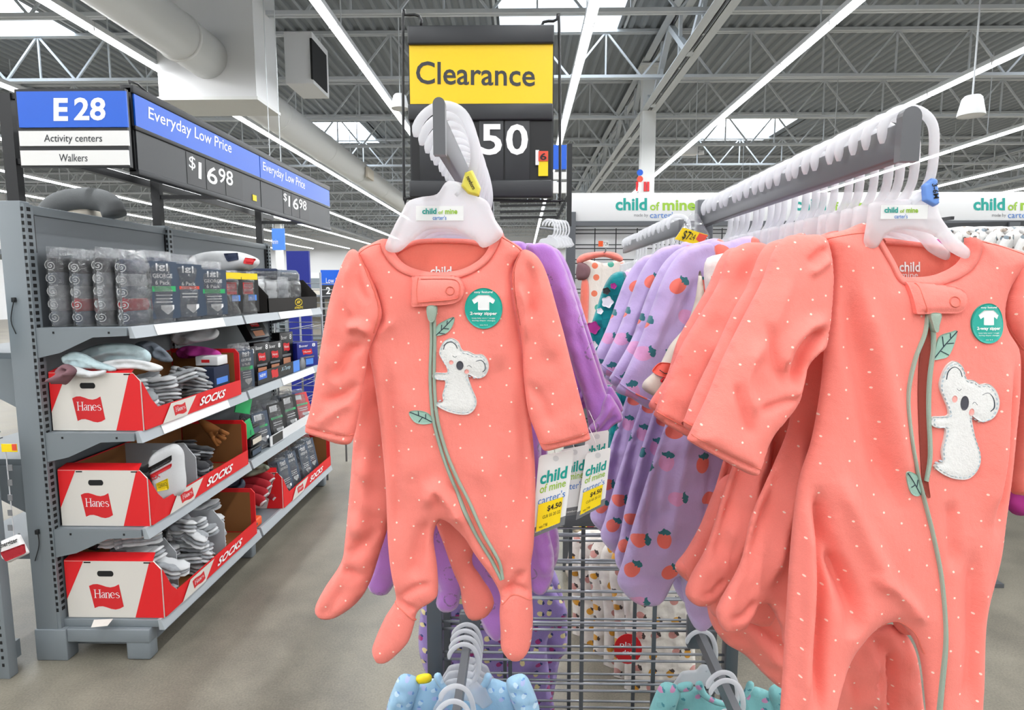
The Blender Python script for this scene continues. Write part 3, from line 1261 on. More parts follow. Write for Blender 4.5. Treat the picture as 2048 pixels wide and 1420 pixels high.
# the wire frame around it
def ypath(pts, Y):
    return [aY(x, y, Y) for x, y in pts]
frame_pts = [(842, 52), (842, 36), (832, 30), (812, 32), (806, 44), (808, 380), (814, 394), (830, 397), (1106, 402), (1116, 396), (1120, 380), (1118, 50), (1112, 43), (1090, 43), (1083, 50), (1083, 64)]
MB().tube(smooth_open(np.array([list(v) for v in ypath(frame_pts, SY + 0.01)]), 0.012), 0.0035, 8).build('wire_frame', 'black_metal', sg)
p = aY(935, 380, SY)
MB().bar((p.x, SY + 0.018, p.z), (p.x, SY + 0.018, aY(1180, 1036, GY).z + 0.02), 0.016).build('stem', 'black_metal', sg)

# ------------------------------------------------------------------ hangers
def hanger(name, label, hook_px, body_px, Y, group=None, sticker=None, clip=None, cat='hanger', hr=0.0062):
    root = thing(name, label, cat, aY(*body_px[0], Y), group)
    hp = smooth_open(np.array([list(aY(x, y, Y)) for x, y in hook_px]), 0.006)
    n = len(hp)
    MB().tube([tuple(p) for p in hp], [hr * (0.45, 0.82)[i] if i < 2 else hr for i in range(n)], 10, flat=0.62).build('hook', 'frosted', root)
    s = Soft(body_px, Y, thick=0.0035, edge=9, noise=0, step=7, back=1.0)
    s.build('body', 'frosted', root)
    # moulded rim along the top edge
    if sticker:
        x0, y0, x1, y1 = sticker
        a, b_ = aY(x0, y0, Y), aY(x1, y1, Y)
        yy = Y - 0.0052
        lab = MB().box((a.x, yy, b_.z), (b_.x, yy + 0.001, a.z)).build('brand_label', 'tag_white', root)
        w, h = x1 - x0, y1 - y0
        y_ = yy - 0.0006
        t = lambda s_, u0, v0, u1, v1, m, bo=0.02: lettering('print', s_, pxbox_Y(x0 + w * u0, y0 + h * v0, x0 + w * u1, y0 + h * v1, y_), m, lab, bold=bo)
        t('child', 0.12, 0.12, 0.42, 0.52, 'brand_teal', 0.03)
        t('of', 0.46, 0.26, 0.56, 0.52, 'brand_green')
        t('mine', 0.60, 0.16, 0.86, 0.52, 'brand_green', 0.03)
        t("carter's", 0.34, 0.62, 0.63, 0.92, 'brand_blue', 0.01)
    if clip:
        m, pts, txt, box, rot = clip
        s2 = Soft(pts, Y - 0.004, thick=0.005, edge=4, noise=0, step=3, smooth=False)
        c = s2.build('size_clip', m, root)
        text_on(s2.surf, txt, box, 0.0008, 'print', 'ink_black', c, bold=0.02, rot=rot)
    return root

HL_hook = [(831, 274), (836, 248), (858, 222), (890, 211), (924, 226), (944, 268), (950, 320), (938, 362), (912, 392)]
HL_body = [(896, 362), (938, 372), (957, 392), (976, 404), (990, 438), (1006, 470), (968, 496), (950, 481), (915, 462), (880, 457), (850, 462), (825, 481), (797, 504), (770, 497), (787, 455), (803, 425), (816, 403), (842, 394), (874, 388)]
HR_hook = [(1764, 287), (1766, 252), (1784, 228), (1815, 218), (1846, 226), (1866, 252), (1868, 300), (1862, 350), (1846, 384), (1820, 410)]
HR_body = [(1820, 398), (1868, 404), (1884, 438), (1912, 474), (1940, 500), (1932, 518), (1895, 500), (1872, 474), (1840, 462), (1800, 458), (1772, 470), (1752, 496), (1728, 488), (1732, 450), (1736, 420), (1744, 405)]
YL, YR = 0.785, 0.765
hl = hanger('clothes_hanger', 'frosted plastic hanger with yellow size clip holding the front coral sleeper, left rail', HL_hook, HL_body, YL, 'frosted hangers on the left rail',
            (833, 413, 928, 442), ('size_yellow', [(930, 345), (945, 340), (962, 376), (958, 394), (936, 388), (922, 372)], 'newborn', (929, 363, 957, 371), 1.1))
hr_ = hanger('clothes_hanger', 'frosted plastic hanger with blue size clip holding the front sleeper, right rail', HR_hook, HR_body, YR, 'frosted hangers on the right rail',
             (1758, 411, 1849, 439), ('size_blue', [(1842, 372), (1862, 356), (1872, 358), (1877, 408), (1866, 414), (1844, 402)], '3-6M', (1850, 378, 1880, 389), 1.45))

def plain_hangers(src_hook, src_body, Y0, Ys, label, group, Xs=None, first=0):
    base = hanger('clothes_hanger', label, src_hook, src_body, Y0, group)
    out = []
    for i, y in enumerate(Ys):
        o = base if i == 0 else copy_tree(base)
        l = ORIG[base.name]
        o.location = (l.x + (0 if Xs is None else Xs[i]), l.y + (y - Y0), l.z)
        o.rotation_euler = (0, 0, random.uniform(-0.22, 0.22) if i else 0)
        o['label'] = label % ORD[i + first]
        out.append(o)
    return out

# rows of hangers behind the front ones
ysL = [0.785 + 0.045 * k for k in range(1, 9)]
plain_hangers(HL_hook, HL_body, YL, ysL, 'frosted plastic hanger, %s from the front on the left rail', 'row of hangers on the left rail', first=1)
ysR = [0.80, 0.83, 0.86, 0.89, 0.93, 0.96, 1.0, 1.03, 1.065, 1.10, 1.14, 1.18, 1.215, 1.25, 1.29, 1.33, 1.37, 1.41, 1.45, 1.49]
plain_hangers(HR_hook, HR_body, YR, ysR, 'frosted plastic hanger, %s from the front on the right rail', 'row of hangers on the right rail', first=1)
ysR2 = [1.85 + 0.07 * k for k in range(8)] + [2.5, 2.56, 2.62, 2.68]
plain_hangers(HR_hook, HR_body, YR, ysR2, 'frosted plastic hanger, %s on the far rail behind the yellow price tag', 'row of hangers on the far rail')

# ================================================================== BABY SLEEPERS
def koala(s, T, parent):
    """applique koala; T maps unit px (of the left sleeper) to px on this sleeper"""
    out = [(882, 702), (890, 682), (905, 674), (920, 682), (927, 697), (940, 700), (952, 706), (966, 706), (976, 716), (979, 732), (972, 748), (958, 753), (945, 748), (938, 745), (945, 770), (955, 795), (952, 812), (938, 823), (915, 822), (893, 815), (875, 804), (880, 800), (890, 798), (888, 785), (893, 768), (893, 757), (880, 756), (869, 751), (871, 742), (884, 742), (898, 741), (896, 730), (890, 720)]
    k = patch(s.surf, T(out), 0.001, 'koala_applique', 'koala_felt', parent, step=4, thick=0.0022, smooth=True, dome=0.0015)
    k['label'] = 'white felt koala applique'
    e = lambda cx, cy, rx, ry, n=14: [(cx + rx * math.cos(t), cy + ry * math.sin(t)) for t in np.linspace(0, 2 * PI, n, endpoint=False)]
    patch(s.surf, T(e(923, 727, 7, 9)), 0.0045, 'nose', 'koala_nose', k, step=3, thick=0.0008)
    patch(s.surf, T(e(906, 721, 4.5, 4.5)), 0.0042, 'cheek', 'koala_blush', k, step=3, thick=0.0006)
    patch(s.surf, T(e(936, 739, 4.5, 4.5)), 0.0042, 'cheek', 'koala_blush', k, step=3, thick=0.0006)
    for pts in ([(891, 696), (894, 686), (904, 681), (914, 686), (918, 694)], [(954, 719), (964, 717), (971, 724), (972, 735), (967, 740)]):
        ribbon(s.surf, T(pts), 1.6, 0.0046, 'ear_stitch', 'stitch_dark', k, step=3, thick=0.0003)
    for pts in ([(909, 708), (913, 711), (917, 709)], [(937, 729), (941, 727), (946, 731)]):
        ribbon(s.surf, T(pts), 1.6, 0.0046, 'eye_stitch', 'stitch_dark', k, step=2, thick=0.0003)
    # dashed seam inside the edge
    A = smooth_closed(T(out), 4)
    cen = A.mean(0)
    Q = resample(A + (cen - A) / (np.linalg.norm(cen - A, axis=1)[:, None] + 1e-6) * 4.5, 4.5, True)
    b = MB()
    for i in range(0, len(Q) - 1, 2):
        ribbon(s.surf, [Q[i], Q[i] * 0.5 + Q[i + 1] * 0.5, Q[i + 1]], 1.3, 0.0048, '', '', None, step=2, thick=0.0002, mb=b)
    st_ = b.build('running_stitch', 'stitch_pale', k)
    st_['kind'] = 'stuff'
    return k

def leaf(s, pts, rib, veins, parent):
    l = patch(s.surf, pts, 0.0008, 'leaf_applique', 'leaf_green', parent, step=3, thick=0.0012)
    l['label'] = 'pale green leaf applique with dark stitched veins'
    for v in [rib] + veins:
        ribbon(s.surf, v, 1.8, 0.0026, 'vein_stitch', 'stitch_dark', l, step=3, thick=0.0003)

def sticker(s, cx, cy, rx, ry, parent):
    e = [(cx + rx * math.cos(t), cy + ry * math.sin(t)) for t in np.linspace(0, 2 * PI, 36, endpoint=False)]
    k = patch(s.surf, e, 0.002, 'round_sticker', 'sticker_teal', parent, step=4, thick=0.0004)
    k['label'] = 'round teal feature sticker'
    q = lambda u, v: (cx + u * rx, cy + v * ry)
    shirt = [q(-0.62, -0.42), (q(-0.28, -0.66)), q(0.28, -0.66), q(0.62, -0.42), q(0.5, -0.22), q(0.3, -0.34), q(0.3, 0.08), q(-0.3, 0.08), q(-0.3, -0.34), q(-0.5, -0.22)]
    sh = patch(s.surf, shirt, 0.0026, 'shirt_print', 'white_ink', k, step=3, thick=0.0002, smooth=False)
    text_on(s.surf, 'easy feature!', (*q(-0.5, -0.86), *q(0.5, -0.72)), 0.003, 'print', 'white_ink', k, bold=0.01)
    text_on(s.surf, '2-way zipper', (*q(-0.72, 0.16), *q(0.72, 0.36)), 0.003, 'print', 'white_ink', k, bold=0.03)
    for v, tx in ((0.44, 'keeps baby warm + snuggly'), (0.56, 'during diaper changes')):
        text_on(s.surf, tx, (*q(-0.62, v), *q(0.62, v + 0.08)), 0.003, 'print', 'white_ink', k)
    text_on(s.surf, 'size 0-3', (*q(-0.2, 0.78), *q(0.2, 0.84)), 0.003, 'print', 'white_ink', k)

# ------------------------------------------------------------------ left front sleeper
slp = thing('baby_sleeper', 'coral dotted baby sleeper with koala and green zipper, front of the left rail', 'baby clothes', aY(900, 1320, YL), 'coral koala sleepers')
Yl = lambda P: 0.80 - np.clip((P[:, 1] - 480) / 840, 0, 1) * 0.02
bodyL = Soft([(772, 478), (745, 486), (716, 506), (740, 560), (756, 610), (748, 668), (738, 700), (748, 760), (760, 850), (771, 970), (776, 1090), (783, 1150), (792, 1195), (786, 1210), (770, 1235), (752, 1275), (744, 1302), (752, 1322), (770, 1326), (790, 1312), (816, 1284), (828, 1250), (836, 1222), (868, 1200), (876, 1180), (874, 1130), (867, 1076), (876, 1044), (892, 1042), (925, 1072), (952, 1112), (984, 1156), (1000, 1190), (999, 1225), (1001, 1262), (1003, 1298), (1020, 1319), (1045, 1317), (1061, 1290), (1066, 1235), (1064, 1185), (1062, 1131), (1068, 1080), (1071, 970), (1066, 880), (1052, 760), (1044, 690), (1028, 600), (1025, 540), (1046, 502), (1012, 476), (1000, 462),
               (994, 486), (978, 512), (950, 536), (915, 549), (868, 553), (826, 547), (800, 530), (784, 505)], Yl, thick=0.015, edge=34, step=5.0, noise=0.0022, nscale=120, seed=3,
              folds=[([(853, 1012), (872, 968), (905, 1000), (930, 1045)], 16, 0.010), ([(862, 1030), (845, 1075), (830, 1150)], 16, -0.006), ([(776, 720), (790, 900), (800, 1080)], 14, -0.006),
                     ([(790, 1200), (828, 1170), (866, 1160)], 9, -0.005), ([(800, 1195), (835, 1215)], 8, -0.006), ([(1002, 1200), (1030, 1168), (1066, 1182)], 8, -0.006),
                     ([(960, 900), (1000, 1010), (1020, 1120)], 26, 0.005), ([(1040, 760), (1050, 900), (1048, 1050)], 15, -0.005), ([(740, 560), (760, 600), (765, 660)], 10, -0.006),
                     ([(820, 760), (830, 860), (826, 960)], 30, 0.004), ([(740, 700), (768, 660), (800, 640)], 14, 0.004), ([(1028, 560), (1005, 640), (1000, 740)], 22, 0.004), ([(880, 960), (920, 985), (960, 1075), (1010, 1145)], 10, -0.004),
                     ([(890, 1060), (960, 1140), (1010, 1190)], 12, 0.006), ([(975, 1170), (1010, 1175), (1050, 1130)], 10, -0.006)])
bodyL.build('body', 'coral_dots', slp)
sleeveL = Soft([(718, 506), (700, 500), (683, 530), (662, 590), (646, 668), (632, 752), (621, 815), (611, 854), (613, 866), (640, 876), (677, 888), (700, 887), (709, 868), (718, 823), (730, 752), (738, 702), (752, 668), (764, 630), (756, 590), (740, 545)], lambda P: 0.793 - np.clip((P[:, 1] - 500) / 380, 0, 1) * 0.024,
                thick=0.0145, edge=26, step=5, noise=0.0016, nscale=80, seed=5,
                folds=[([(722, 515), (720, 560), (742, 610)], 10, -0.005), ([(706, 520), (700, 580), (712, 640)], 11, 0.005), ([(750, 668), (722, 650), (700, 660)], 12, 0.010), ([(735, 690), (705, 700), (672, 760)], 13, -0.008),
                       ([(672, 600), (664, 690), (676, 780)], 16, 0.005), ([(722, 760), (690, 790), (650, 800)], 11, -0.005), ([(715, 800), (680, 815), (640, 850)], 12, 0.004), ([(612, 852), (660, 862), (708, 872)], 4, -0.004, 'e')])
sleeveL.build('sleeve', 'coral_dots', slp)
sleeveR = Soft([(1042, 502), (1062, 503), (1080, 520), (1095, 552), (1112, 610), (1128, 668), (1142, 724), (1160, 794), (1178, 866), (1176, 881), (1130, 893), (1093, 902), (1082, 893), (1072, 868), (1056, 822), (1047, 752), (1044, 690), (1034, 630), (1026, 580), (1025, 540)], lambda P: 0.793 - np.clip((P[:, 1] - 500) / 380, 0, 1) * 0.02,
                thick=0.0135, edge=22, step=5, noise=0.0014, nscale=80, seed=8,
                folds=[([(1050, 515), (1066, 570), (1060, 640)], 10, -0.005), ([(1036, 570), (1052, 620), (1046, 690)], 9, 0.006), ([(1075, 545), (1092, 640), (1110, 730)], 18, 0.004), ([(1050, 760), (1085, 800), (1100, 850)], 12, -0.004), ([(1082, 890), (1130, 880), (1178, 866)], 4, -0.004, 'e')])
sleeveR.build('sleeve', 'coral_dots', slp)
# neck: inside of the back, band, tab
inner = Soft([(786, 508), (800, 495), (828, 482), (862, 478), (900, 478), (935, 480), (960, 484), (988, 490), (978, 512), (950, 538), (915, 552), (868, 556), (826, 550), (800, 530)], 0.812, thick=0.004, edge=10, step=6, noise=0.001)
inner.build('neck_inside', 'coral_inside', slp)
text_on(inner.surf, 'child', (862, 533, 904, 552), 0.0015, 'neck_print', 'white_ink', slp, bold=0.02)
ribbon(bodyL.surf, [(771, 480), (778, 503), (798, 530), (826, 545), (868, 553), (915, 549), (950, 535), (978, 510), (1000, 464)], 17, 0.004, 'neck_band', 'coral_plain', slp, step=5, thick=0.003)
ribbon(inner.surf, [(793, 503), (828, 486), (865, 482), (900, 482), (940, 484), (975, 492)], 11, 0.003, 'back_neck_band', 'coral_plain', slp, step=5, thick=0.002)
tabo = [(829, 563), (832, 552), (900, 551), (922, 556), (931, 572), (930, 590), (918, 603), (900, 608), (840, 612), (829, 608)]
tb_ = patch(bodyL.surf, tabo, 0.004, 'zipper_tab', 'coral_plain', slp, step=4, thick=0.003, dome=0.003)
ribbon(bodyL.surf, [(841, 556), (840, 582), (842, 608)], 2.0, 0.0105, 'stitch_line', 'coral_stitch', tb_, step=4, thick=0.0004)
ribbon(bodyL.surf, [(846, 558), (900, 558), (918, 562), (924, 574), (922, 590), (912, 598), (846, 604)], 1.5, 0.0104, 'stitch_line', 'coral_stitch', tb_, step=4, thick=0.0003)
ribbon(bodyL.surf, [(905 + 8 * math.cos(t), 581 + 8 * math.sin(t)) for t in np.linspace(0, 2 * PI, 12, endpoint=False)], 2.6, 0.0108, 'snap_ring', 'coral_stitch', tb_, step=3, thick=0.0006, closed=True)
# seams of shoulder and sleeves, cuffs
for srf, pts in ((bodyL.surf, [(776, 487), (745, 492), (720, 508)]), (bodyL.surf, [(1003, 474), (1026, 488), (1044, 502)]), (sleeveL.surf, [(612, 850), (660, 862), (709, 868)]), (sleeveR.surf, [(1080, 884), (1130, 876), (1176, 862)]),
                 (sleeveL.surf, [(720, 510), (741, 556), (757, 600), (760, 630), (750, 666)]), (sleeveR.surf, [(1040, 505), (1028, 540), (1029, 590), (1040, 650)]),
                 (bodyL.surf, [(790, 1202), (812, 1215), (832, 1240)]), (bodyL.surf, [(1003, 1205), (1030, 1180), (1064, 1196)])):
    ribbon(srf, pts, 2.2, 0.0004, 'seam', 'coral_stitch', slp, step=5, thick=0.0006)
# zipper with pull
zl = [(866, 610), (866, 680), (864, 760), (870, 830), (884, 890), (905, 950), (930, 1010), (955, 1065), (985, 1115), (1003, 1150)]
zr_ = [(872, 612), (873, 680), (872, 760), (878, 830), (893, 890), (916, 948), (945, 1005), (970, 1060), (998, 1110), (1006, 1148)]
zp = ribbon(bodyL.surf, zl, 7, 0.002, 'zipper', 'zip_green', slp, step=4, thick=0.0022)
ribbon(bodyL.surf, zr_, 7, 0.0024, 'zipper', 'zip_green', slp, step=4, thick=0.0022)
ribbon(bodyL.surf, [(900, 920), (922, 970), (950, 1030), (985, 1100), (1003, 1140)], 7, 0.0006, 'zipper_gap', 'coral_inside', slp, step=5, thick=0.0004)
patch(bodyL.surf, [(860, 612), (878, 612), (876, 634), (871, 642), (866, 642), (861, 634)], 0.006, 'zipper_pull', 'zip_green', zp, step=3, thick=0.003, dome=0.002)
leaf(bodyL, [(874, 668), (878, 650), (892, 640), (911, 633), (908, 650), (897, 664), (882, 669)], [(873, 671), (890, 655), (910, 634)], [[(890, 655), (901, 656)], [(886, 659), (887, 648)], [(897, 648), (898, 640)], [(882, 664), (893, 666)]], slp)
leaf(bodyL, [(868, 840), (850, 842), (834, 836), (824, 818), (842, 815), (860, 821), (868, 832)], [(868, 838), (850, 828), (826, 817)], [[(850, 828), (843, 837)], [(843, 825), (842, 816)], [(856, 831), (856, 822)]], slp)
koala(bodyL, lambda p: np.array(p, float), slp)
sticker(bodyL, 969, 616, 37, 40, slp)

# ------------------------------------------------------------------ right front sleeper
sr = thing('baby_sleeper', 'coral dotted baby sleeper with koala and open zipper, front of the right rail', 'baby clothes', aY(1800, 1420, YR), 'coral koala sleepers')
Yr = lambda P: 0.785 - np.clip((P[:, 1] - 470) / 950, 0, 1.3) * 0.09
R_body_out = [(1733, 447), (1690, 460), (1648, 476), (1662, 530), (1660, 620), (1648, 700), (1640, 780), (1622, 880), (1597, 960), (1583, 1065), (1573, 1205), (1563, 1374), (1556, 1470), (1548, 1530), (1560, 1560), (1610, 1566), (1650, 1540), (1664, 1470), (1676, 1390), (1697, 1325), (1733, 1268), (1780, 1240), (1815, 1262), (1838, 1310), (1850, 1400), (1856, 1500), (1872, 1556), (1920, 1566), (1956, 1530), (1961, 1420), (1966, 1276), (1975, 1205), (1998, 1111), (2008, 1040), (2018, 960), (2033, 820), (2036, 765), (2034, 700), (2012, 660), (2006, 620), (2020, 570), (2060, 516), (2000, 490), (1951, 478), (1938, 474),
              (1938, 508), (1918, 537), (1877, 558), (1835, 563), (1798, 560), (1776, 524), (1755, 488)]
bodyR = Soft(R_body_out, Yr, thick=0.02, edge=60, step=5.5, noise=0.002, nscale=170, seed=11,
             folds=[([(1668, 520), (1690, 640), (1710, 760), (1740, 900), (1772, 1020)], 26, -0.0101), ([(1700, 560), (1745, 720), (1780, 900), (1800, 1000)], 26, 0.0087), ([(1620, 960), (1640, 1060), (1680, 1180), (1700, 1230)], 18, -0.0130),
                    ([(1600, 990), (1602, 1150), (1592, 1330), (1586, 1420)], 16, 0.0145), ([(1632, 1000), (1628, 1180), (1622, 1420)], 12, -0.0145), ([(1660, 940), (1720, 1080), (1770, 1170)], 22, 0.0087), ([(1650, 1100), (1690, 1180), (1690, 1260)], 20, -0.0116),
                    ([(1700, 1300), (1740, 1262), (1784, 1246), (1816, 1270), (1834, 1310)], 10, 0.0116), ([(1690, 1320), (1660, 1390), (1650, 1470)], 12, 0.0087), ([(1720, 1130), (1790, 1180), (1830, 1240)], 16, 0.0072),
                    ([(1985, 700), (1975, 860), (1950, 1040)], 26, 0.0087), ([(2010, 730), (2000, 880), (1975, 1060)], 12, -0.0087), ([(1920, 1080), (1930, 1200), (1916, 1420)], 22, -0.0087), ([(1880, 990), (1890, 1130)], 14, -0.0058), ([(1945, 1120), (1948, 1260), (1940, 1420)], 14, 0.0072)])
bodyR.build('body', 'coral_dots', sr)
R_sleeve_out = [(1648, 476), (1610, 470), (1572, 474), (1545, 505), (1521, 567), (1488, 630), (1446, 714), (1411, 798), (1379, 866), (1378, 882), (1435, 914), (1500, 949), (1518, 941), (1540, 878), (1572, 837), (1596, 802), (1607, 756), (1612, 732), (1635, 708), (1650, 690), (1660, 620), (1663, 540)]
sleeveRL = Soft(R_sleeve_out, lambda P: 0.78 - np.clip((P[:, 1] - 470) / 470, 0, 1) * 0.075, thick=0.024, edge=44, step=5.5, noise=0.0016, nscale=110, seed=14,
                folds=[([(1646, 500), (1625, 506), (1598, 530)], 9, -0.006), ([(1652, 520), (1630, 530), (1600, 552)], 9, 0.006), ([(1640, 640), (1600, 650), (1560, 690), (1545, 740)], 14, 0.010), ([(1650, 665), (1620, 668), (1590, 700), (1570, 770)], 13, -0.013),
                       ([(1648, 690), (1612, 705), (1592, 760), (1570, 800)], 10, 0.008), ([(1560, 560), (1530, 650), (1500, 720)], 18, 0.005), ([(1520, 640), (1535, 720), (1555, 775)], 12, -0.006), ([(1500, 680), (1480, 760), (1500, 830)], 14, 0.006), ([(1460, 760), (1480, 830), (1490, 870)], 11, -0.006),
                       ([(1590, 790), (1550, 800), (1500, 820)], 10, -0.005), ([(1380, 872), (1440, 902), (1514, 936)], 5, -0.005, 'e')])
sleeveRL.build('sleeve', 'coral_dots', sr)
sleeveRR = Soft([(2040, 520), (2090, 530), (2120, 600), (2130, 720), (2120, 860), (2090, 980), (2040, 990), (2018, 972), (2026, 880), (2040, 760), (2030, 700), (2006, 640), (2010, 590)], lambda P: 0.775 + np.clip((P[:, 1] - 640) / 300, 0, 1) * 0.03, thick=0.018, edge=30, step=7, noise=0.002, seed=15,
                folds=[([(2010, 600), (2006, 640), (2026, 690), (2050, 712)], 7, -0.005)])
sleeveRR.build('sleeve', 'coral_dots', sr)
innerR = Soft([(1757, 492), (1768, 476), (1830, 484), (1890, 494), (1938, 502), (1925, 535), (1880, 562), (1835, 568), (1798, 564), (1776, 526)], 0.81, thick=0.004, edge=10, step=6, noise=0.001)
innerR.build('neck_inside', 'coral_inside', sr)
text_on(innerR.surf, 'child', (1793, 524, 1834, 544), 0.0015, 'neck_print', 'tag_white', sr, bold=0.02)
text_on(innerR.surf, 'mine', (1797, 545, 1830, 556), 0.0015, 'neck_print', 'tag_white', sr)
ribbon(bodyR.surf, [(1733, 449), (1757, 489), (1778, 525), (1799, 560), (1835, 564), (1877, 558), (1918, 537), (1938, 508), (1940, 476)], 20, 0.004, 'neck_band', 'coral_plain', sr, step=5, thick=0.003)
ribbon(innerR.surf, [(1764, 484), (1830, 489), (1890, 499), (1936, 508)], 12, 0.003, 'back_neck_band', 'coral_plain', sr, step=5, thick=0.002)
tbr = patch(bodyR.surf, [(1799, 572), (1806, 562), (1870, 570), (1898, 580), (1906, 595), (1902, 612), (1888, 624), (1860, 625), (1810, 626), (1804, 620)], 0.004, 'zipper_tab', 'coral_plain', sr, step=4, thick=0.003, dome=0.004)
ribbon(bodyR.surf, [(1815, 566), (1816, 595), (1822, 622)], 2.0, 0.0115, 'stitch_line', 'coral_stitch', tbr, step=4, thick=0.0004)
ribbon(bodyR.surf, [(1876 + 10 * math.cos(t), 602 + 10 * math.sin(t)) for t in np.linspace(0, 2 * PI, 12, endpoint=False)], 2.6, 0.0118, 'snap_ring', 'coral_stitch', tbr, step=3, thick=0.0006, closed=True)
for srf, pts in ((bodyR.surf, [(1738, 466), (1690, 470), (1648, 478)]), (sleeveRL.surf, [(1648, 480), (1662, 530), (1662, 600), (1652, 680)]), (sleeveRL.surf, [(1380, 866), (1440, 898), (1516, 934)]), (sleeveRR.surf, [(2020, 560), (2007, 600), (2006, 640), (2030, 690), (2050, 712)]),
                 (bodyR.surf, [(1697, 1318), (1735, 1262), (1780, 1236), (1818, 1256), (1840, 1300)]), (bodyR.surf, [(1950, 482), (2000, 496), (2050, 516)])):
    ribbon(srf, pts, 2.6, 0.0004, 'seam', 'coral_stitch', sr, step=5, thick=0.0006)
zpr = ribbon(bodyR.surf, [(1832, 626), (1826, 665), (1808, 715), (1794, 790), (1795, 860), (1805, 920), (1825, 985), (1845, 1060), (1862, 1150), (1868, 1260), (1864, 1420), (1862, 1500)], 7, 0.003, 'zipper', 'zip_green', sr, step=5, thick=0.0025)
ribbon(bodyR.surf, [(1840, 628), (1843, 680), (1836, 750), (1834, 820), (1835, 900), (1828, 950)], 9, 0.003, 'zipper', 'zip_green', sr, step=5, thick=0.0025)
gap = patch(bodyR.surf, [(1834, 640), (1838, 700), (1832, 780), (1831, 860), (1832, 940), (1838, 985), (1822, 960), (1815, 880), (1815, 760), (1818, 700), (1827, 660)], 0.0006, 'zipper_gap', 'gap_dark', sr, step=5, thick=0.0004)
patch(bodyR.surf, [(1830, 626), (1850, 626), (1846, 648), (1844, 660), (1838, 660), (1834, 648)], 0.007, 'zipper_pull', 'zip_green', zpr, step=3, thick=0.003, dome=0.002)
leaf(bodyR, [(1842, 714), (1848, 690), (1856, 670), (1880, 661), (1890, 660), (1884, 685), (1872, 708), (1856, 714)], [(1841, 716), (1862, 690), (1890, 660)], [[(1866, 684), (1882, 683)], [(1856, 698), (1872, 706)], [(1862, 690), (1860, 670)], [(1876, 673), (1876, 664)]], sr)
leaf(bodyR, [(1815, 978), (1800, 976), (1790, 960), (1783, 930), (1798, 932), (1812, 945), (1816, 962)], [(1816, 976), (1802, 955), (1784, 931)], [[(1802, 955), (1794, 960)], [(1806, 960), (1808, 946)]], sr)
def TR(p):
    p = np.array(p, float)
    u, v = (p[:, 0] - 869) / 110, (p[:, 1] - 674) / 149
    return np.stack([1838 + u * 125 - 6 * (v - 0.5), 716 + v * 232 - (u - 0.5) * 10], 1)
koala(bodyR, TR, sr)
sticker(bodyR, 1951, 645, 33, 39, sr)
# the back layer of the legs seen through the arch
lb = Soft([(1690, 1300), (1740, 1262), (1790, 1250), (1830, 1300), (1846, 1400), (1850, 1500), (1760, 1530), (1670, 1520), (1672, 1400)], 0.80, thick=0.01, edge=30, step=9, noise=0.004, nscale=60, seed=9, folds=[([(1735, 1290), (1735, 1420)], 10, 0.012), ([(1775, 1290), (1780, 1450)], 10, -0.012)])
lb.build('back_leg', 'coral_dots', sr)
# ================================================================== GARMENTS BEHIND THE FRONT ONES
def soft_garment(name, label, cat, group, pieces, base_px, Y, bands=(), seams=None):
    """pieces: (part, outline px, Y fn or number, material, kwargs)"""
    root = thing(name, label, cat, aY(*base_px, Y), group)
    S = {}
    for i, (part, out, yy, m, kw) in enumerate(pieces):
        kk = dict(thick=0.014, edge=30, step=9, noise=0.003, nscale=70, seed=i + len(label))
        kk.update(kw)
        s = Soft(out, yy, **kk)
        o = s.build(part, m, root)
        S.setdefault(part, []).append(s)
    for part, k, pts, w, m in bands:
        ribbon(S[part][k].surf, pts, w, 0.002, 'cuff_band' if part == 'sleeve' else 'neck_band', m, root, step=8, thick=0.002)
    return root

def place(root, dx=0, dy=0, dz=0, rz=0, label=None):
    l = ORIG[root.name.split('|')[0]] if root.name in ORIG else root.location
    root.location = (l[0] + dx, l[1] + dy, l[2] + dz)
    root.rotation_euler = (0, 0, rz)
    if label:
        root['label'] = label
    return root

def clone(src, dx, dy, dz=0, rz=0, label=None):
    c = copy_tree(src)
    l = ORIG[src.name]
    c.location = (l[0] + dx, l[1] + dy, l[2] + dz)
    c.rotation_euler = (0, 0, rz)
    if label:
        c['label'] = label
    return c

# --- coral one right behind the left front sleeper
soft_garment('baby_sleeper', 'second coral dotted sleeper, its leg and foot sticking out left of the front one', 'baby clothes', 'coral koala sleepers',
    [('body', [(780, 500), (740, 520), (724, 620), (716, 760), (706, 890), (700, 970), (690, 1080), (682, 1125), (650, 1175), (630, 1215), (634, 1234), (650, 1240), (676, 1233), (716, 1203), (742, 1160), (765, 1090), (790, 1030), (850, 1010), (880, 1070), (905, 1140), (920, 1175), (924, 1205), (932, 1230), (945, 1242), (972, 1234), (988, 1208), (980, 1180), (960, 1150), (945, 1110), (990, 1000), (1040, 900), (1050, 700), (1040, 520), (1000, 490), (900, 500)], lambda P: 0.855 - np.clip((P[:, 1] - 480) / 840, 0, 1) * 0.015, 'coral_dots',
      dict(thick=0.014, edge=30, folds=[([(700, 1110), (725, 1085), (765, 1050)], 12, -0.006), ([(690, 1140), (705, 1135), (722, 1150)], 7, -0.006), ([(740, 880), (730, 1000), (720, 1080)], 16, 0.006), ([(640, 1225), (665, 1210), (690, 1170)], 9, -0.004)])),
     ('zipper', [(906, 1045), (914, 1045), (926, 1085), (930, 1110), (928, 1128), (918, 1128), (912, 1095)], 0.835, 'zip_green', dict(thick=0.003, edge=4, step=5, noise=0))], (800, 1240), 0.855)

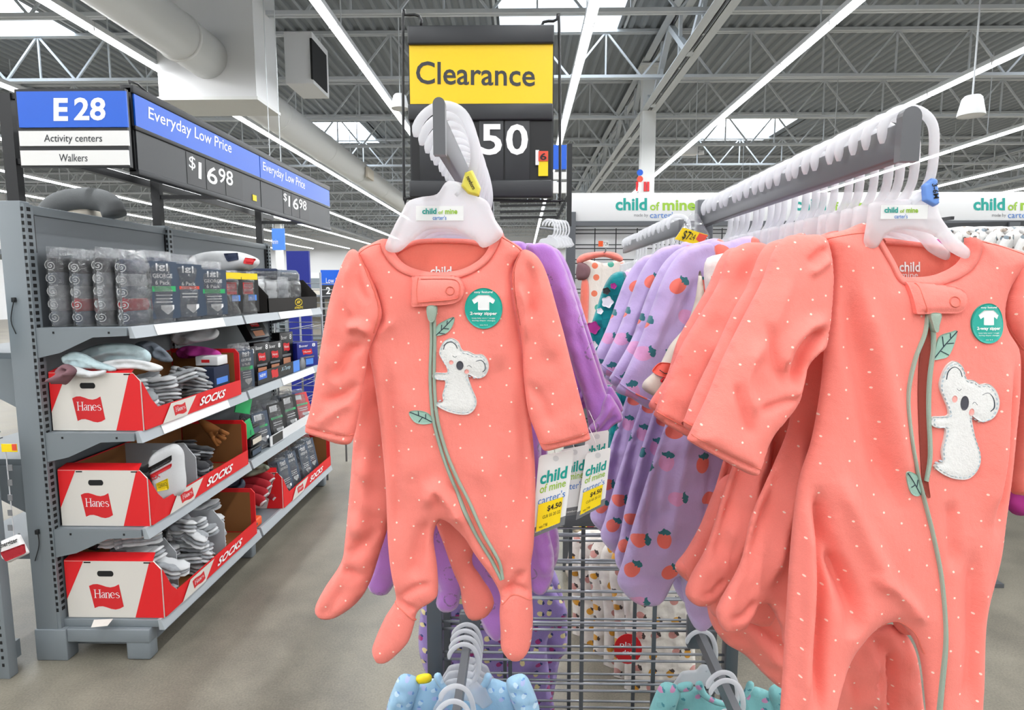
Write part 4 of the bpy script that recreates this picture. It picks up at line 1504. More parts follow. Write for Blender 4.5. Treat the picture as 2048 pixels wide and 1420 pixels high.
# --- purple velour sleepers further back on the left rail
pv = soft_garment('baby_sleeper', 'purple velour sleeper with folded mitten cuff, just behind the coral pair', 'baby clothes', 'purple velour sleepers',
    [('body', [(790, 492), (770, 620), (756, 800), (730, 930), (705, 940), (720, 1050), (745, 1120), (735, 1170), (748, 1188), (775, 1188), (800, 1150), (840, 1120), (875, 1170), (872, 1210), (890, 1226), (915, 1215), (925, 1180), (960, 1150), (960, 1230), (975, 1270), (1000, 1281), (1030, 1230), (1050, 1140), (1062, 1180), (1085, 1190), (1105, 1160), (1108, 1110), (1098, 1060), (1085, 950), (1080, 800), (1078, 650), (1062, 500), (1000, 484), (900, 500)], 0.93, 'purple_velour', dict(noise=0.004, nscale=60, folds=[([(1070, 1060), (1080, 1110), (1095, 1150)], 8, 0.008), ([(1085, 1040), (1095, 1090)], 8, -0.008)])),
     ('sleeve', [(1052, 500), (1070, 487), (1092, 487), (1112, 500), (1132, 540), (1152, 600), (1172, 665), (1195, 735), (1218, 800), (1246, 838), (1222, 848), (1206, 866), (1182, 872), (1176, 845), (1168, 800), (1130, 690), (1090, 590)], lambda P: 0.915 - np.clip((P[:, 1] - 500) / 380, 0, 1) * 0.02, 'purple_velour', dict(thick=0.016, edge=24, step=7, folds=[([(1150, 640), (1170, 720), (1190, 790)], 10, -0.006), ([(1120, 560), (1140, 640)], 12, 0.005)])),
     ('mitten_cuff', [(1214, 788), (1232, 806), (1246, 838), (1228, 850), (1205, 870), (1184, 873), (1176, 856), (1196, 832)], 0.885, 'purple_velour', dict(thick=0.012, edge=12, step=5, folds=[([(1180, 862), (1204, 835), (1224, 804)], 6, 0.006), ([(1192, 868), (1220, 838), (1236, 828)], 4, -0.005)]))], (900, 1280), 0.93)
clone(pv, 0.012, 0.07, 0.0, 0.0, 'purple velour sleeper second in the row behind the coral pair')
clone(pv, -0.015, 0.14, 0.01, 0.0, 'purple velour sleeper furthest back on the left rail')

# --- corals behind the right front sleeper
def coral_generic(seed, label, lower=0):
    r = np.random.default_rng(seed)
    j = lambda P, a=7: [(x + r.uniform(-a, a), y + r.uniform(-a, a)) for x, y in P]
    body = [(1733, 452), (1690, 462), (1648, 478), (1662, 530), (1650, 640), (1630, 760), (1606, 880), (1575, 960), (1535, 1080), (1500, 1180), (1462, 1260), (1455, 1300), (1478, 1330), (1515, 1318), (1560, 1270), (1590, 1320), (1600, 1360), (1640, 1370), (1668, 1330), (1680, 1230), (1720, 1140), (1780, 1120), (1820, 1200), (1840, 1320), (1880, 1345), (1920, 1320), (1940, 1200), (1985, 1080), (2005, 900), (2020, 760), (2010, 640), (2030, 560), (2000, 492), (1951, 480), (1935, 520), (1880, 555), (1835, 562), (1798, 556), (1765, 500)]
    body = j(body)
    Yb = lambda P: 0.785 - np.clip((P[:, 1] - 470) / 950, 0, 1.3) * 0.07
    sl = j(R_sleeve_out, 5)
    folds = [([(1600, 900), (1560, 1050), (1510, 1200)], 16, -0.012), ([(1630, 900), (1600, 1060), (1560, 1220)], 16, 0.012), ([(1660, 900), (1650, 1080), (1630, 1260)], 15, -0.012), ([(1700, 880), (1690, 1040), (1650, 1150)], 15, 0.01), ([(1480, 1280), (1500, 1290), (1540, 1250)], 8, -0.006), ([(1760, 900), (1750, 1050)], 16, -0.01)]
    return soft_garment('baby_sleeper', label, 'baby clothes', 'coral koala sleepers',
        [('body', body, Yb, 'coral_dots', dict(thick=0.016, edge=34, step=8, noise=0.004, nscale=90, seed=seed, folds=folds)),
         ('sleeve', sl, lambda P: 0.778 - np.clip((P[:, 1] - 470) / 470, 0, 1) * 0.07, 'coral_dots', dict(thick=0.018, edge=36, step=8, noise=0.003, nscale=90, seed=seed + 1, folds=[([(1640, 520), (1560, 620), (1500, 760)], 18, 0.008), ([(1650, 660), (1590, 700), (1560, 800)], 12, -0.012), ([(1380, 872), (1440, 902), (1514, 936)], 5, -0.005, 'e')])),
         ('sleeve', [(2040, 520), (2090, 530), (2120, 600), (2130, 720), (2120, 860), (2090, 980), (2040, 990), (2018, 972), (2026, 880), (2040, 760), (2030, 700), (2006, 640), (2010, 590)], 0.775, 'coral_dots', dict(step=12))], (1800, 1420), 0.765,
        bands=[('sleeve', 0, [(1381, 868), (1440, 900), (1516, 936)], 4, 'coral_stitch')])
g1 = coral_generic(21, 'coral dotted sleeper second on the right rail, sleeve tucked behind the front one')
place(g1, 0.01, 0.075)
g2 = coral_generic(22, 'coral dotted sleeper third on the right rail, sleeve end turned outward')
place(g2, -0.012, 0.14)
g3 = coral_generic(23, 'coral dotted sleeper fourth on the right rail, next to the lavender ones')
place(g3, 0.0, 0.21, 0.0)
lowc = soft_garment('baby_sleeper', 'coral dotted sleeper hanging lowest, its feet gathered beside the front sleeper', 'baby clothes', 'coral koala sleepers',
    [('body', [(1560, 950), (1480, 980), (1440, 1100), (1415, 1180), (1420, 1240), (1450, 1285), (1490, 1310), (1530, 1350), (1565, 1378), (1620, 1390), (1640, 1300), (1660, 1100), (1640, 960)], 0.98, 'coral_dots', dict(thick=0.02, edge=40, step=8, noise=0.004, folds=[([(1440, 1210), (1490, 1250), (1560, 1330)], 12, 0.01), ([(1450, 1180), (1500, 1230), (1570, 1300)], 10, -0.012), ([(1500, 1050), (1490, 1150)], 12, -0.01)])),
     ('foot', [(1495, 1120), (1520, 1110), (1560, 1150), (1566, 1200), (1545, 1225), (1515, 1222), (1508, 1190)], 0.955, 'coral_dots', dict(thick=0.022, edge=22, step=7)),
     ('leg', [(1440, 960), (1480, 960), (1470, 1080), (1462, 1180), (1466, 1215), (1448, 1234), (1425, 1230), (1405, 1190), (1360, 1150), (1350, 1130), (1372, 1100), (1400, 1050)], 0.945, 'coral_dots', dict(thick=0.02, edge=24, step=7, folds=[([(1360, 1140), (1395, 1148), (1425, 1130)], 7, -0.006), ([(1428, 1050), (1424, 1130), (1430, 1210)], 7, -0.008)]))], (1500, 1390), 0.98)

# --- lavender strawberry sleepers and the others behind them
def lav(seed, label, m='lavender_berries', group='lavender strawberry sleepers'):
    r = np.random.default_rng(seed)
    j = lambda P, a=5: [(x + r.uniform(-a, a), y + r.uniform(-a, a)) for x, y in P]
    body = j([(1470, 486), (1420, 492), (1390, 500), (1372, 600), (1345, 700), (1318, 800), (1286, 900), (1258, 1000), (1236, 1080), (1229, 1112), (1242, 1146), (1272, 1160), (1305, 1150), (1336, 1110), (1350, 1170), (1370, 1205), (1402, 1200), (1420, 1150), (1440, 1050), (1500, 1020), (1560, 1060), (1600, 1150), (1640, 1150), (1670, 1000), (1670, 800), (1660, 600), (1650, 500), (1580, 488), (1520, 520)])
    sl = j([(1402, 498), (1365, 494), (1335, 512), (1312, 548), (1290, 600), (1264, 672), (1230, 742), (1222, 762), (1250, 780), (1288, 796), (1302, 770), (1326, 722), (1350, 682), (1372, 640), (1398, 580)], 4)
    return soft_garment('baby_sleeper', label, 'baby clothes', group,
        [('body', body, lambda P: 1.21 - np.clip((P[:, 1] - 480) / 700, 0, 1) * 0.03, m, dict(thick=0.014, edge=24, step=8, noise=0.005, nscale=60, seed=seed, folds=[([(1340, 760), (1300, 900), (1270, 1060)], 11, -0.01), ([(1370, 760), (1340, 900), (1310, 1080)], 11, 0.01), ([(1400, 760), (1390, 950), (1370, 1130)], 11, -0.01), ([(1236, 1105), (1275, 1100), (1310, 1110)], 6, -0.005)])),
         ('sleeve', sl, lambda P: 1.20 - np.clip((P[:, 1] - 480) / 320, 0, 1) * 0.035, m, dict(thick=0.013, edge=18, step=7, seed=seed + 5, folds=[([(1340, 540), (1310, 620), (1280, 700)], 9, 0.007), ([(1365, 560), (1335, 640)], 7, -0.008)])),
         ('sleeve', [(1650, 500), (1700, 520), (1740, 640), (1780, 760), (1730, 790), (1690, 700), (1660, 600)], 1.20, m, dict(step=14))], (1500, 1200), 1.21,
        bands=[('sleeve', 0, [(1228, 750), (1256, 768), (1292, 784)], 3, m)])
labs = ['lavender strawberry sleeper nearest to the coral ones, mostly hidden', 'lavender strawberry sleeper whose wide sleeve end shows a teal strawberry leaf', 'lavender strawberry sleeper in the middle of its row', 'lavender strawberry sleeper with its shoulder rising behind the others', 'lavender strawberry sleeper furthest back, beside the teal mermaid one']
pos = [(-0.005, -0.10, 0.0), (0.0, 0.0, 0), (-0.012, 0.07, 0.01), (0.005, 0.14, -0.01), (-0.02, 0.21, 0.0)]
l0 = lav(31, labs[0]); l1 = lav(33, labs[1])
place(l0, *pos[0]); place(l1, *pos[1])
for k in (2, 3, 4):
    src = l0 if k % 2 == 0 else l1
    c = copy_tree(src)
    l = ORIG[src.name]
    c.location = (l[0] + pos[k][0], l[1] + pos[k][1], l[2] + pos[k][2])
    c.rotation_euler = (0, 0, (-0.05, 0.04, -0.03)[k - 2])
    c['label'] = labs[k]
fl = soft_garment('baby_sleeper', 'white flamingo print sleeper sleeve between the lavender and coral ones', 'baby clothes', None,
    [('body', [(1520, 500), (1440, 508), (1408, 530), (1420, 640), (1450, 760), (1470, 860), (1540, 880), (1600, 860), (1610, 700), (1600, 510)], 1.05, 'flamingo_print', dict(step=12)),
     ('sleeve', [(1400, 540), (1390, 600), (1372, 650), (1340, 690), (1316, 735), (1286, 765), (1290, 782), (1330, 800), (1352, 790), (1368, 740), (1392, 690), (1410, 620)], lambda P: 1.035 - np.clip((P[:, 1] - 540) / 260, 0, 1) * 0.03, 'cream', dict(thick=0.012, edge=14, step=6))], (1420, 1080), 1.05)
for nm, out in (('flamingo_print', [(1304, 742), (1318, 726), (1336, 724), (1350, 732), (1352, 748), (1336, 752), (1318, 750)]),):
    s = Soft([(1400, 540), (1390, 600), (1372, 650), (1340, 690), (1316, 735), (1286, 765), (1290, 782), (1330, 800), (1352, 790), (1368, 740), (1392, 690), (1410, 620)], lambda P: 1.035 - np.clip((P[:, 1] - 540) / 260, 0, 1) * 0.03, thick=0.012, edge=14, step=6, noise=0)
    pr_ = patch(s.surf, out, 0.004, 'flamingo_print', 'tag_red', fl, step=4, thick=0.0004)
    ribbon(s.surf, [(1328, 750), (1318, 760), (1330, 764), (1322, 774)], 2, 0.005, 'leg_print', 'red_card', pr_, step=3, thick=0.0003)
    ribbon(s.surf, [(1316, 738), (1326, 744), (1338, 742)], 1.5, 0.0055, 'smile_print', 'ink_black', pr_, step=3, thick=0.0003)
mm = soft_garment('baby_sleeper', 'teal floral and mermaid scale print outfit at the far end of the right rail', 'baby clothes', None,
    [('body', [(1262, 536), (1240, 560), (1228, 620), (1215, 690), (1210, 760), (1225, 800), (1225, 900), (1225, 980), (1250, 1010), (1330, 1010), (1380, 900), (1390, 700), (1370, 560), (1320, 530)], 1.50, 'mermaid_scales', dict(step=9, edge=20)),
     ('sleeve', [(1250, 545), (1225, 548), (1207, 575), (1192, 620), (1176, 670), (1174, 690), (1186, 720), (1204, 742), (1212, 735), (1222, 690), (1238, 620), (1252, 575)], lambda P: 1.485 - np.clip((P[:, 1] - 540) / 200, 0, 1) * 0.02, 'teal_floral', dict(step=6, edge=14, thick=0.014)),
     ('skirt', [(1222, 790), (1262, 790), (1272, 860), (1262, 960), (1255, 1000), (1230, 990), (1215, 930), (1218, 850)], 1.46, 'teal_floral', dict(step=8, edge=16, noise=0.004))], (1280, 1010), 1.5)
s = Soft([(1222, 555), (1250, 545), (1240, 720), (1180, 720), (1180, 640)], 1.462, thick=0.006, edge=14, step=8)
for cx, cy, r, m in ((1186, 655, 12, 'magenta_cloth'), (1214, 604, 11, 'white_ink'), (1212, 582, 7, 'ink_black'), (1199, 622, 6, 'white_ink'), (1186, 690, 8, 'white_ink'), (1226, 572, 6, 'magenta_cloth')):
    patch(s.surf, [(cx + r * (1 + 0.15 * math.cos(5 * t)) * math.cos(t), cy + r * (1 + 0.15 * math.cos(5 * t)) * math.sin(t)) for t in np.linspace(0, 2 * PI, 20, endpoint=False)], 0.004, 'flower_print', m, mm, step=3, thick=0.0006)

# --- price tag holder and small labels on the right rail
PTY = 1.40
pt = thing('price_tag', 'yellow and red price tag in a clear holder on the right rail bracket', 'price tag', aY(1380, 495, PTY))
q = [aY(x, y, PTY) for x, y in ((1350, 478), (1366, 455), (1416, 470), (1402, 493))]
MB().prism(q, (0, 0.003, 0)).build('card', 'tag_yellow', pt)
q = [aY(x, y, PTY - 0.001) for x, y in ((1392, 478), (1399, 466), (1416, 471), (1404, 489))]
MB().prism(q, (0, 0.002, 0)).build('red_block', 'tag_red', pt)
lettering('print', '$7', px_quad_Y([(1362, 479), (1376, 483), (1384, 464), (1370, 460)], PTY - 0.002), 'ink_black', pt, bold=0.01)
lettering('print', '24', px_quad_Y([(1378, 478), (1388, 481), (1393, 469), (1383, 466)], PTY - 0.002), 'ink_black', pt)
q = [aY(x, y, PTY + 0.002) for x, y in ((1346, 484), (1384, 424), (1396, 428), (1420, 472), (1405, 500))]
MB().prism(q, (0, 0.002, 0)).build('holder', 'clear_film', pt)

# ------------------------------------------------------------------ hang tags of the left sleepers
def hang_tag(pts, Y, label, yellow=True):
    """pts: tl tr br bl in px"""
    t = thing('hang_tag', label, 'hang tag', aY(*pts[3], Y), 'hang tags on the left rail')
    f = px_quad_Y([pts[3], pts[2], pts[1], pts[0]], Y)
    g = lambda u, v, dy=0.0: Vector(f(np.array([[u, v]]))[0]) + Vector((0, dy, 0))
    MB().prism([g(0, 0), g(1, 0), g(1, 0.97), g(0.95, 1), g(0.05, 1), g(0, 0.97)], (0, 0.0012, 0)).build('card', 'tag_white', t)
    MB().prism([g(0, 0, -0.0004), g(1, 0, -0.0004), g(1, 0.12, -0.0004), g(0, 0.12, -0.0004)], (0, 0.0003, 0)).build('grey_footer', 'tag_grey', t)
    sub = lambda u0, v0, u1, v1, dy: (lambda U: f(np.stack([u0 + (u1 - u0) * U[:, 0], v0 + (v1 - v0) * U[:, 1]], 1)) + np.array([0, dy, 0]))
    lettering('print', 'child', sub(0.1, 0.64, 0.88, 0.80, -0.0007), 'brand_teal', t, bold=0.03)
    lettering('print', 'of mine', sub(0.12, 0.53, 0.88, 0.635, -0.0007), 'brand_green', t, bold=0.01)
    lettering('print', "carter's", sub(0.1, 0.39, 0.9, 0.49, -0.0007), 'brand_blue', t)
    lettering('print', 'baby + newborn', sub(0.1, 0.04, 0.8, 0.08, -0.0012), 'white_ink', t)
    c = g(0.5, 0.93, -0.0006)
    MB().prism([c + Vector((0.004 * math.cos(a), 0, 0.004 * math.sin(a))) for a in np.linspace(0, 2 * PI, 12, endpoint=False)], (0, 0.0003, 0)).build('eyelet', 'eyelet_clear', t)
    if yellow:
        st_ = MB().prism([g(0.12, 0.06, -0.002), g(0.84, 0.06, -0.002), g(0.84, 0.40, -0.002), g(0.12, 0.40, -0.002)], (0, 0.0008, 0)).build('price_sticker', 'tag_yellow', t)
        lettering('print', '$4.50', sub(0.40, 0.27, 0.82, 0.35, -0.0026), 'ink_black', st_, bold=0.02)
        lettering('print', 'CLR 03 20 22', sub(0.28, 0.2, 0.8, 0.24, -0.0026), 'ink_black', st_)
        lettering('print', 'was 7.98', sub(0.2, 0.09, 0.45, 0.13, -0.0026), 'ink_black', st_)
    a = g(0.5, 0.95)
    MB().tube([a, a + Vector((-0.005, 0.004, 0.02)), a + Vector((-0.012, 0.01, 0.035))], 0.0006, 5).build('tag_string', 'tag_white', t)
    return t
hang_tag([(1078, 912), (1148, 899), (1129, 1049), (1063, 1076)], 0.795, 'white hang tag with yellow price sticker, frontmost below the left sleeper sleeve')
hang_tag([(1122, 900), (1179, 889), (1166, 1027), (1108, 1036)], 0.825, 'white hang tag without a price sticker, squeezed between two others', False)
hang_tag([(1172, 908), (1222, 895), (1209, 1010), (1152, 1040)], 0.815, 'white hang tag with yellow price sticker, rightmost of the bunch')
hang_tag([(1172, 868), (1218, 860), (1210, 985), (1160, 992)], 0.86, 'white hang tag at the back of the bunch, only its top edge visible', False)

# ------------------------------------------------------------------ lower arms: hangers and clothes
xl, zl, zbl = RAIL['l']
def low_hangers(side, ys, label, group):
    p = LOW[side]
    b0 = hanger('clothes_hanger', label, HL_hook, HL_body, YL, group)
    l = ORIG[b0.name]
    for i, y in enumerate(ys):
        o = b0 if i == 0 else copy_tree(b0)
        o.location = (l.x + p.x - xl, y, l.z + (p.z + 0.016 - zl) - 0.02)
        o.rotation_euler = (0, 0, random.uniform(-0.12, 0.12))
        o['label'] = label % ORD[i]
low_hangers('l', [1.06, 1.10, 1.14, 1.21, 1.26, 1.42, 1.45, 1.48, 1.51], 'frosted hanger, %s from the front on the lower left arm above light blue tops', 'hangers on the lower left arm')
low_hangers('r', [1.12, 1.15, 1.18, 1.30, 1.33, 1.50], 'frosted hanger, %s from the front on the lower right arm above mint tops', 'hangers on the lower right arm')

def low_top(label, cx, cy, Y, m, group, sc=1.0, cuffm=None):
    T = lambda P: [(cx + x * sc, cy + y * sc) for x, y in P]
    return soft_garment('baby_shirt', label, 'baby clothes', group,
        [('body', T([(-60, 4), (-95, 14), (-120, 26), (-118, 120), (-112, 240), (0, 255), (112, 240), (118, 120), (120, 26), (95, 14), (60, 4), (40, 28), (0, 40), (-40, 28)]), Y, m, dict(step=9, noise=0.005, nscale=50, edge=26)),
         ('sleeve', T([(-95, 8), (-130, -6), (-150, 20), (-168, 80), (-150, 110), (-122, 90), (-104, 50)]), Y - 0.015, m, dict(step=7, noise=0.006, nscale=35, thick=0.018, edge=20)),
         ('sleeve', T([(95, 8), (130, -6), (150, 20), (168, 80), (150, 110), (122, 90), (104, 50)]), Y - 0.015, m, dict(step=7, noise=0.006, nscale=35, thick=0.018, edge=20)),
         ('neck_band', T([(-64, 0), (-50, -8), (-36, 20), (0, 34), (36, 20), (50, -8), (64, 0), (46, 30), (0, 48), (-46, 30)]), Y - 0.012, cuffm or m, dict(step=6, thick=0.008, edge=8, noise=0.0015)),
         ('shoulder_tape', T([(-100, -2), (-72, -6), (-70, 12), (-100, 16)]), Y - 0.018, 'tag_yellow' if 'yellow' in label else m, dict(step=6, thick=0.008, edge=6, noise=0))], (cx, cy + 250 * sc), Y)
def low_at(side, Y, drop=0.012):
    p = LOW[side]
    d = (p.z - drop - CAMZ) / Y
    return 1046 + p.x * F_PX / Y * 1.0, 575 - d * F_PX
for side, Y, lb, m, g_ in (('l', 1.16, 'light blue print top with yellow shoulder tape, front of the lower left arm', 'ice_blue_print', 'light blue baby tops'), ('l', 1.30, 'light blue print top behind the first on the lower left arm', 'ice_blue_print', 'light blue baby tops'),
                           ('l', 1.44, 'light blue print top with yellow shoulder tape, back of the lower left arm', 'ice_blue_print', 'light blue baby tops'), ('r', 1.24, 'mint green print top at the front of the lower right arm', 'mint_print', 'mint baby tops'), ('r', 1.42, 'mint green print top at the back of the lower right arm', 'mint_print', 'mint baby tops')):
    cx, cy = low_at(side, Y)
    low_top(lb, cx, cy, Y, m, g_, 1.32 / Y)

# ------------------------------------------------------------------ clothes on the far side of the rack
def far_top(label, out, Y, m, group, name='baby_outfit', **kw):
    k = dict(step=9, noise=0.006, nscale=50, edge=18)
    k.update(kw)
    cx = sum(p[0] for p in out) / len(out)
    lo = max(p[1] for p in out)
    top = min(p[1] for p in out)
    nb = [(cx - 24, top + 2), (cx + 24, top + 2), (cx + 18, top + 16), (cx, top + 22), (cx - 18, top + 16)]
    sl = []
    if 'animal' in label:
        L, R_ = min(p[0] for p in out), max(p[0] for p in out)
        for e, sg_ in ((L, -1), (R_, 1)):
            sl.append(('sleeve', [(e - sg_ * 26, top + 10), (e - sg_ * 2, top + 24), (e + sg_ * 26, top + 100), (e + sg_ * 34, top + 150), (e + sg_ * 4, top + 160), (e - sg_ * 8, top + 110), (e - sg_ * 22, top + 60)], Y - 0.012, m, dict(step=8, edge=12, thick=0.014)))
    return soft_garment(name, label, 'baby clothes', group, sl + [('body', out, Y, m, k), ('neck_band', nb, Y - 0.012, m, dict(step=6, thick=0.006, edge=6, noise=0))], (cx, lo), Y)
far_top('lavender butterfly print outfit hanging behind the wire grid, left side', [(900, 1100), (860, 1150), (842, 1220), (838, 1300), (860, 1370), (880, 1440), (1090, 1440), (1100, 1370), (1095, 1280), (1135, 1230), (1110, 1180), (1090, 1130), (1060, 1090)], 1.83, 'butterfly_print', 'butterfly print outfits')
far_top('second lavender butterfly print outfit further behind the wire grid', [(930, 1100), (900, 1160), (890, 1260), (900, 1400), (920, 1440), (1080, 1440), (1120, 1320), (1134, 1300), (1128, 1200), (1080, 1110)], 1.92, 'butterfly_print', 'butterfly print outfits')
for i in range(6):
    x = 1215 + i * 21
    y = 1062 + i * 6
    far_top(['white giraffe print outfit leftmost of the row behind the wire grid', 'white giraffe print outfit second from the left behind the wire grid', 'white giraffe print outfit third from the left behind the wire grid', 'white giraffe print outfit fourth from the left behind the wire grid', 'white giraffe print outfit fifth from the left behind the wire grid', 'white giraffe print outfit rightmost of the row behind the wire grid'][i],
            [(x - 55, y), (x - 80, y + 60), (x - 70, y + 150), (x - 66, y + 380), (x, y + 395), (x + 66, y + 380), (x + 70, y + 150), (x + 80, y + 60), (x + 55, y)], 2.42 - i * 0.07, 'giraffe_print', 'giraffe print outfits', noise=0.009, nscale=30)
for i, (x, m) in enumerate(((1172, 'cream'), (1186, 'tag_yellow'), (1202, 'red_cloth'), (1216, 'giraffe_print'))):
    far_top(['cream folded top hanging far behind the hang tags', 'mustard folded top hanging far behind the hang tags', 'red folded top hanging far behind the hang tags', 'giraffe print folded top hanging far behind the hang tags'][i],
            [(x - 10, 1050), (x - 26, 1080), (x - 40, 1150), (x + 10, 1160), (x + 24, 1100), (x + 22, 1052)], 2.9 - i * 0.08, m, None, step=7)
sticker_ = thing('round_tag', 'red round tag on the giraffe print outfit behind the grid', 'tag', aY(1256, 1340, 1.98))
MB().prism([aY(1256 + 28 * math.cos(t), 1298 + 30 * math.sin(t), 1.985) for t in np.linspace(0, 2 * PI, 24, endpoint=False)], (0, 0.002, 0)).build('disc', 'red_card', sticker_)
lettering('print', 'play', pxbox_Y(1240, 1284, 1272, 1296, 1.983), 'white_ink', sticker_)
lettering('print', 'day', pxbox_Y(1244, 1300, 1268, 1312, 1.983), 'white_ink', sticker_)

# ================================================================== BACK WALL BAY
BY = 4.05
bay = thing('display_bay', 'white wall bay with wire grid below a long brand header', 'wall bay', (2.0, BY, 0))
x0 = aY(1142, 440, BY).x
xe = x0 + 4.6
zt, zbm = aY(1142, 386, BY).z, aY(1142, 443, BY).z
MB().box((x0, BY, zbm), (xe, BY + 0.04, zt), bev=0.004).build('header_board', 'white_panel', bay)
MB().box((x0, BY - 0.012, zbm - 0.03), (xe, BY + 0.05, zbm)).build('header_rail', 'fixture_grey', bay)
MB().box((x0, BY + 0.10, 0.0), (xe, BY + 0.14, zbm - 0.02)).build('back_panel', 'white_panel', bay)
for k in range(5):
    xx = x0 + 1.145 * k
    MB().box((xx - 0.002, BY - 0.02, 0), (xx + 0.03, BY + 0.09, zbm + (0.06 if k == 0 else -0.02))).build('upright', 'fixture_grey', bay)
gz = zbm - 0.05
wm = MB().tube([(x0 + 0.03, 0, 0), (xe, 0, 0)], 0.0035, 5).mesh('grid_wire', 'charcoal')
zz = gz
while zz > 0.1:
    for d_ in (0, -0.025):
        o = link(bpy.data.objects.new('grid_wire', wm))
        o.parent = bay
        o.location = Vector((0, BY + 0.05, zz + d_)) - ORIG[bay.name]
    zz -= 0.099
xx = x0 + 0.165
wv = MB().tube([(0, 0, 0.08), (0, 0, gz + 0.01)], 0.0035, 5).mesh('grid_rod', 'charcoal')
while xx < xe:
    o = link(bpy.data.objects.new('grid_rod', wv))
    o.parent = bay
    o.location = Vector((xx, BY + 0.045, 0)) - ORIG[bay.name]
    xx += 0.141
MB().box((x0 + 0.03, BY + 0.06, 0), (xe, BY + 0.1, 0.95)).build('lower_panel', 'gondola_panel', bay)
for k in range(3):
    dx = 358 * k
    pb = lambda a, b_, c, d_: pxbox_Y(a + dx, b_, c + dx, d_, BY - 0.002)
    lettering('header_print', 'child', pb(1231, 396, 1294, 421), 'brand_teal', bay, bold=0.03)
    lettering('header_print', 'of', pb(1300, 404, 1319, 421), 'brand_green', bay, bold=0.02)
    lettering('header_print', 'mine', pb(1325, 400, 1391, 421), 'brand_green', bay, bold=0.03)
    lettering('header_print', 'made by', pb(1268, 427, 1296, 435), 'tag_grey', bay)
    lettering('header_print', "carter's", pb(1300, 424, 1352, 436), 'brand_blue', bay)
p = aY(1208, 505, 3.56)
MB().tube([(p.x, BY + 0.05, p.z), (p.x, 3.5, p.z), (p.x, 3.48, p.z + 0.02)], 0.004, 6).build('peg_hook', 'wire_grey', bay)
# outfit on the bay, with its price card
wo = soft_garment('baby_outfit', 'cream dotted outfit with coral shoulder ruffle hanging on the wall bay grid', 'baby clothes', None,
    [('body', [(1168, 520), (1165, 560), (1168, 610), (1172, 660), (1210, 668), (1250, 660), (1256, 600), (1250, 540), (1246, 520), (1208, 526)], 3.6, 'cream_dots', dict(step=6, edge=12, thick=0.02)),
     ('ruffle', [(1153, 520), (1166, 508), (1200, 503), (1230, 505), (1246, 516), (1240, 524), (1208, 514), (1172, 522), (1158, 530)], 3.57, 'coral_plain', dict(step=5, edge=6, thick=0.02)),
     ('sleeve', [(1158, 524), (1152, 545), (1156, 560), (1176, 556), (1180, 535)], 3.56, 'mauve_cloth', dict(step=5, edge=8, thick=0.02)),
     ('ribbon_tail', [(1164, 560), (1160, 610), (1158, 680), (1172, 690), (1178, 600), (1176, 562)], 3.57, 'coral_inside', dict(step=6, edge=6, thick=0.02))], (1208, 668), 3.6)
pc = thing('price_card', 'small price card clipped to the wall bay grid above the cream outfit', 'price card', aY(1206, 494, 4.088))
yb(1197, 482, 1217, 494, 4.085, 0.006).build('card', 'tag_white', pc)
yb(1197, 482, 1206, 493, 4.082, 0.003).build('orange_block', 'orange_card', pc)
lettering('print', '7.24', pxbox_Y(1207, 484, 1216, 491, 4.083), 'ink_black', pc)
# clothes on the far right rail
for i in range(6):
    x = 1925 + i * 34
    far_top(['white animal print sleeper at the left end of the far right rack', 'white animal print sleeper second on the far right rack', 'white animal print sleeper third on the far right rack', 'white animal print sleeper fourth on the far right rack', 'white animal print sleeper fifth on the far right rack', 'white animal print sleeper at the right end of the far right rack'][i],
            [(x - 20, 455), (x - 45, 470), (x - 60, 540), (x - 40, 640), (x - 35, 820), (x + 60, 820), (x + 70, 560), (x + 60, 480), (x + 30, 455)], 2.65 - i * 0.05, 'animal_print', 'animal print sleepers', step=10)
fr_ = thing('far_rack', 'grey rack arm carrying the white animal print sleepers at the right', 'rack', (2.3, 2.9, 0))
p, q_ = aY(1750, 452, 2.9), aY(1895, 438, 2.9)
MB().bar(aY(1755, 455, 2.95), aY(1905, 436, 2.3), 0.012).build('rail', 'charcoal', fr_)
MB().box((aY(1990, 700, 2.95).x, 2.93, 0), (aY(1990, 700, 2.95).x + 0.05, 2.97, aY(1990, 445, 2.95).z)).build('post', 'fixture_grey', fr_)
MB().bar(aY(1755, 455, 2.95), aY(2100, 445, 2.95), 0.02).build('cross_bar', 'charcoal', fr_)
MB().box((aY(1990, 700, 2.95).x - 0.02, 2.85, 0), (aY(1990, 700, 2.95).x + 0.07, 3.05, 0.02)).build('foot', 'fixture_grey', fr_)
far_top('magenta garment whose sleeve end shows low behind the right front sleeper', [(1590, 492), (1700, 478), (1800, 478), (1900, 490), (1985, 545), (2040, 700), (2075, 880), (2105, 1000), (2060, 1030), (2014, 1014), (2000, 900), (1960, 760), (1900, 720), (1880, 900), (1700, 920), (1600, 900), (1580, 700)], 1.03, 'magenta_cloth', None)
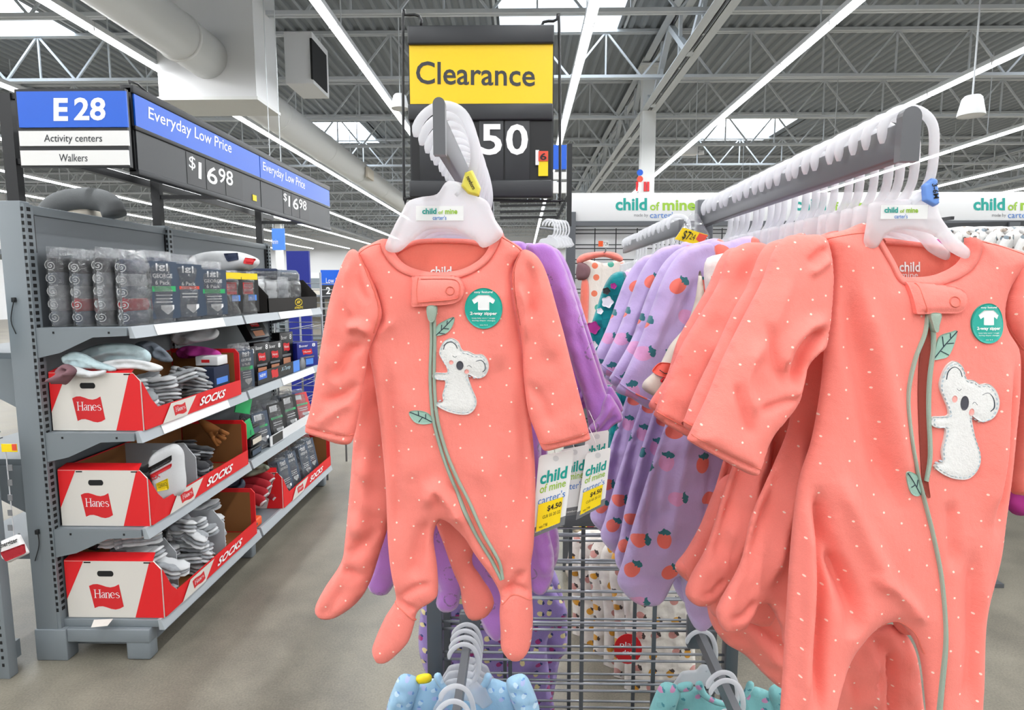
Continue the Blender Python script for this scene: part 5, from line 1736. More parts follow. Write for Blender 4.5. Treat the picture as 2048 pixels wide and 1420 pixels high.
# ================================================================== SHELVING (left)
GX = -1.83
GYS = [2.2, 3.114, 4.333]
LEV = [(1.32, -1.48), (0.918, -1.48), (0.535, -1.48), (0.16, -1.444)]
gon = thing('store_shelving', 'grey metal store shelving with four shelf levels and slotted uprights', 'shelving', (-1.7, 3.2, 0))
TOPZ = 1.785
for k, y in enumerate(GYS):
    yy = y if k == 0 else y - 0.02
    up = MB().box((-1.92, yy, 0), (GX - 0.004, yy + 0.045, TOPZ), bev=0.003).build('upright', 'gondola_grey', gon)
    MB().box((GX - 0.012, yy + 0.003, 0.05), (GX + 0.008, yy + 0.043, TOPZ - 0.01)).build('slot_channel', 'gondola_grey', up)
    s = MB()
    z = 0.2
    while z < TOPZ - 0.03:
        s.box((GX - 0.007, yy + 0.0015, z), (GX + 0.004, yy + 0.004, z + 0.014))
        s.box((GX + 0.0075, yy + 0.014, z), (GX + 0.009, yy + 0.03, z + 0.014))
        z += 0.0254
    s.build('slots', 'slot_dark', up, kind='stuff')
for k in range(2):
    y0, y1 = GYS[k] + 0.03, GYS[k + 1] - 0.01
    MB().box((GX - 0.03, y0, 0.12), (GX - 0.012, y1, 0.95)).build('back_panel', 'gondola_panel', gon)
    MB().box((GX - 0.03, y0, 0.952), (GX - 0.012, y1, TOPZ - 0.045)).build('back_panel', 'gondola_panel', gon)
    MB().box((GX - 0.04, y0, TOPZ - 0.045), (GX - 0.004, y1, TOPZ - 0.01), bev=0.003).build('top_rail', 'gondola_grey', gon)
    for li, (z, xf) in enumerate(LEV):
        sh = MB().box((GX, y0 - 0.01, z - 0.03), (xf, y1 + 0.005, z), bev=0.002).build('shelf', 'gondola_grey', gon)
        MB().prism([(xf, y0 - 0.012, z + 0.004), (xf + 0.012, y0 - 0.012, z + 0.004), (xf + 0.026, y0 - 0.012, z - 0.04), (xf + 0.004, y0 - 0.012, z - 0.04)], (0, y1 - y0 + 0.018, 0)).build('price_rail', 'rail_light' if 'rail_light' in MATS else 'divider', sh)
        if li < 3:
            for y in (y0 - 0.022, y1 + 0.003):
                h0, h1 = 0.115, 0.03
                MB().prism([(GX, y, z), (xf, y, z), (xf, y, z - h1), (GX + 0.22, y, z - h1 - 0.006), (GX + 0.09, y, z - h0 + 0.02), (GX, y, z - h0)], (0, 0.004, 0)).build('shelf_bracket', 'gondola_grey', sh)
                for hx in (GX + 0.07, xf - 0.07):
                    MB().box((hx, y - 0.0012, z - 0.022), (hx + 0.007, y, z - 0.014)).build('bolt_hole', 'slot_dark', sh)
        if li < 2:
            MB().prism([(xf + 0.0135, y1 - 0.75, z + 0.003), (xf + 0.0265, y1 - 0.75, z - 0.038), (xf + 0.0265, y1 - 0.2, z - 0.038), (xf + 0.0135, y1 - 0.2, z + 0.003)], (0.002, 0, 0.0005)).build('label_strip', 'tag_white', sh)
    MB().box((GX, y0 + 0.05, 0.02), (-1.52, y1, 0.12)).build('kick_plate', 'gondola_panel', gon)
for y in (2.2, 3.10, 4.29):
    MB().box((-1.925, y - 0.006, 0.0), (-1.80, y + 0.055, 0.13), bev=0.004).build('foot', 'gondola_grey', gon)
    MB().box((-1.80, y, 0.075), (-1.47, y + 0.05, 0.13), bev=0.004).build('base_beam', 'gondola_grey', gon)
    MB().box((-1.57, y + 0.004, 0.0), (-1.475, y + 0.06, 0.10), bev=0.008).build('foot', 'gondola_grey', gon)
# shelves of the other side
for z in (1.22, 0.80, 0.42):
    MB().box((-2.35, 2.26, z - 0.03), (-1.93, 4.3, z)).build('rear_shelf', 'gondola_grey', gon)
for z in (1.22, 0.80):
    MB().prism([(-1.925, 2.235, z - 0.02), (-2.3, 2.235, z - 0.02), (-1.925, 2.235, z - 0.22)], (0, 0.004, 0)).build('rear_bracket', 'gondola_grey', gon)

# zip ties hanging on the end upright
for (a, b_, c) in (((28, 598), (22, 640), (32, 668)), ((75, 1062), (78, 1090), (70, 1122))):
    t = thing('cable_tie', 'black cable tie %s' % ('stuck through the upper part of the end upright' if a[1] < 800 else 'dangling low on the end upright'), 'cable tie', aY(*a, 2.195))
    MB().tube(smooth_open([tuple(aY(*p, 2.194)) for p in (a, b_, c)], 0.01), 0.0018, 6).build('strap', 'black_metal', t)
    p = aY(*a, 2.194)
    MB().box((p.x - 0.006, 2.186, p.z - 0.012), (p.x + 0.006, 2.199, p.z + 0.006), bev=0.002).build('lock_head', 'black_metal', t)

# ------------------------------------------------------------------ endcap at the far left edge
ec = thing('endcap_display', 'grey endcap at the left edge with perforated upright and white poster panel', 'display', (-2.1, 2.1, 0))
MB().box((-2.0, 2.08, 0), (-1.935, 2.12, 0.94), bev=0.002).build('upright', 'gondola_grey', ec)
h = MB()
z = 0.05
while z < 0.92:
    h.box((-1.958, 2.0785, z), (-1.950, 2.081, z + 0.012)).box((-1.992, 2.0785, z), (-1.984, 2.081, z + 0.012))
    z += 0.03
h.build('holes', 'slot_dark', ec, kind='stuff')
MB().box((-2.5, 2.09, 0.10), (-2.0, 2.10, 0.86)).build('poster_panel', 'white_panel', ec)
for z0, z1_, m in ((0.22, 0.33, 'light_blue_panel'), (0.52, 0.55, 'brand_teal'), (0.42, 0.46, 'red_card')):
    MB().box((-2.5, 2.088, z0), (-2.02 - (0.05 if m == 'red_card' else 0), 2.0895, z1_)).build('poster_print', m if m != 'light_blue_panel' else 'poster_blue', ec)
MB().box((-2.5, 2.06, 0.02), (-1.99, 2.2, 0.09)).build('base', 'gondola_grey', ec)
MB().box((-2.045, 2.05, 0.03), (-2.005, 2.056, 0.055)).build('base_price_sticker', 'tag_yellow', ec)
MB().box((-2.5, 2.05, 0.90), (-1.98, 2.2, 0.905)).build('wire_shelf', 'wire_grey', ec)
for k in range(5):
    MB().tube([(-2.5, 2.06 + k * 0.03, 0.93), (-1.97, 2.06 + k * 0.03, 0.93)], 0.003, 5).build('shelf_wire', 'wire_grey', ec)
MB().box((-2.3, 2.1, 1.26), (-1.935, 2.11, 1.47)).build('blue_poster', 'poster_blue', ec)
ps = thing('clip_strip', 'clear plastic clip strip with yellow price tag hanging left of the end upright', 'clip strip', (-1.99, 2.06, 0.5))
a, b_ = aY(10, 890, 2.06), aY(30, 1085, 2.06)
MB().box((a.x, 2.058, b_.z), (b_.x, 2.061, a.z)).build('strip', 'divider', ps)
q0, q1 = aY(2, 888, 2.05), aY(34, 904, 2.05)
MB().box((q0.x, 2.05, q1.z), (q1.x, 2.053, q0.z)).build('price_tag', 'tag_yellow', ps)
q0 = aY(24, 888, 2.05)
MB().box((q0.x, 2.048, q1.z + 0.006), (q1.x, 2.05, q0.z)).build('red_block', 'tag_red', ps)
for k in range(5):
    c = aY(20, 935 + k * 30, 2.056)
    MB().box((c.x - 0.008, 2.055, c.z - 0.012), (c.x + 0.008, 2.057, c.z + 0.01)).build('clip_notch', 'tag_grey', ps)
bp = thing('battery_pack', 'small red and white battery pouch hanging at the bottom of the clip strip', 'battery pack', aY(30, 1120, 2.04))
sft = Soft([(2, 1082), (40, 1066), (60, 1106), (18, 1126), (4, 1116)], 2.04, thick=0.012, edge=8, step=5, smooth=False)
sft.build('pouch', 'tag_white', bp)
text_on(sft.surf, 'Energizer', (4, 1078, 42, 1090), 0.002, 'print', 'ink_black', bp, bold=0.02, rot=-0.35)
patch(sft.surf, [(6, 1102), (50, 1086), (56, 1104), (18, 1120)], 0.001, 'red_band', 'red_cloth', bp, step=4, smooth=False)

# ------------------------------------------------------------------ aisle number sign and price header
E28Y = 2.19
es = thing('aisle_sign', 'blue and white aisle number sign on the end of the price header', 'sign', aY(145, 335, E28Y))
yb(28, 178, 260, 334, E28Y + 0.004, 0.018).build('frame', 'black_metal', es)
yb(32, 183, 256, 254, E28Y - 0.001, 0.006).build('blue_panel', 'sign_blue', es)
yb(37, 262, 258, 291, E28Y - 0.001, 0.006).build('white_strip', 'sign_white', es)
yb(40, 301, 258, 330, E28Y - 0.001, 0.006).build('white_strip', 'sign_white', es)
lettering('lettering', 'E', pxbox_Y(107, 196, 136, 242, E28Y - 0.002), 'white_ink', es, bold=0.035)
lettering('lettering', '28', pxbox_Y(148, 195, 211, 241, E28Y - 0.002), 'white_ink', es, bold=0.025)
lettering('lettering', 'Activity centers', pxbox_Y(88, 269, 204, 288, E28Y - 0.002), 'sign_ink', es, bold=0.004)
lettering('lettering', 'Walkers', pxbox_Y(118, 308, 175, 323, E28Y - 0.002), 'sign_ink', es, bold=0.004)
HX = -1.42
hd = thing('price_header', 'long black price header with blue low price panels above the shelving', 'sign', (HX, 3.35, 1.9))
hz0, hz1 = 1.895, 2.19
hy0, hy1 = 2.245, 4.48
MB().box((HX - 0.03, hy0, hz0), (HX - 0.006, hy1, hz1)).build('back_plate', 'black_metal', hd)
MB().box((HX - 0.045, hy0, hz1 - 0.018), (HX + 0.004, hy1, hz1 + 0.012), bev=0.003).build('top_channel', 'black_metal', hd)
MB().box((HX - 0.012, hy0, 2.043), (HX + 0.004, hy1, 2.059), bev=0.002).build('middle_channel', 'black_metal', hd)
MB().box((HX - 0.03, hy0, hz0 - 0.012), (HX + 0.006, hy1, hz0 + 0.008), bev=0.002).build('bottom_channel', 'charcoal', hd)
ym = aX(520, 345, HX).y
for ya, yb_ in ((hy0 + 0.008, ym - 0.004), (ym + 0.004, hy1 - 0.008)):
    MB().box((HX - 0.005, ya, 2.055), (HX + 0.001, yb_, hz1 - 0.014)).build('blue_panel', 'sign_blue', hd)
    MB().box((HX - 0.006, ya, hz0 + 0.006), (HX - 0.001, yb_, 2.046)).build('price_panel', 'charcoal', hd)
TX = HX + 0.0018
for pts in ([(297, 244), (463, 313), (463, 286), (297, 213)], [(526, 345), (610, 384), (610, 362), (526, 323)]):
    lettering('lettering', 'Everyday Low Price', px_quad_X(pts, TX), 'white_ink', hd, bold=0.006)
for ch, pts, bo in (('$', [(378, 338), (391, 343), (391, 315), (378, 310)], 0.0), ('16', [(397, 357), (435, 372), (435, 337), (397, 323)], 0.01), ('98', [(437, 364), (466, 373), (466, 344), (437, 335)], 0.01),
                    ('$', [(567, 402), (574, 405), (574, 388), (567, 385)], 0.0), ('16', [(577, 413), (597, 421), (597, 398), (577, 391)], 0.01), ('98', [(598, 416), (613, 422), (613, 403), (598, 397)], 0.01)):
    lettering('price_digit', ch, px_quad_X(pts, HX + 0.0012), 'white_ink', hd, bold=bo)
for pa, pb_ in ((375, 412), (413, 450), (451, 485), (565, 580), (581, 596), (597, 616)):
    ya, yb_ = aX(pa, 360, HX).y, aX(pb_, 360, HX).y
    MB().box((HX - 0.002, ya, hz0 + 0.012), (HX + 0.0004, yb_ - 0.004, 2.04)).build('digit_card', 'black_metal', hd)
ys_ = aX(505, 393, HX).y
MB().box((HX, ys_, 1.925), (HX + 0.002, ys_ + 0.045, 1.955)).build('price_sticker', 'tag_yellow', hd)
# posts and struts that carry it
for y in (2.225, 3.10, 4.30):
    MB().box((-1.90, y, 1.55), (-1.855, y + 0.03, 2.17)).build('post', 'black_metal', hd)
    MB().bar((-1.88, y + 0.015, 2.16), (HX - 0.03, y + 0.03, 2.16), 0.02).build('strut', 'black_metal', hd)
    MB().bar((-1.88, y + 0.015, 1.93), (HX - 0.03, y + 0.03, 1.93), 0.02).build('strut', 'black_metal', hd)
    MB().box((-1.905, y - 0.008, 1.60), (-1.835, y + 0.038, 1.74)).build('clamp', 'black_metal', hd)
MB().box((-1.96, 2.6, 1.985), (-1.93, 4.7, 2.02)).build('rear_beam', 'black_metal', hd)
MB().tube([aX(262, 178, HX - 0.05), aX(258, 162, HX - 0.05), aX(275, 168, HX - 0.05), aX(300, 190, HX - 0.05)], 0.004, 6).build('wire_hook', 'black_metal', hd)

# grey cushion lying on top behind the panel
cu = thing('nursing_pillow', 'grey curved support pillow lying behind the top of the shelving', 'pillow', (-2.05, 2.7, 1.72))
pth = [aY(x, y, 2.75) for x, y in ((92, 436), (112, 412), (145, 400), (185, 398), (218, 408), (230, 432))]
MB().tube(smooth_open([tuple(p) for p in pth], 0.02), 0.05, 16).build('ring', 'cushion_grey', cu)
b = MB().tube([aY(140, 432, 2.78), aY(190, 432, 2.78)], 0.05, 12)
b.build('insert', 'cream', cu)
MB().box((-2.45, 2.35, 1.60), (-1.95, 3.2, 1.62)).build('board', 'gondola_panel', cu)

# ================================================================== GOODS
def flag(b, o, u, v, m=0):
    """wavy flag shape on plane o+u,v"""
    pts = []
    for t in np.linspace(0, 1, 8):
        pts.append((t * 0.92, 0.84 + 0.09 * math.sin(t * 2 * PI * 0.9 + 0.5) + 0.12 * t))
    for t in np.linspace(1, 0, 8):
        pts.append((0.12 + t * 0.9, 0.05 + 0.09 * math.sin(t * 2 * PI * 0.9 + 0.5) + 0.12 * t))
    b.add([Vector(o) + Vector(u) * x + Vector(v) * y for x, y in pts], [tuple(range(len(pts)))], m)

def serif_word(fn, parent, m, name='lettering'):
    """'Hanes' drawn with strokes and serifs; fn maps unit box"""
    b = MB()
    def st(pts, w):
        P = smooth_open(np.array(pts, float), 0.03) if len(pts) > 2 else np.array(pts, float)
        w = np.interp(np.linspace(0, 1, len(P)), np.linspace(0, 1, len(w)), w) if isinstance(w, (list, tuple)) else np.full(len(P), w)
        T = np.gradient(P, axis=0)
        T /= np.linalg.norm(T, axis=1)[:, None] + 1e-9
        N = np.stack([-T[:, 1] * 0.42, T[:, 0] * 0.9], 1)
        L, R_ = P + N * w[:, None], P - N * w[:, None]
        n = len(P)
        W = fn(np.vstack([L, R_]))
        b.add([tuple(p) for p in W], [(i, i + 1, n + i + 1, n + i) for i in range(n - 1)])
    # H
    st([(0.035, 0.0), (0.035, 1.0)], 0.045); st([(0.215, 0.0), (0.215, 1.0)], 0.045); st([(0.035, 0.52), (0.215, 0.52)], 0.03)
    for x in (0.035, 0.215):
        for y in (0.015, 0.985):
            st([(x - 0.05, y), (x + 0.05, y)], 0.022)
    # a
    st([(0.29, 0.55), (0.33, 0.66), (0.38, 0.62), (0.385, 0.45), (0.385, 0.12), (0.42, 0.02)], [0.03, 0.02, 0.035, 0.045, 0.04, 0.02])
    st([(0.385, 0.42), (0.32, 0.36), (0.285, 0.2), (0.31, 0.04), (0.36, 0.06), (0.385, 0.16)], [0.02, 0.03, 0.045, 0.04, 0.03, 0.02])
    # n
    st([(0.455, 0.02), (0.455, 0.64)], 0.042); st([(0.455, 0.48), (0.50, 0.62), (0.55, 0.62), (0.57, 0.45), (0.57, 0.02)], [0.02, 0.03, 0.04, 0.045, 0.045])
    for x in (0.455, 0.57):
        st([(x - 0.04, 0.015), (x + 0.04, 0.015)], 0.022)
    st([(0.425, 0.62), (0.455, 0.64)], 0.022)
    # e
    st([(0.64, 0.36), (0.77, 0.37), (0.76, 0.55), (0.70, 0.66), (0.645, 0.55), (0.63, 0.33), (0.66, 0.08), (0.71, 0.01), (0.77, 0.10)], [0.02, 0.02, 0.035, 0.02, 0.045, 0.05, 0.045, 0.03, 0.02])
    # s
    st([(0.945, 0.55), (0.90, 0.65), (0.845, 0.58), (0.84, 0.46), (0.90, 0.36), (0.955, 0.26), (0.95, 0.09), (0.89, 0.01), (0.83, 0.1)], [0.02, 0.025, 0.03, 0.04, 0.045, 0.045, 0.035, 0.025, 0.02])
    return b.build(name, m, parent)

def display_box(y0, y1, z, xb, xf, h, lip, label, socks=True, mini=False):
    t = thing('display_box', label, 'box', ((xb + xf) / 2, (y0 + y1) / 2, z), 'red and white sock boxes')
    W = xf - xb
    prof = [(xb, y0, z), (xf, y0, z), (xf, y0, z + h * 0.86), (xf - 0.03, y0, z + h), (xb, y0, z + h)]
    e = MB().prism(prof, (0, 0.006, 0)).build('end_panel', 'box_white', t)
    g = lambda u, v, d=-0.0006: Vector((xb + W * u, y0 + d, z + h * v))
    MB().add([g(0, 0.32), g(0.2, 0.995), g(0, 0.995)], [(0, 1, 2)]).build('red_print', 'box_red', e)
    MB().add([g(0.7, 0.003), g(0.998, 0.003), g(0.998, 0.86), g(0.93, 0.992), g(0.885, 0.992)], [(0, 1, 2, 3, 4)]).build('red_print', 'box_red', e)
    hb = MB()
    cx, cz, rx, rz = xb + W * 0.42, z + h * 0.78, W * 0.085, h * 0.05
    hb.add([(cx + rx * (0.7 * np.sign(math.cos(a)) + 0.3 * math.cos(a)), y0 - 0.0007, cz + rz * math.sin(a)) for a in np.linspace(0, 2 * PI, 24, endpoint=False)], [tuple(range(24))])
    hb.build('hand_hole', 'slot_dark', e)
    fb = MB()
    flag(fb, g(0.24, 0.12), g(0.34, 0) - g(0, 0), g(0, 0.5) - g(0, 0))
    fl = fb.build('logo_flag', 'red_card', e)
    serif_word(frame_fn(g(0.29, 0.35, -0.0012), g(0.27, 0, 0) - g(0, 0, 0), g(0, 0.15, 0) - g(0, 0, 0)), fl, 'white_ink')
    for u in (0.24, 0.86):
        MB().box(g(u - 0.035, 0.965, -0.001), g(u + 0.035, 0.985, 0)).build('tab_slot', 'slot_dark', e)
    # folded-in top flap, back, floor, far end
    MB().prism([(xb, y0, z + h), (xf - 0.03, y0, z + h), (xf - 0.05, y0 + 0.05, z + h + 0.012), (xb, y0 + 0.05, z + h + 0.012)], (0, 0, 0.003)).build('top_flap', 'box_red', t)
    bk = MB().box((xb, y0 + 0.007, z), (xb + 0.004, y1 - 0.004, z + h * 1.02)).build('back_panel', 'box_red', t)
    MB().box((xb + 0.0045, y0 + 0.007, z + 0.003), (xb + 0.006, y1 - 0.004, z + h)).build('lining', 'box_inside', bk)
    MB().box((xb, y0 + 0.006, z), (xf, y1, z + 0.004)).build('floor_panel', 'box_inside', t)
    fe = MB().prism([(xb, y1, z), (xf, y1, z), (xf, y1, z + h * 0.95), (xf - 0.02, y1, z + h * 1.05), (xb, y1, z + h * 1.05)], (0, 0.006, 0)).build('end_panel', 'box_red', t)
    MB().box((xb + 0.01, y1 - 0.002, z + 0.01), (xf - 0.025, y1 - 0.0005, z + h * 0.96)).build('lining', 'box_inside', fe)
    # slanted shoulder from the end panel down to the low front lip
    MB().prism([(xf, y0 + 0.006, z + 0.004), (xf, y0 + 0.006, z + h * 0.84), (xf + 0.004, y0 + 0.05, z + lip + 0.04), (xf + 0.004, y0 + 0.09, z + lip), (xf + 0.004, y0 + 0.09, z + 0.004)], (0.004, 0, 0)).build('front_shoulder', 'box_red', t)
    lp = MB().box((xf - 0.001, y0 + 0.01, z), (xf + 0.004, y1, z + lip)).build('front_lip', 'box_red', t)
    X = xf + 0.0086
    L = y1 - y0
    q = lambda y, v, d=0.0: Vector((X + d, y0 + L * y, z + lip * v))
    MB().add([q(0.14, 0.02), q(0.36, 0.02), q(0.46, 0.98), q(0.22, 0.98)], [(0, 1, 2, 3)]).build('white_print', 'box_white', lp)
    fb = MB()
    flag(fb, q(0.235, 0.14, 0.0006), q(0.12, 0) - q(0, 0), q(0, 0.7) - q(0, 0))
    f2 = fb.build('logo_flag', 'red_card', lp)
    serif_word(frame_fn(q(0.255, 0.42, 0.0012), q(0.09, 0) - q(0, 0), q(0, 0.26) - q(0, 0)), f2, 'white_ink')
    lettering('lettering', 'SOCKS', frame_fn(q(0.50, 0.25, 0.0005), q(0.28, 0) - q(0, 0), q(0, 0.5) - q(0, 0)), 'white_ink', lp, bold=0.03, slant=0.12)
    return t

bx1 = display_box(2.24, 3.04, 0.921, -1.815, -1.462, 0.225, 0.075, 'red and white sock box on the second shelf, pale clothing piled over its edge')
bx2 = display_box(2.24, 3.08, 0.538, -1.812, -1.462, 0.225, 0.075, 'red and white sock box on the third shelf, holding a white printed pack')
bx3 = display_box(2.23, 3.06, 0.163, -1.81, -1.425, 0.235, 0.07, 'red and white sock box on the bottom shelf, full of grey and white socks')
bx4 = display_box(3.42, 4.3, 0.163, -1.75, -1.425, 0.22, 0.07, 'red and white sock box at the far end of the bottom shelf')
for (y, z, x0_, x1_, lb) in ((2.62, 0.545, -1.80, -1.48, 'white card divider standing in the third shelf box'), (2.46, 0.17, -1.79, -1.50, 'white card divider nearest in the bottom shelf box'), (2.78, 0.17, -1.79, -1.45, 'white card divider further back in the bottom shelf box'), (2.50, 0.545, -1.60, -1.49, 'narrow white card divider beside the dark socks on the third shelf')):
    d_ = MB().prism([(x0_, y, z), (x1_, y, z), (x1_, y, z + 0.16), (x1_ - 0.05, y, z + 0.225), (x0_, y, z + 0.225)], (0, 0.004, 0)).build('card_divider', 'divider')
    tag(d_, lb, 'divider')
lf_ = thing('paper_note', 'small cream paper note hanging over the bottom shelf edge', 'note', aY(205, 1240, 2.22))
MB().prism([aY(188, 1240, 2.20), aY(226, 1238, 2.20), aY(215, 1252, 2.17), aY(182, 1255, 2.17)], (0, 0, 0.001)).build('sheet', 'box_white', lf_)

# --- socks: prototypes
def sock_proto(m, m2, band=None):
    t = thing('sock_bundle', None, None, (0, 0, 0))
    L = 0.17
    for k in range(3):
        z = 0.012 + k * 0.017
        w = 0.032
        P = [(-L / 2, 0, z), (-L / 4, 0.004, z + 0.003), (0, 0, z), (L / 4, -0.004, z + 0.002), (L / 2 - 0.02, 0, z), (L / 2, 0.006, z - 0.002)]
        Q = smooth_open(np.array(P), 0.014)
        n = len(Q)
        rr = [w * (0.55 if i == 0 else (0.9 + 0.1 * math.sin(i * 1.9 + k))) * (1.0 if i < n - 2 else (0.85 if i == n - 2 else 0.45)) for i in range(n)]
        b = MB()
        b.tube([tuple(p) for p in Q], rr, 12, flat=0.3, flat_axis=(0, 0, 1))
        b.build('sock', m if k != 1 else m2, t)
        b = MB()
        b.tube([tuple(Q[0] + np.array([0.004, 0, 0])), tuple(Q[2])], [w * 0.93, w * 0.96], 12, flat=0.36, flat_axis=(0, 0, 1))
        b.build('cuff', m2, t)
    if band:
        MB().box((-0.02, -0.037, 0.0), (0.03, 0.037, 0.062), bev=0.006).build('paper_band', band, t)
    return t
protos = {'grey': sock_proto('sock_grey', 'sock_white'), 'white': sock_proto('sock_white', 'sock_white', 'black_card'), 'dark': sock_proto('sock_dark', 'sock_grey'), 'whitegrey': sock_proto('sock_white', 'sock_grey')}
used = set()
def put(kind, loc, rot, label, group, cat='socks'):
    p = protos[kind]
    o = p if kind not in used else copy_tree(p)
    used.add(kind)
    o.location = loc
    o.rotation_euler = rot
    tag(o, label, cat, group)
    return o
rs = random.Random(5)
def fill_socks(kinds, x0, x1, y0, y1, z0, layers, n, lbl, grp):
    for l in range(layers):
        for i in range(n):
            k = rs.choice(kinds)
            x = x0 + (x1 - x0) * rs.random()
            y = y0 + (y1 - y0) * (i + rs.uniform(0.1, 0.9)) / n
            put(k, (x, y, z0 + l * 0.05), (rs.uniform(-0.35, 0.35), rs.uniform(-0.3, 0.3), rs.uniform(-0.9, 0.9)), '%s %s' % ({'grey': 'grey and white socks', 'white': 'white socks in a black paper band', 'dark': 'dark grey socks', 'whitegrey': 'white socks with grey soles'}[k], lbl), grp + ', ' + k)
fill_socks(['grey', 'whitegrey', 'grey', 'dark'], -1.71, -1.54, 2.33, 2.88, 0.93, 3, 7, 'heaped in the second shelf box', 'socks in the second shelf box')
fill_socks(['dark', 'dark', 'white'], -1.72, -1.58, 2.33, 2.5, 0.548, 3, 2, 'in the front of the third shelf box', 'socks in the third shelf box')
fill_socks(['dark'], -1.71, -1.58, 2.72, 3.0, 0.548, 3, 3, 'behind the divider of the third shelf box', 'dark socks in the third shelf box')
fill_socks(['grey', 'whitegrey', 'grey'], -1.70, -1.50, 2.32, 2.42, 0.175, 4, 3, 'before the dividers of the bottom box', 'socks before the dividers')
fill_socks(['whitegrey', 'grey', 'grey'], -1.68, -1.50, 2.53, 2.73, 0.175, 5, 4, 'between the dividers of the bottom box', 'socks between the dividers')
fill_socks(['grey', 'whitegrey'], -1.70, -1.52, 2.84, 3.0, 0.175, 4, 3, 'behind the dividers of the bottom box', 'socks behind the dividers')
for i, (x, y) in enumerate(((-1.74, 2.33), (-1.66, 2.36), (-1.58, 2.34))):
    put('white' if i == 0 else 'whitegrey', (x, y, 0.415), (0.1, 0, -0.2 + i * 0.3), ['white socks with black band lying on the left of the bottom box', 'white socks lying in the middle on the bottom box', 'white socks lying on the right corner of the bottom box'][i], 'socks on top of the bottom box')

# --- loose clothing over the second shelf box
def cloth_px(name, label, cat, out, Y, m, group=None, **kw):
    k = dict(thick=0.022, edge=9, step=6, noise=0.006, nscale=26, seed=len(label))
    k.update(kw)
    r = np.random.default_rng(len(label) * 7)
    A = np.array(out, float)
    c0 = A.mean(0)
    fo = []
    for i in range(9):
        p, q = A[r.integers(len(A))], A[r.integers(len(A))]
        p, q = c0 + (p - c0) * 0.9, c0 + (q - c0) * 0.9
        fo.append(([p, (p + q) / 2 + r.uniform(-8, 8, 2), q], 5, r.choice([-1, 1]) * 0.014))
    k['folds'] = fo
    k['step'] = 4
    s = Soft(out, Y, **k)
    return s, tag(s.build(name, m), label, cat, group)
pb = soft_garment('folded_shirt', 'pale blue knit garment lying over the second shelf box', 'clothing', None,
    [('body', [(150, 712), (180, 694), (225, 686), (270, 690), (300, 706), (296, 726), (250, 724), (205, 726), (168, 730)], 2.33, 'teal_cloth', dict(thick=0.014, edge=6, step=4, noise=0.005, nscale=22, folds=[([(170, 722), (210, 706), (260, 700)], 4, 0.012), ([(180, 728), (230, 714), (290, 716)], 4, -0.012), ([(200, 700), (220, 692), (250, 692)], 3, 0.01)])),
     ('sleeve', [(122, 716), (140, 704), (165, 706), (196, 722), (232, 736), (226, 744), (196, 740), (160, 738), (132, 730)], 2.25, 'teal_cloth', dict(thick=0.012, edge=5, step=4, noise=0.005, nscale=18, folds=[([(130, 722), (160, 716), (200, 734)], 3, 0.01), ([(138, 712), (170, 716), (190, 728)], 3, -0.01)])),
     ('hem', [(196, 728), (240, 718), (290, 722), (326, 734), (312, 744), (270, 738), (230, 740)], 2.26, 'sock_white', dict(thick=0.010, edge=4, step=4, noise=0.004, nscale=18, folds=[([(210, 732), (260, 726), (310, 736)], 3, -0.01)])),
     ('sleeve', [(128, 730), (150, 732), (182, 742), (212, 740), (204, 752), (172, 756), (146, 748)], 2.225, 'sock_white', dict(thick=0.010, edge=4, step=4, noise=0.004, nscale=14, folds=[([(140, 736), (165, 746), (190, 748)], 3, 0.008)]))], (220, 745), 2.3)
cloth_px('folded_shirt', 'grey patterned garment corner hanging down the front of the second shelf box', 'clothing', [(118, 734), (136, 728), (154, 740), (146, 756), (130, 770), (122, 754)], 2.21, 'mauve_cloth', noise=0.006, thick=0.012)
cloth_px('folded_shirt', 'white knit garment bunched behind the second shelf box', 'clothing', [(340, 668), (360, 655), (400, 648), (436, 660), (432, 676), (400, 684), (370, 690), (350, 688)], 2.95, 'sock_white')
cloth_px('folded_shirt', 'blue grey garment sleeve behind the pale blue one', 'clothing', [(270, 688), (300, 682), (330, 700), (346, 722), (320, 722), (290, 705)], 2.42, 'grey_cloth')
cloth_px('folded_shirt', 'magenta and black folded garment at the back of the second shelf box', 'clothing', [(352, 702), (372, 692), (410, 694), (440, 704), (440, 720), (400, 716), (360, 716)], 2.98, 'magenta_cloth')
wb = thing('white_carton', 'small white carton lying in the second shelf box', 'carton', aY(430, 722, 2.93))
MB().box((-1.60, 2.88, 1.09), (-1.49, 2.98, 1.135), bev=0.003).build('carton', 'white_panel', wb)
MB().box((-1.57, 2.879, 1.105), (-1.53, 2.8795, 1.12)).build('logo_print', 'red_card', wb)
nb = thing('boxed_underwear', 'navy printed box standing in the second shelf box', 'box', (-1.53, 2.9, 0.93))
MB().box((-1.56, 2.84, 0.93), (-1.49, 2.99, 1.085), bev=0.002).build('carton', 'navy_cloth', nb)
MB().box((-1.4895, 2.86, 1.0), (-1.489, 2.97, 1.03)).build('print', 'light_blue_panel', nb)

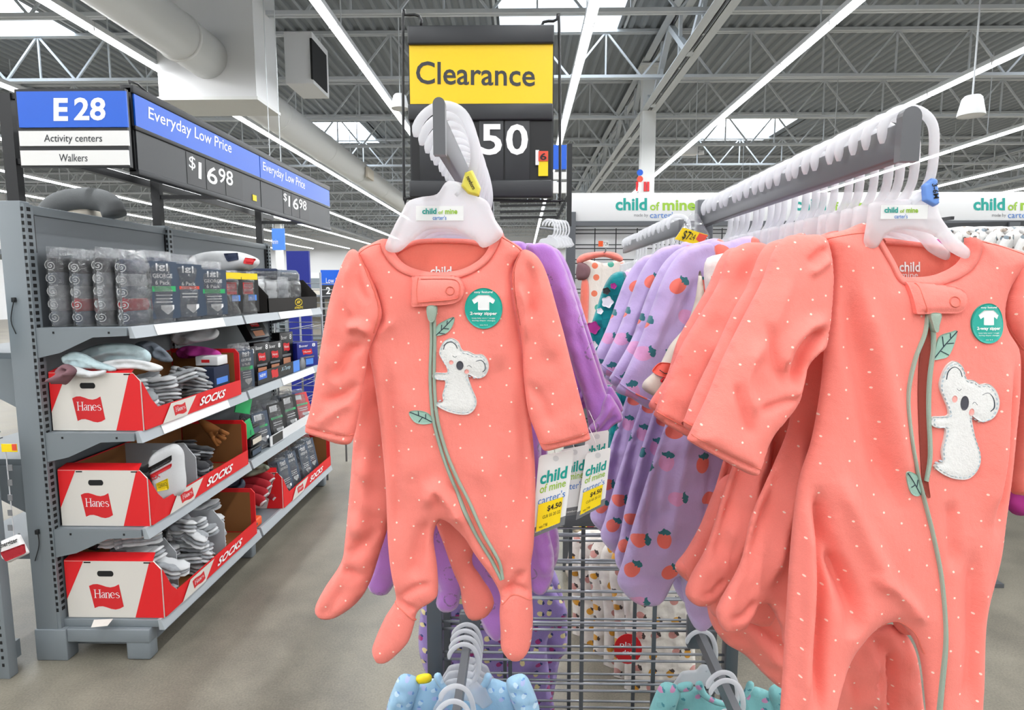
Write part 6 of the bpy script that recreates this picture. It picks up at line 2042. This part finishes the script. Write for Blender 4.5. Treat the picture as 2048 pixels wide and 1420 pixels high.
# --- polybag packs
def pack(x, y, z, rz, w, d, h, rolls, card, label, texts=(), icon=True, group='clear bagged underwear packs', tilt=0.0, sides=True):
    t = thing('underwear_pack', label, 'underwear pack', (0, 0, 0), group)
    n = len(rolls)
    rh = (h * 0.86) / n
    for i, m in enumerate(rolls):
        zc = 0.01 + rh * (i + 0.5)
        b = MB()
        r = rh * 0.5
        prof = []
        b.tube([(-w / 2 + 0.012, 0.004, zc), (-w / 2 + 0.02, 0.004, zc), (w / 2 - 0.02, 0.004, zc), (w / 2 - 0.012, 0.004, zc)], [r * 0.88, r, r, r * 0.88], 16, flat=max(0.5, d * 0.44 / r), flat_axis=(0, 0, 1))
        ro = b.build('rolled_brief', m, t)
        if sides:
            for s_ in (-1, 1):
                sp = MB()
                pts = []
                for a in np.linspace(0.4, 4.4 * PI, 26):
                    rr = r * 0.85 * a / (4.4 * PI)
                    pts.append((s_ * (w / 2 - 0.0115), 0.004 + rr * math.cos(a) * min(1.2, max(0.5, d * 0.44 / r)), zc + rr * math.sin(a)))
                sp.tube(pts, 0.0016, 4)
                sp.build('waistband', 'sock_white' if m != 'sock_white' else 'sock_grey', ro)
    if card:
        c = MB().box((-w / 2 + 0.025, -d / 2 - 0.001, h * 0.06), (w / 2 - 0.01, -d / 2 + 0.002, h * 0.9)).build('card', card, t)
        fy = -d / 2 - 0.0016
        x0_, x1_ = -w / 2 + 0.03, w / 2 - 0.015
        ff = lambda u0, v0, u1, v1: frame_fn((x0_ + (x1_ - x0_) * u0, fy, h * v0), ((x1_ - x0_) * (u1 - u0), 0, 0), (0, 0, h * (v1 - v0)))
        for kind, val, box, m in texts:
            if kind == 't':
                lettering('print', val, ff(*box), m, c, bold=0.015)
            else:
                o_ = ff(*box)(np.array([[0, 0], [1, 0], [1, 1], [0, 1]]))
                MB().add([tuple(p) for p in o_], [(0, 1, 2, 3)]).build('print_block', m, c)
        if icon:
            o_ = ff(0.35, 0.12, 0.85, 0.26)(np.array([[0, 1], [0, 0.6], [0.38, 0.1], [0.5, 0], [0.62, 0.1], [1, 0.6], [1, 1]]))
            MB().add([tuple(p) for p in o_], [tuple(range(7))]).build('brief_print', 'white_ink', c)
    # clear bag, pinched to a flap at the top
    b = MB()
    rr = np.random.default_rng(len(label) + int(y * 50))
    nx_, nz_ = 6, 9
    vs, fs = [], []
    for s_ in (-1, 1):
        for j in range(nz_ + 1):
            v = j / nz_
            zz = v * h * 1.06
            dd = d / 2 + 0.006
            dd *= (1 - max(0, v - 0.84) / 0.16 * 0.93)
            for i in range(nx_ + 1):
                u = i / nx_
                e = math.sin(PI * u) ** 0.25 if 0 < u < 1 else 0.0
                vs.append(((u - 0.5) * (w + 0.01), s_ * dd * max(e, 0.02) + rr.uniform(-1, 1) * 0.0025, zz + rr.uniform(-0.002, 0.002) * (0 < v < 1)))
    m_ = (nx_ + 1) * (nz_ + 1)
    for s_ in range(2):
        for j in range(nz_):
            for i in range(nx_):
                a = s_ * m_ + j * (nx_ + 1) + i
                fs.append((a, a + 1, a + nx_ + 2, a + nx_ + 1))
    b.add(vs, fs, 0, False)
    b.build('bag', 'clear_film', t)
    t.location = (x, y, z)
    t.rotation_euler = (tilt, 0, rz)
    return t
GEO = [('t', '|g|', (0.25, 0.76, 0.7, 0.87), 'white_ink'), ('t', 'GEORGE', (0.12, 0.66, 0.85, 0.72), 'white_ink'), ('t', '6 Pack', (0.2, 0.56, 0.75, 0.62), 'white_ink'), ('b', '', (0.05, 0.46, 0.95, 0.54), 'green_card'), ('b', '', (0.2, 0.40, 0.8, 0.412), 'white_ink'), ('b', '', (0.2, 0.35, 0.8, 0.362), 'white_ink'), ('b', '', (0.2, 0.30, 0.8, 0.312), 'white_ink')]
zt_ = 1.322
RL = [['grey_cloth', 'sock_grey', 'sock_grey', 'grey_cloth', 'sock_dark'], ['slate_card', 'red_cloth', 'sock_grey', 'grey_cloth', 'sock_dark'], ['sock_dark', 'sock_grey', 'sock_grey', 'sock_grey', 'sock_dark'], ['slate_card', 'red_cloth', 'grey_cloth', 'sock_grey', 'navy_cloth']]
for i in range(4):
    pack(-1.775 + 0.078 * i, 2.33 + 0.012 * i, zt_, PI / 2 + 0.06 * (i - 1.5), 0.17, 0.074, 0.285 - 0.008 * (i % 2), RL[i], None,
         ['clear bag of grey rolled briefs at the left end of the top shelf', 'clear bag of rolled briefs second from the left on the top shelf', 'clear bag of dark rolled briefs third from the left on the top shelf', 'clear bag of rolled briefs fourth from the left, with a red roll low down'][i])
pack(-1.56, 2.52, zt_, PI / 2 - 0.35, 0.17, 0.10, 0.285, ['sock_grey', 'sock_dark', 'sock_grey', 'sock_grey', 'navy_cloth'], 'slate_card', 'clear bag of rolled briefs with navy card, first one facing the aisle', GEO)
pack(-1.555, 2.71, zt_, PI / 2 - 0.4, 0.17, 0.10, 0.28, ['navy_cloth', 'grey_cloth', 'navy_cloth', 'grey_cloth'], 'slate_card', 'clear bag of plaid boxers with navy card, second one facing the aisle', [GEO[0], GEO[2], ('b', '', (0.1, 0.5, 0.9, 0.55), 'tag_red'), ('b', '', (0.2, 0.42, 0.8, 0.44), 'white_ink'), ('b', '', (0.2, 0.37, 0.8, 0.39), 'white_ink')])
pack(-1.55, 2.92, zt_, PI / 2 - 0.35, 0.19, 0.09, 0.26, ['navy_cloth', 'navy_cloth', 'sock_dark', 'navy_cloth'], 'slate_card', 'clear bag of navy briefs with big slate card, middle of the top shelf', GEO)
COLR = [('b', '', (0.0, 0.85, 1, 1), 'tag_yellow'), ('b', '', (0.1, 0.5, 0.7, 0.78), 'red_card'), ('t', 'BOXER', (0.15, 0.66, 0.65, 0.74), 'white_ink'), ('t', 'BRIEFS', (0.15, 0.56, 0.65, 0.63), 'white_ink'), ('b', '', (0.4, 0.34, 0.9, 0.48), 'light_blue_panel')]
pack(-1.55, 3.12, zt_, PI / 2 - 0.3, 0.16, 0.08, 0.225, ['black_cloth', 'navy_cloth', 'black_cloth', 'red_cloth'], 'black_card', 'clear bag with black card and red block, left of the colourful pair', COLR, icon=False)
pack(-1.55, 3.31, zt_, PI / 2 - 0.3, 0.17, 0.08, 0.225, ['black_cloth', 'red_cloth', 'navy_cloth', 'navy_cloth'], 'black_card', 'clear bag with black card and red block, beside the black tray', COLR, icon=False)
# padded white bag behind, and more bags
wq = thing('padded_bag', 'large white clear wrapped padded bag lying at the back of the top shelf', 'bag', aX(445, 540, -1.70))
sq = Soft([(370, 532), (385, 512), (420, 503), (470, 503), (505, 512), (520, 524), (500, 540), (440, 546), (390, 545)], 3.35, thick=0.05, edge=16, step=5, noise=0.006, nscale=30)
sq.build('filling', 'sock_white', wq)
patch(sq.surf, [(455, 508), (480, 506), (486, 520), (464, 524)], 0.004, 'dark_print', 'navy_cloth', wq, step=4, smooth=False)
patch(sq.surf, [(498, 516), (516, 518), (512, 530), (496, 528)], 0.004, 'red_print', 'red_card', wq, step=4, smooth=False)
# black tray with white packs at the end of the top shelf
tr = thing('display_tray', 'black cardboard tray with yellow emblem at the far end of the top shelf', 'tray', (-1.6, 3.85, zt_))
ty0, ty1, txb, txf = 3.46, 4.28, -1.78, -1.475
MB().box((txf - 0.006, ty0, zt_), (txf, ty1, zt_ + 0.085)).build('front_panel', 'card_inside', tr)
MB().prism([(txb, ty0, zt_), (txf, ty0, zt_), (txf, ty0, zt_ + 0.1), (txf - 0.09, ty0, zt_ + 0.20), (txb, ty0, zt_ + 0.20)], (0, 0.006, 0)).build('end_panel', 'card_inside', tr)
MB().prism([(txb, ty1, zt_), (txf, ty1, zt_), (txf, ty1, zt_ + 0.1), (txf - 0.09, ty1, zt_ + 0.20), (txb, ty1, zt_ + 0.20)], (0, -0.006, 0)).build('end_panel', 'card_inside', tr)
MB().box((txb, ty0, zt_), (txb + 0.005, ty1, zt_ + 0.2)).build('back_panel', 'card_inside', tr)
MB().box((txb, ty0, zt_), (txf, ty1, zt_ + 0.004)).build('floor_panel', 'card_inside', tr)
cy_, cz_ = 3.93, zt_ + 0.052
MB().tube([(txf + 0.001, cy_ + 0.06 * math.cos(a), cz_ + 0.022 * math.sin(a)) for a in np.linspace(0, 2 * PI, 25)], 0.0022, 5).build('emblem_ring', 'tag_yellow', tr)
lettering('lettering', 'AW', frame_fn((txf + 0.0012, cy_ - 0.032, cz_ - 0.01), (0, 0.064, 0), (0, 0, 0.022)), 'tag_yellow', tr, bold=0.02, slant=0.15)
lettering('lettering', 'ATHLETIC', frame_fn((txf + 0.0012, cy_ - 0.075, zt_ + 0.010), (0, 0.15, 0), (0, 0, 0.014)), 'tag_yellow', tr, bold=0.01)
for i, (y, m, lb) in enumerate(((3.56, 'white_panel', 'white wrapped pack leaning in the black tray, nearest'), (3.74, 'sock_white', 'white wrapped pack leaning in the middle of the black tray'), (3.93, 'sock_grey', 'pale grey wrapped pack leaning in the black tray'), (4.12, 'black_cloth', 'black wrapped pack at the far end of the black tray'))):
    pack(-1.60, y, zt_ + 0.006, PI / 2 - 0.25, 0.17, 0.09, 0.20, [m, m, m], None, lb, sides=False, group='packs in the black tray')
pack(-1.66, 3.75, zt_ + 0.2, 0.3, 0.26, 0.08, 0.05, ['navy_cloth'], None, 'dark wrapped pack lying across the back of the black tray', sides=False, group='packs in the black tray')
pack(-1.62, 4.1, zt_ + 0.2, 1.2, 0.24, 0.08, 0.05, ['slate_card'], None, 'slate wrapped pack lying on the far end of the black tray', sides=False, group='packs in the black tray')

# second shelf, far half
z2 = 0.921
pack(-1.52, 3.16, z2, PI / 2 - 0.25, 0.15, 0.08, 0.24, ['navy_cloth', 'navy_cloth', 'red_cloth', 'navy_cloth'], 'slate_card', 'clear bag with slate card standing beside the red box on the second shelf', GEO)
def blackbox(x, y, z, rz, w, d, h, label, top='white_ink', tilt=0, blue=False):
    t = thing('boxed_underwear', label, 'box', (0, 0, 0), 'black underwear boxes')
    MB().box((-w / 2, -d / 2, 0), (w / 2, d / 2, h), bev=0.002).build('carton', 'dark_blue_panel' if blue else 'black_card', t)
    fb = MB()
    flag(fb, (-w * 0.28, -d / 2 - 0.001, h * 0.48), (w * 0.5, 0, 0), (0, 0, h * 0.26))
    f_ = fb.build('logo_flag', 'red_card', t)
    lettering('print', 'Hanes', frame_fn((-w * 0.2, -d / 2 - 0.0018, h * 0.585), (w * 0.34, 0, 0), (0, 0, h * 0.07)), 'white_ink', f_)
    lettering('print', 'Boxer', frame_fn((-w * 0.4, -d / 2 - 0.001, h * 0.82), (w * 0.42, 0, 0), (0, 0, h * 0.1)), top, t)
    lettering('print', '8', frame_fn((w * 0.22, -d / 2 - 0.001, h * 0.80), (w * 0.16, 0, 0), (0, 0, h * 0.14)), top, t, bold=0.02)
    MB().box((-w * 0.36, -d / 2 - 0.0012, h * 0.36), (w * 0.3, -d / 2 - 0.0006, h * 0.42)).build('print_band', 'tag_grey', t)
    MB().box((-w * 0.3, -d / 2 - 0.0012, h * 0.08), (w * 0.25, -d / 2 - 0.0006, h * 0.32)).build('photo_print', 'skin_photo' if not blue else 'light_blue_panel', t)
    t.location = (x, y, z)
    t.rotation_euler = (tilt, 0, rz)
blackbox(-1.60, 3.38, z2, PI / 2 - 0.2, 0.15, 0.06, 0.21, 'black underwear box standing first in the far half of the second shelf')
blackbox(-1.60, 3.57, z2, PI / 2 - 0.2, 0.15, 0.06, 0.22, 'black underwear box standing second in the far half of the second shelf')
blackbox(-1.60, 3.76, z2, PI / 2 - 0.2, 0.15, 0.06, 0.21, 'black underwear box standing third in the far half of the second shelf')
blackbox(-1.64, 3.68, z2 + 0.23, PI / 2 - 0.1, 0.20, 0.05, 0.15, 'black underwear box lying tilted on top of the standing ones', tilt=-0.5)
blackbox(-1.62, 4.0, z2, PI / 2 - 0.2, 0.15, 0.06, 0.25, 'black underwear box standing furthest back on the second shelf')
blackbox(-1.53, 4.15, z2, PI / 2 - 0.4, 0.2, 0.06, 0.17, 'dark blue underwear box at the end of the second shelf', blue=True)
nt = thing('display_tray', 'low black tray front with blue and red prints below the black boxes', 'tray', (-1.5, 3.7, z2))
MB().box((-1.49, 3.30, z2), (-1.485, 4.05, z2 + 0.075)).build('front_panel', 'black_card', nt)
MB().box((-1.66, 3.30, z2), (-1.49, 4.05, z2 + 0.003)).build('floor_panel', 'card_inside', nt)
MB().box((-1.4846, 3.31, z2 + 0.03), (-1.4842, 3.42, z2 + 0.072)).build('blue_print', 'sign_blue', nt)
lettering('lettering', 'NEW', frame_fn((-1.4838, 3.325, z2 + 0.042), (0, 0.08, 0), (0, 0, 0.018)), 'white_ink', nt, bold=0.02)
fb = MB(); flag(fb, (-1.4840, 3.48, z2 + 0.008), (0, 0.1, 0), (0, 0, 0.06)); fb.build('logo_flag', 'red_card', nt)
lettering('lettering', 'X-Temp', frame_fn((-1.4840, 3.63, z2 + 0.03), (0, 0.14, 0), (0, 0, 0.03)), 'poster_blue', nt, slant=0.1)
MB().box((-1.4846, 3.82, z2 + 0.002), (-1.4842, 3.93, z2 + 0.074)).build('photo_print', 'light_blue_panel', nt)
MB().tube([(-1.486, 3.98, z2 + 0.03), (-1.482, 3.98, z2 + 0.03)], 0.05, 18).build('round_print', 'tag_grey', nt)

# third shelf
z3 = 0.538
fx_ = thing('sock_pack', 'white printed sock pack with red and black print leaning out of the third shelf box', 'sock pack', aY(335, 990, 2.33))
sp_ = Soft([(300, 915), (345, 888), (366, 900), (370, 930), (372, 975), (352, 995), (316, 1000), (306, 960)], lambda P: 2.36 + (P[:, 0] - 300) * 0.0012, thick=0.03, edge=14, step=5, noise=0.003)
sp_.build('pack', 'sock_white', fx_)
patch(sp_.surf, [(304, 932), (352, 906), (352, 918), (304, 944)], 0.003, 'black_print', 'black_card', fx_, step=5, smooth=False)
patch(sp_.surf, [(304, 948), (352, 922), (352, 930), (304, 956)], 0.003, 'red_print', 'red_card', fx_, step=5, smooth=False)
text_on(sp_.surf, 'FLEX', (306, 944, 330, 954), 0.0042, 'print', 'red_card', fx_, bold=0.02, rot=-0.4)
patch(sp_.surf, [(322, 962), (344, 952), (346, 974), (324, 978)], 0.003, 'yellow_sticker', 'tag_yellow', fx_, step=4, smooth=False)
text_on(sp_.surf, 'CLEARANCE', (325, 961, 343, 969), 0.0045, 'print', 'ink_black', fx_, rot=-0.3)
gl = thing('work_glove', 'brown leather work glove sticking out at the back of the third shelf box', 'glove', aY(430, 870, 2.95))
Soft([(395, 838), (415, 842), (440, 856), (452, 868), (440, 882), (424, 876), (410, 862)], 2.95, thick=0.025, edge=9, step=5).build('palm', 'brown_glove', gl)
for k, (a, b_) in enumerate((((440, 862), (456, 868)), ((436, 870), (450, 878)), ((428, 876), (440, 886)), ((420, 866), (436, 892)))):
    MB().tube([aY(*a, 2.92), aY(*b_, 2.90)], [0.013, 0.009], 8).build('finger', 'brown_glove', gl)
for i, (px, py, yy, r_, lb) in enumerate(((487, 808, 3.18, 0.3, 'upper green card standing on the third shelf past the red box'), (490, 862, 3.16, -0.3, 'lower green card standing on the third shelf past the red box'))):
    c = aX(px, py, -1.50)
    g_ = MB().box((-0.055, -0.004, -0.05), (0.055, 0.004, 0.05), bev=0.002)
    g_.xform(Matrix.Translation(c) @ Matrix.Rotation(PI / 2 - 0.3, 4, 'Z') @ Matrix.Rotation(r_, 4, 'Y'))
    tag(g_.build('green_card', 'green_card'), lb, 'card')
MULT = [('b', '', (0.1, 0.7, 0.6, 0.85), 'white_ink'), ('b', '', (0.1, 0.5, 0.9, 0.56), 'green_card'), ('b', '', (0.2, 0.4, 0.8, 0.42), 'white_ink'), ('b', '', (0.2, 0.34, 0.8, 0.36), 'white_ink')]
pack(-1.55, 3.40, z3, PI / 2 - 0.2, 0.18, 0.09, 0.23, ['grey_cloth', 'slate_card', 'navy_cloth', 'grey_cloth'], 'slate_card', 'clear bag with mixed rolls standing first on the far third shelf', MULT, tilt=-0.15)
pack(-1.55, 3.62, z3, PI / 2 - 0.25, 0.18, 0.09, 0.24, ['navy_cloth', 'mauve_cloth', 'dark_blue_panel', 'sock_grey'], 'black_card', 'clear bag with blue and brown rolls on the far third shelf', MULT, tilt=-0.15)
pack(-1.55, 3.84, z3, PI / 2 - 0.25, 0.18, 0.09, 0.25, ['light_blue_panel', 'sock_white', 'sock_grey', 'slate_card'], 'black_card', 'clear bag with white and blue rolls on the far third shelf', MULT, tilt=-0.15)
pack(-1.54, 4.08, z3, PI / 2 - 0.4, 0.18, 0.08, 0.22, ['black_cloth', 'red_cloth', 'black_cloth'], 'red_card', 'red and black carded pack leaning at the end of the third shelf', MULT, tilt=-0.35)
for k, (zz, yy) in enumerate(((z3, 3.18), (z3 + 0.06, 3.19), (z3 + 0.12, 3.17))):
    t = thing('display_tray', ['black tray at the bottom of the stack beside the second red box', 'black tray in the middle of the stack beside the second red box', 'black tray on top of the stack beside the second red box'][k], 'tray', (-1.6, yy + 0.06, zz))
    MB().box((-1.74, yy, zz), (-1.49, yy + 0.13, zz + 0.05), bev=0.002).build('tray_body', 'black_card', t)
    MB().box((-1.485, yy + 0.01, zz + 0.01), (-1.484, yy + 0.12, zz + 0.04)).build('front_print', 'cream' if k == 1 else 'slate_card', t)
wt = thing('display_tray', 'white and black tray front on the third shelf below the clear bags', 'tray', (-1.5, 3.8, z3))
MB().box((-1.487, 3.42, z3), (-1.482, 4.2, z3 + 0.06)).build('front_panel', 'white_panel', wt)
MB().box((-1.4816, 3.45, z3 + 0.004), (-1.481, 3.6, z3 + 0.056)).build('black_print', 'black_card', wt)

# bottom shelf, between the boxes
z4 = 0.163
for i, (px, py) in enumerate(((506, 985), (512, 970), (518, 955), (500, 1000), (526, 990))):
    p = aX(px, py, -1.55)
    b = MB()
    pts = smooth_open(np.array([(p.x - 0.10, p.y, p.z), (p.x - 0.03, p.y + 0.005, p.z + 0.015), (p.x + 0.05, p.y, p.z), (p.x + 0.08, p.y - 0.005, p.z - 0.02)]), 0.02)
    b.tube([tuple(q_) for q_ in pts], [0.022] + [0.034] * (len(pts) - 2) + [0.02], 10, flat=0.7)
    t = thing('winter_cap', ['dark red knit cap at the middle of the pile on the bottom shelf', 'dark red knit cap second in the pile on the bottom shelf', 'dark red knit cap topmost in the pile on the bottom shelf', 'dark red knit cap lowest in the pile on the bottom shelf', 'dark red knit cap at the back of the pile on the bottom shelf'][i], 'cap', p, 'dark red knit caps')
    b.build('knit', 'red_cloth', t)
    MB().tube([tuple(pts[-2]), tuple(pts[-1])], 0.024, 10, flat=0.8).build('white_brim', 'sock_white', t)
cloth_px('knit_beanie', 'sage green knit beanie lying above the dark red caps', 'cap', [(462, 938), (480, 930), (520, 926), (540, 936), (520, 948), (490, 956), (468, 954)], 3.35, 'olive_cloth')
cloth_px('knit_beanie', 'slate blue folded garment beside the sage beanie', 'clothing', [(430, 966), (450, 955), (486, 958), (488, 976), (460, 985), (436, 982)], 3.2, 'slate_card')
cloth_px('knit_beanie', 'grey striped folded garment in front of the slate one', 'clothing', [(404, 984), (430, 976), (470, 982), (476, 1000), (440, 1006), (410, 1000)], 3.14, 'sock_grey')
og = thing('work_glove', 'orange and black glove pack lying on the bottom shelf edge', 'glove', aX(510, 1050, -1.47))
c = aX(508, 1045, -1.47)
MB().box((c.x - 0.05, c.y - 0.06, z4), (c.x + 0.02, c.y + 0.06, z4 + 0.05), bev=0.01).build('pack_body', 'orange_card', og)
MB().box((c.x - 0.052, c.y - 0.062, z4 + 0.015), (c.x + 0.022, c.y + 0.0, z4 + 0.032), bev=0.004).build('black_band', 'black_card', og)
for i in range(4):
    pack(-1.50 - 0.02 * (i % 2), 3.62 + i * 0.17, z4 + 0.008, PI / 2 - 0.2, 0.15, 0.08, 0.25, ['navy_cloth', 'sock_grey', 'navy_cloth', 'slate_card'], 'slate_card', ['clear bag with slate card first in the far bottom box', 'clear bag with slate card second in the far bottom box', 'clear bag with slate card third in the far bottom box', 'clear bag with slate card last in the far bottom box'][i], GEO[:2] + GEO[4:], group='packs in the far bottom box', tilt=-0.2)

# ================================================================== BEYOND THE SHELVING
wr = thing('wire_rack', 'chrome wire rack with many thin shelves past the end of the shelving', 'rack', (-1.65, 4.7, 0))
wm2 = MB().tube([(-1.85, 0, 0), (-1.5, 0, 0)], 0.003, 5).mesh('rack_wire', 'wire_grey')
wm3 = MB().tube([(0, 4.45, 0), (0, 4.95, 0)], 0.003, 5).mesh('rack_rod', 'wire_grey')
for k in range(26):
    z = 0.30 + k * 0.048
    o = link(bpy.data.objects.new('rack_rod', wm3)); o.parent = wr; o.location = Vector((-1.5, 0, z)) - ORIG[wr.name]
    o = link(bpy.data.objects.new('rack_wire', wm2)); o.parent = wr; o.location = Vector((0, 4.45, z)) - ORIG[wr.name]
    if k % 3 == 0:
        for d_ in range(3):
            o = link(bpy.data.objects.new('rack_rod', wm3)); o.parent = wr; o.location = Vector((-1.58 - d_ * 0.08, 0, z)) - ORIG[wr.name]
for x in (-1.85, -1.5):
    for y in (4.45, 4.95):
        MB().tube([(x, y, 0), (x, y, 1.58)], 0.008, 8).build('post', 'wire_grey', wr)
dbp = thing('blue_panel', 'dark blue partition panel behind the far end of the shelving', 'partition', (-2.55, 6.5, 0))
a, b_ = aY(572, 502, 6.5), aY(622, 640, 6.5)
MB().box((a.x, 6.5, 0), (b_.x, 6.54, a.z)).build('board', 'dark_blue_panel', dbp)
MB().box((a.x + 0.02, 6.4, 0), (a.x + 0.1, 6.7, 0.05)).build('foot', 'black_metal', dbp)
MB().box((b_.x - 0.1, 6.4, 0), (b_.x - 0.02, 6.7, 0.05)).build('foot', 'black_metal', dbp)
hs = thing('hanging_sign', 'light blue hanging department sign above the dark blue partition', 'sign', aY(556, 500, 7.0))
yb(543, 457, 570, 500, 7.0, 0.02).build('board', 'light_blue_panel', hs)
lettering('lettering', 'Denim', pxbox_Y(542, 478, 556, 488, 6.995), 'white_ink', hs)
for px in (546, 567):
    p = aY(px, 457, 7.0)
    MB().bar(p, (p.x, 7.0, ROW_Z + 0.5), 0.006).build('cord', 'steel_white', hs)
ls = thing('price_header', 'small blue low price sign with black price panel beside the sleeper sleeve', 'sign', (-2.5, 8.2, 0))
yb(641, 540, 690, 570, 8.2, 0.03).build('blue_panel', 'sign_blue', ls)
yb(641, 570, 690, 598, 8.2, 0.03).build('price_panel', 'charcoal', ls)
lettering('lettering', 'Low Price', pxbox_Y(652, 556, 690, 566, 8.195), 'white_ink', ls)
lettering('price_digit', '2', pxbox_Y(652, 574, 661, 588, 8.195), 'white_ink', ls, bold=0.02)
for px in (645, 688):
    p = aY(px, 598, 8.2)
    MB().box((p.x - 0.02, 8.21, 0), (p.x + 0.02, 8.24, p.z)).build('post', 'black_metal', ls)

# far fixtures that fill the floor towards the back of the shop
FAR = [(-6.5, 9.5, 2.6, 1.5, 'white_panel', 'white far display island at the left behind the shelving'), (-3.6, 11.0, 1.2, 1.45, 'cream', 'cream cabinet far behind the blue low price sign'), (-4.3, 15.0, 3.4, 1.7, 'gondola_grey', 'grey shelving block far down the aisle behind the sleeper'),
       (-0.8, 13.0, 1.8, 1.5, 'gondola_grey', 'grey shelving block far behind the clearance sign'), (0.6, 17.0, 2.4, 1.7, 'white_panel', 'white shelving block in the far middle of the shop'), (-9.0, 14.0, 3.0, 1.7, 'gondola_grey', 'grey shelving block at the far left'), (-6.0, 22.0, 6.0, 2.0, 'white_panel', 'long white shelving block near the back wall'), (3.0, 24.0, 6.0, 2.0, 'gondola_grey', 'long grey shelving block near the back right')]
for (x, y, w, h, m, lb) in FAR:
    t = thing('shelving_block', lb, 'shelving', (x, y, 0))
    MB().box((x - w / 2, y, 0), (x + w / 2, y + 0.06, h)).build('back_panel', m, t)
    for z in (0.15, 0.55, 0.95, 1.3):
        if z < h - 0.1:
            MB().box((x - w / 2, y - 0.4, z), (x + w / 2, y, z + 0.04)).build('shelf', 'gondola_grey', t)
    for s_ in (-1, 1):
        MB().box((x + s_ * w / 2 - 0.03, y - 0.42, 0), (x + s_ * w / 2 + 0.03, y + 0.05, h)).build('end_post', 'gondola_grey', t)
# blue aisle sign behind the clearance sign, with its black frame
fs_ = thing('aisle_sign', 'blue and white aisle sign half hidden behind the clearance sign', 'sign', aY(1122, 385, 3.2))
yb(1092, 290, 1133, 338, 3.2, 0.02).build('blue_panel', 'sign_blue', fs_)
yb(1092, 344, 1133, 358, 3.2, 0.02).build('white_strip', 'sign_white', fs_)
yb(1092, 364, 1133, 386, 3.2, 0.02).build('white_strip', 'sign_white', fs_)
p0, p1 = aY(1134, 288, 3.21), aY(1141, 600, 3.21)
MB().box((p0.x, 3.2, 0), (p1.x, 3.23, p0.z)).build('post', 'black_metal', fs_)
MB().bar(aY(1137, 390, 3.2), aY(1112, 440, 3.2), 0.014).build('brace', 'black_metal', fs_)
for y_ in (404, 412, 424, 436):
    MB().bar(aY(1000, y_, 3.25), aY(1112, y_ - 2, 3.25), 0.012).build('cross_wire', 'black_metal', fs_)
hgp = plain_hangers(HL_hook, HL_body, YL, [2.62, 2.68, 2.74, 2.80, 2.86, 2.92], 'frosted empty hanger, %s on the wire arm behind the purple sleeper', 'empty hangers behind the purple sleeper')
for i, o in enumerate(hgp):
    c = aY(1098 + i * 6, 470, 2.6 + 0.06 * i)
    o.location = (c.x, c.y, c.z)
    o.scale = (0.7, 0.7, 0.7)
ra = thing('rack_arm', 'chrome wire arm with empty hangers behind the purple sleeper', 'rack', (0.15, 2.8, 0))
MB().tube([aY(1080, 456, 2.55), aY(1140, 462, 3.0)], 0.006, 6).build('arm', 'wire_grey', ra)
p1 = aY(1140, 462, 3.0)
MB().box((p1.x - 0.02, 2.98, 0), (p1.x + 0.02, 3.02, p1.z + 0.02)).build('post', 'fixture_grey', ra)
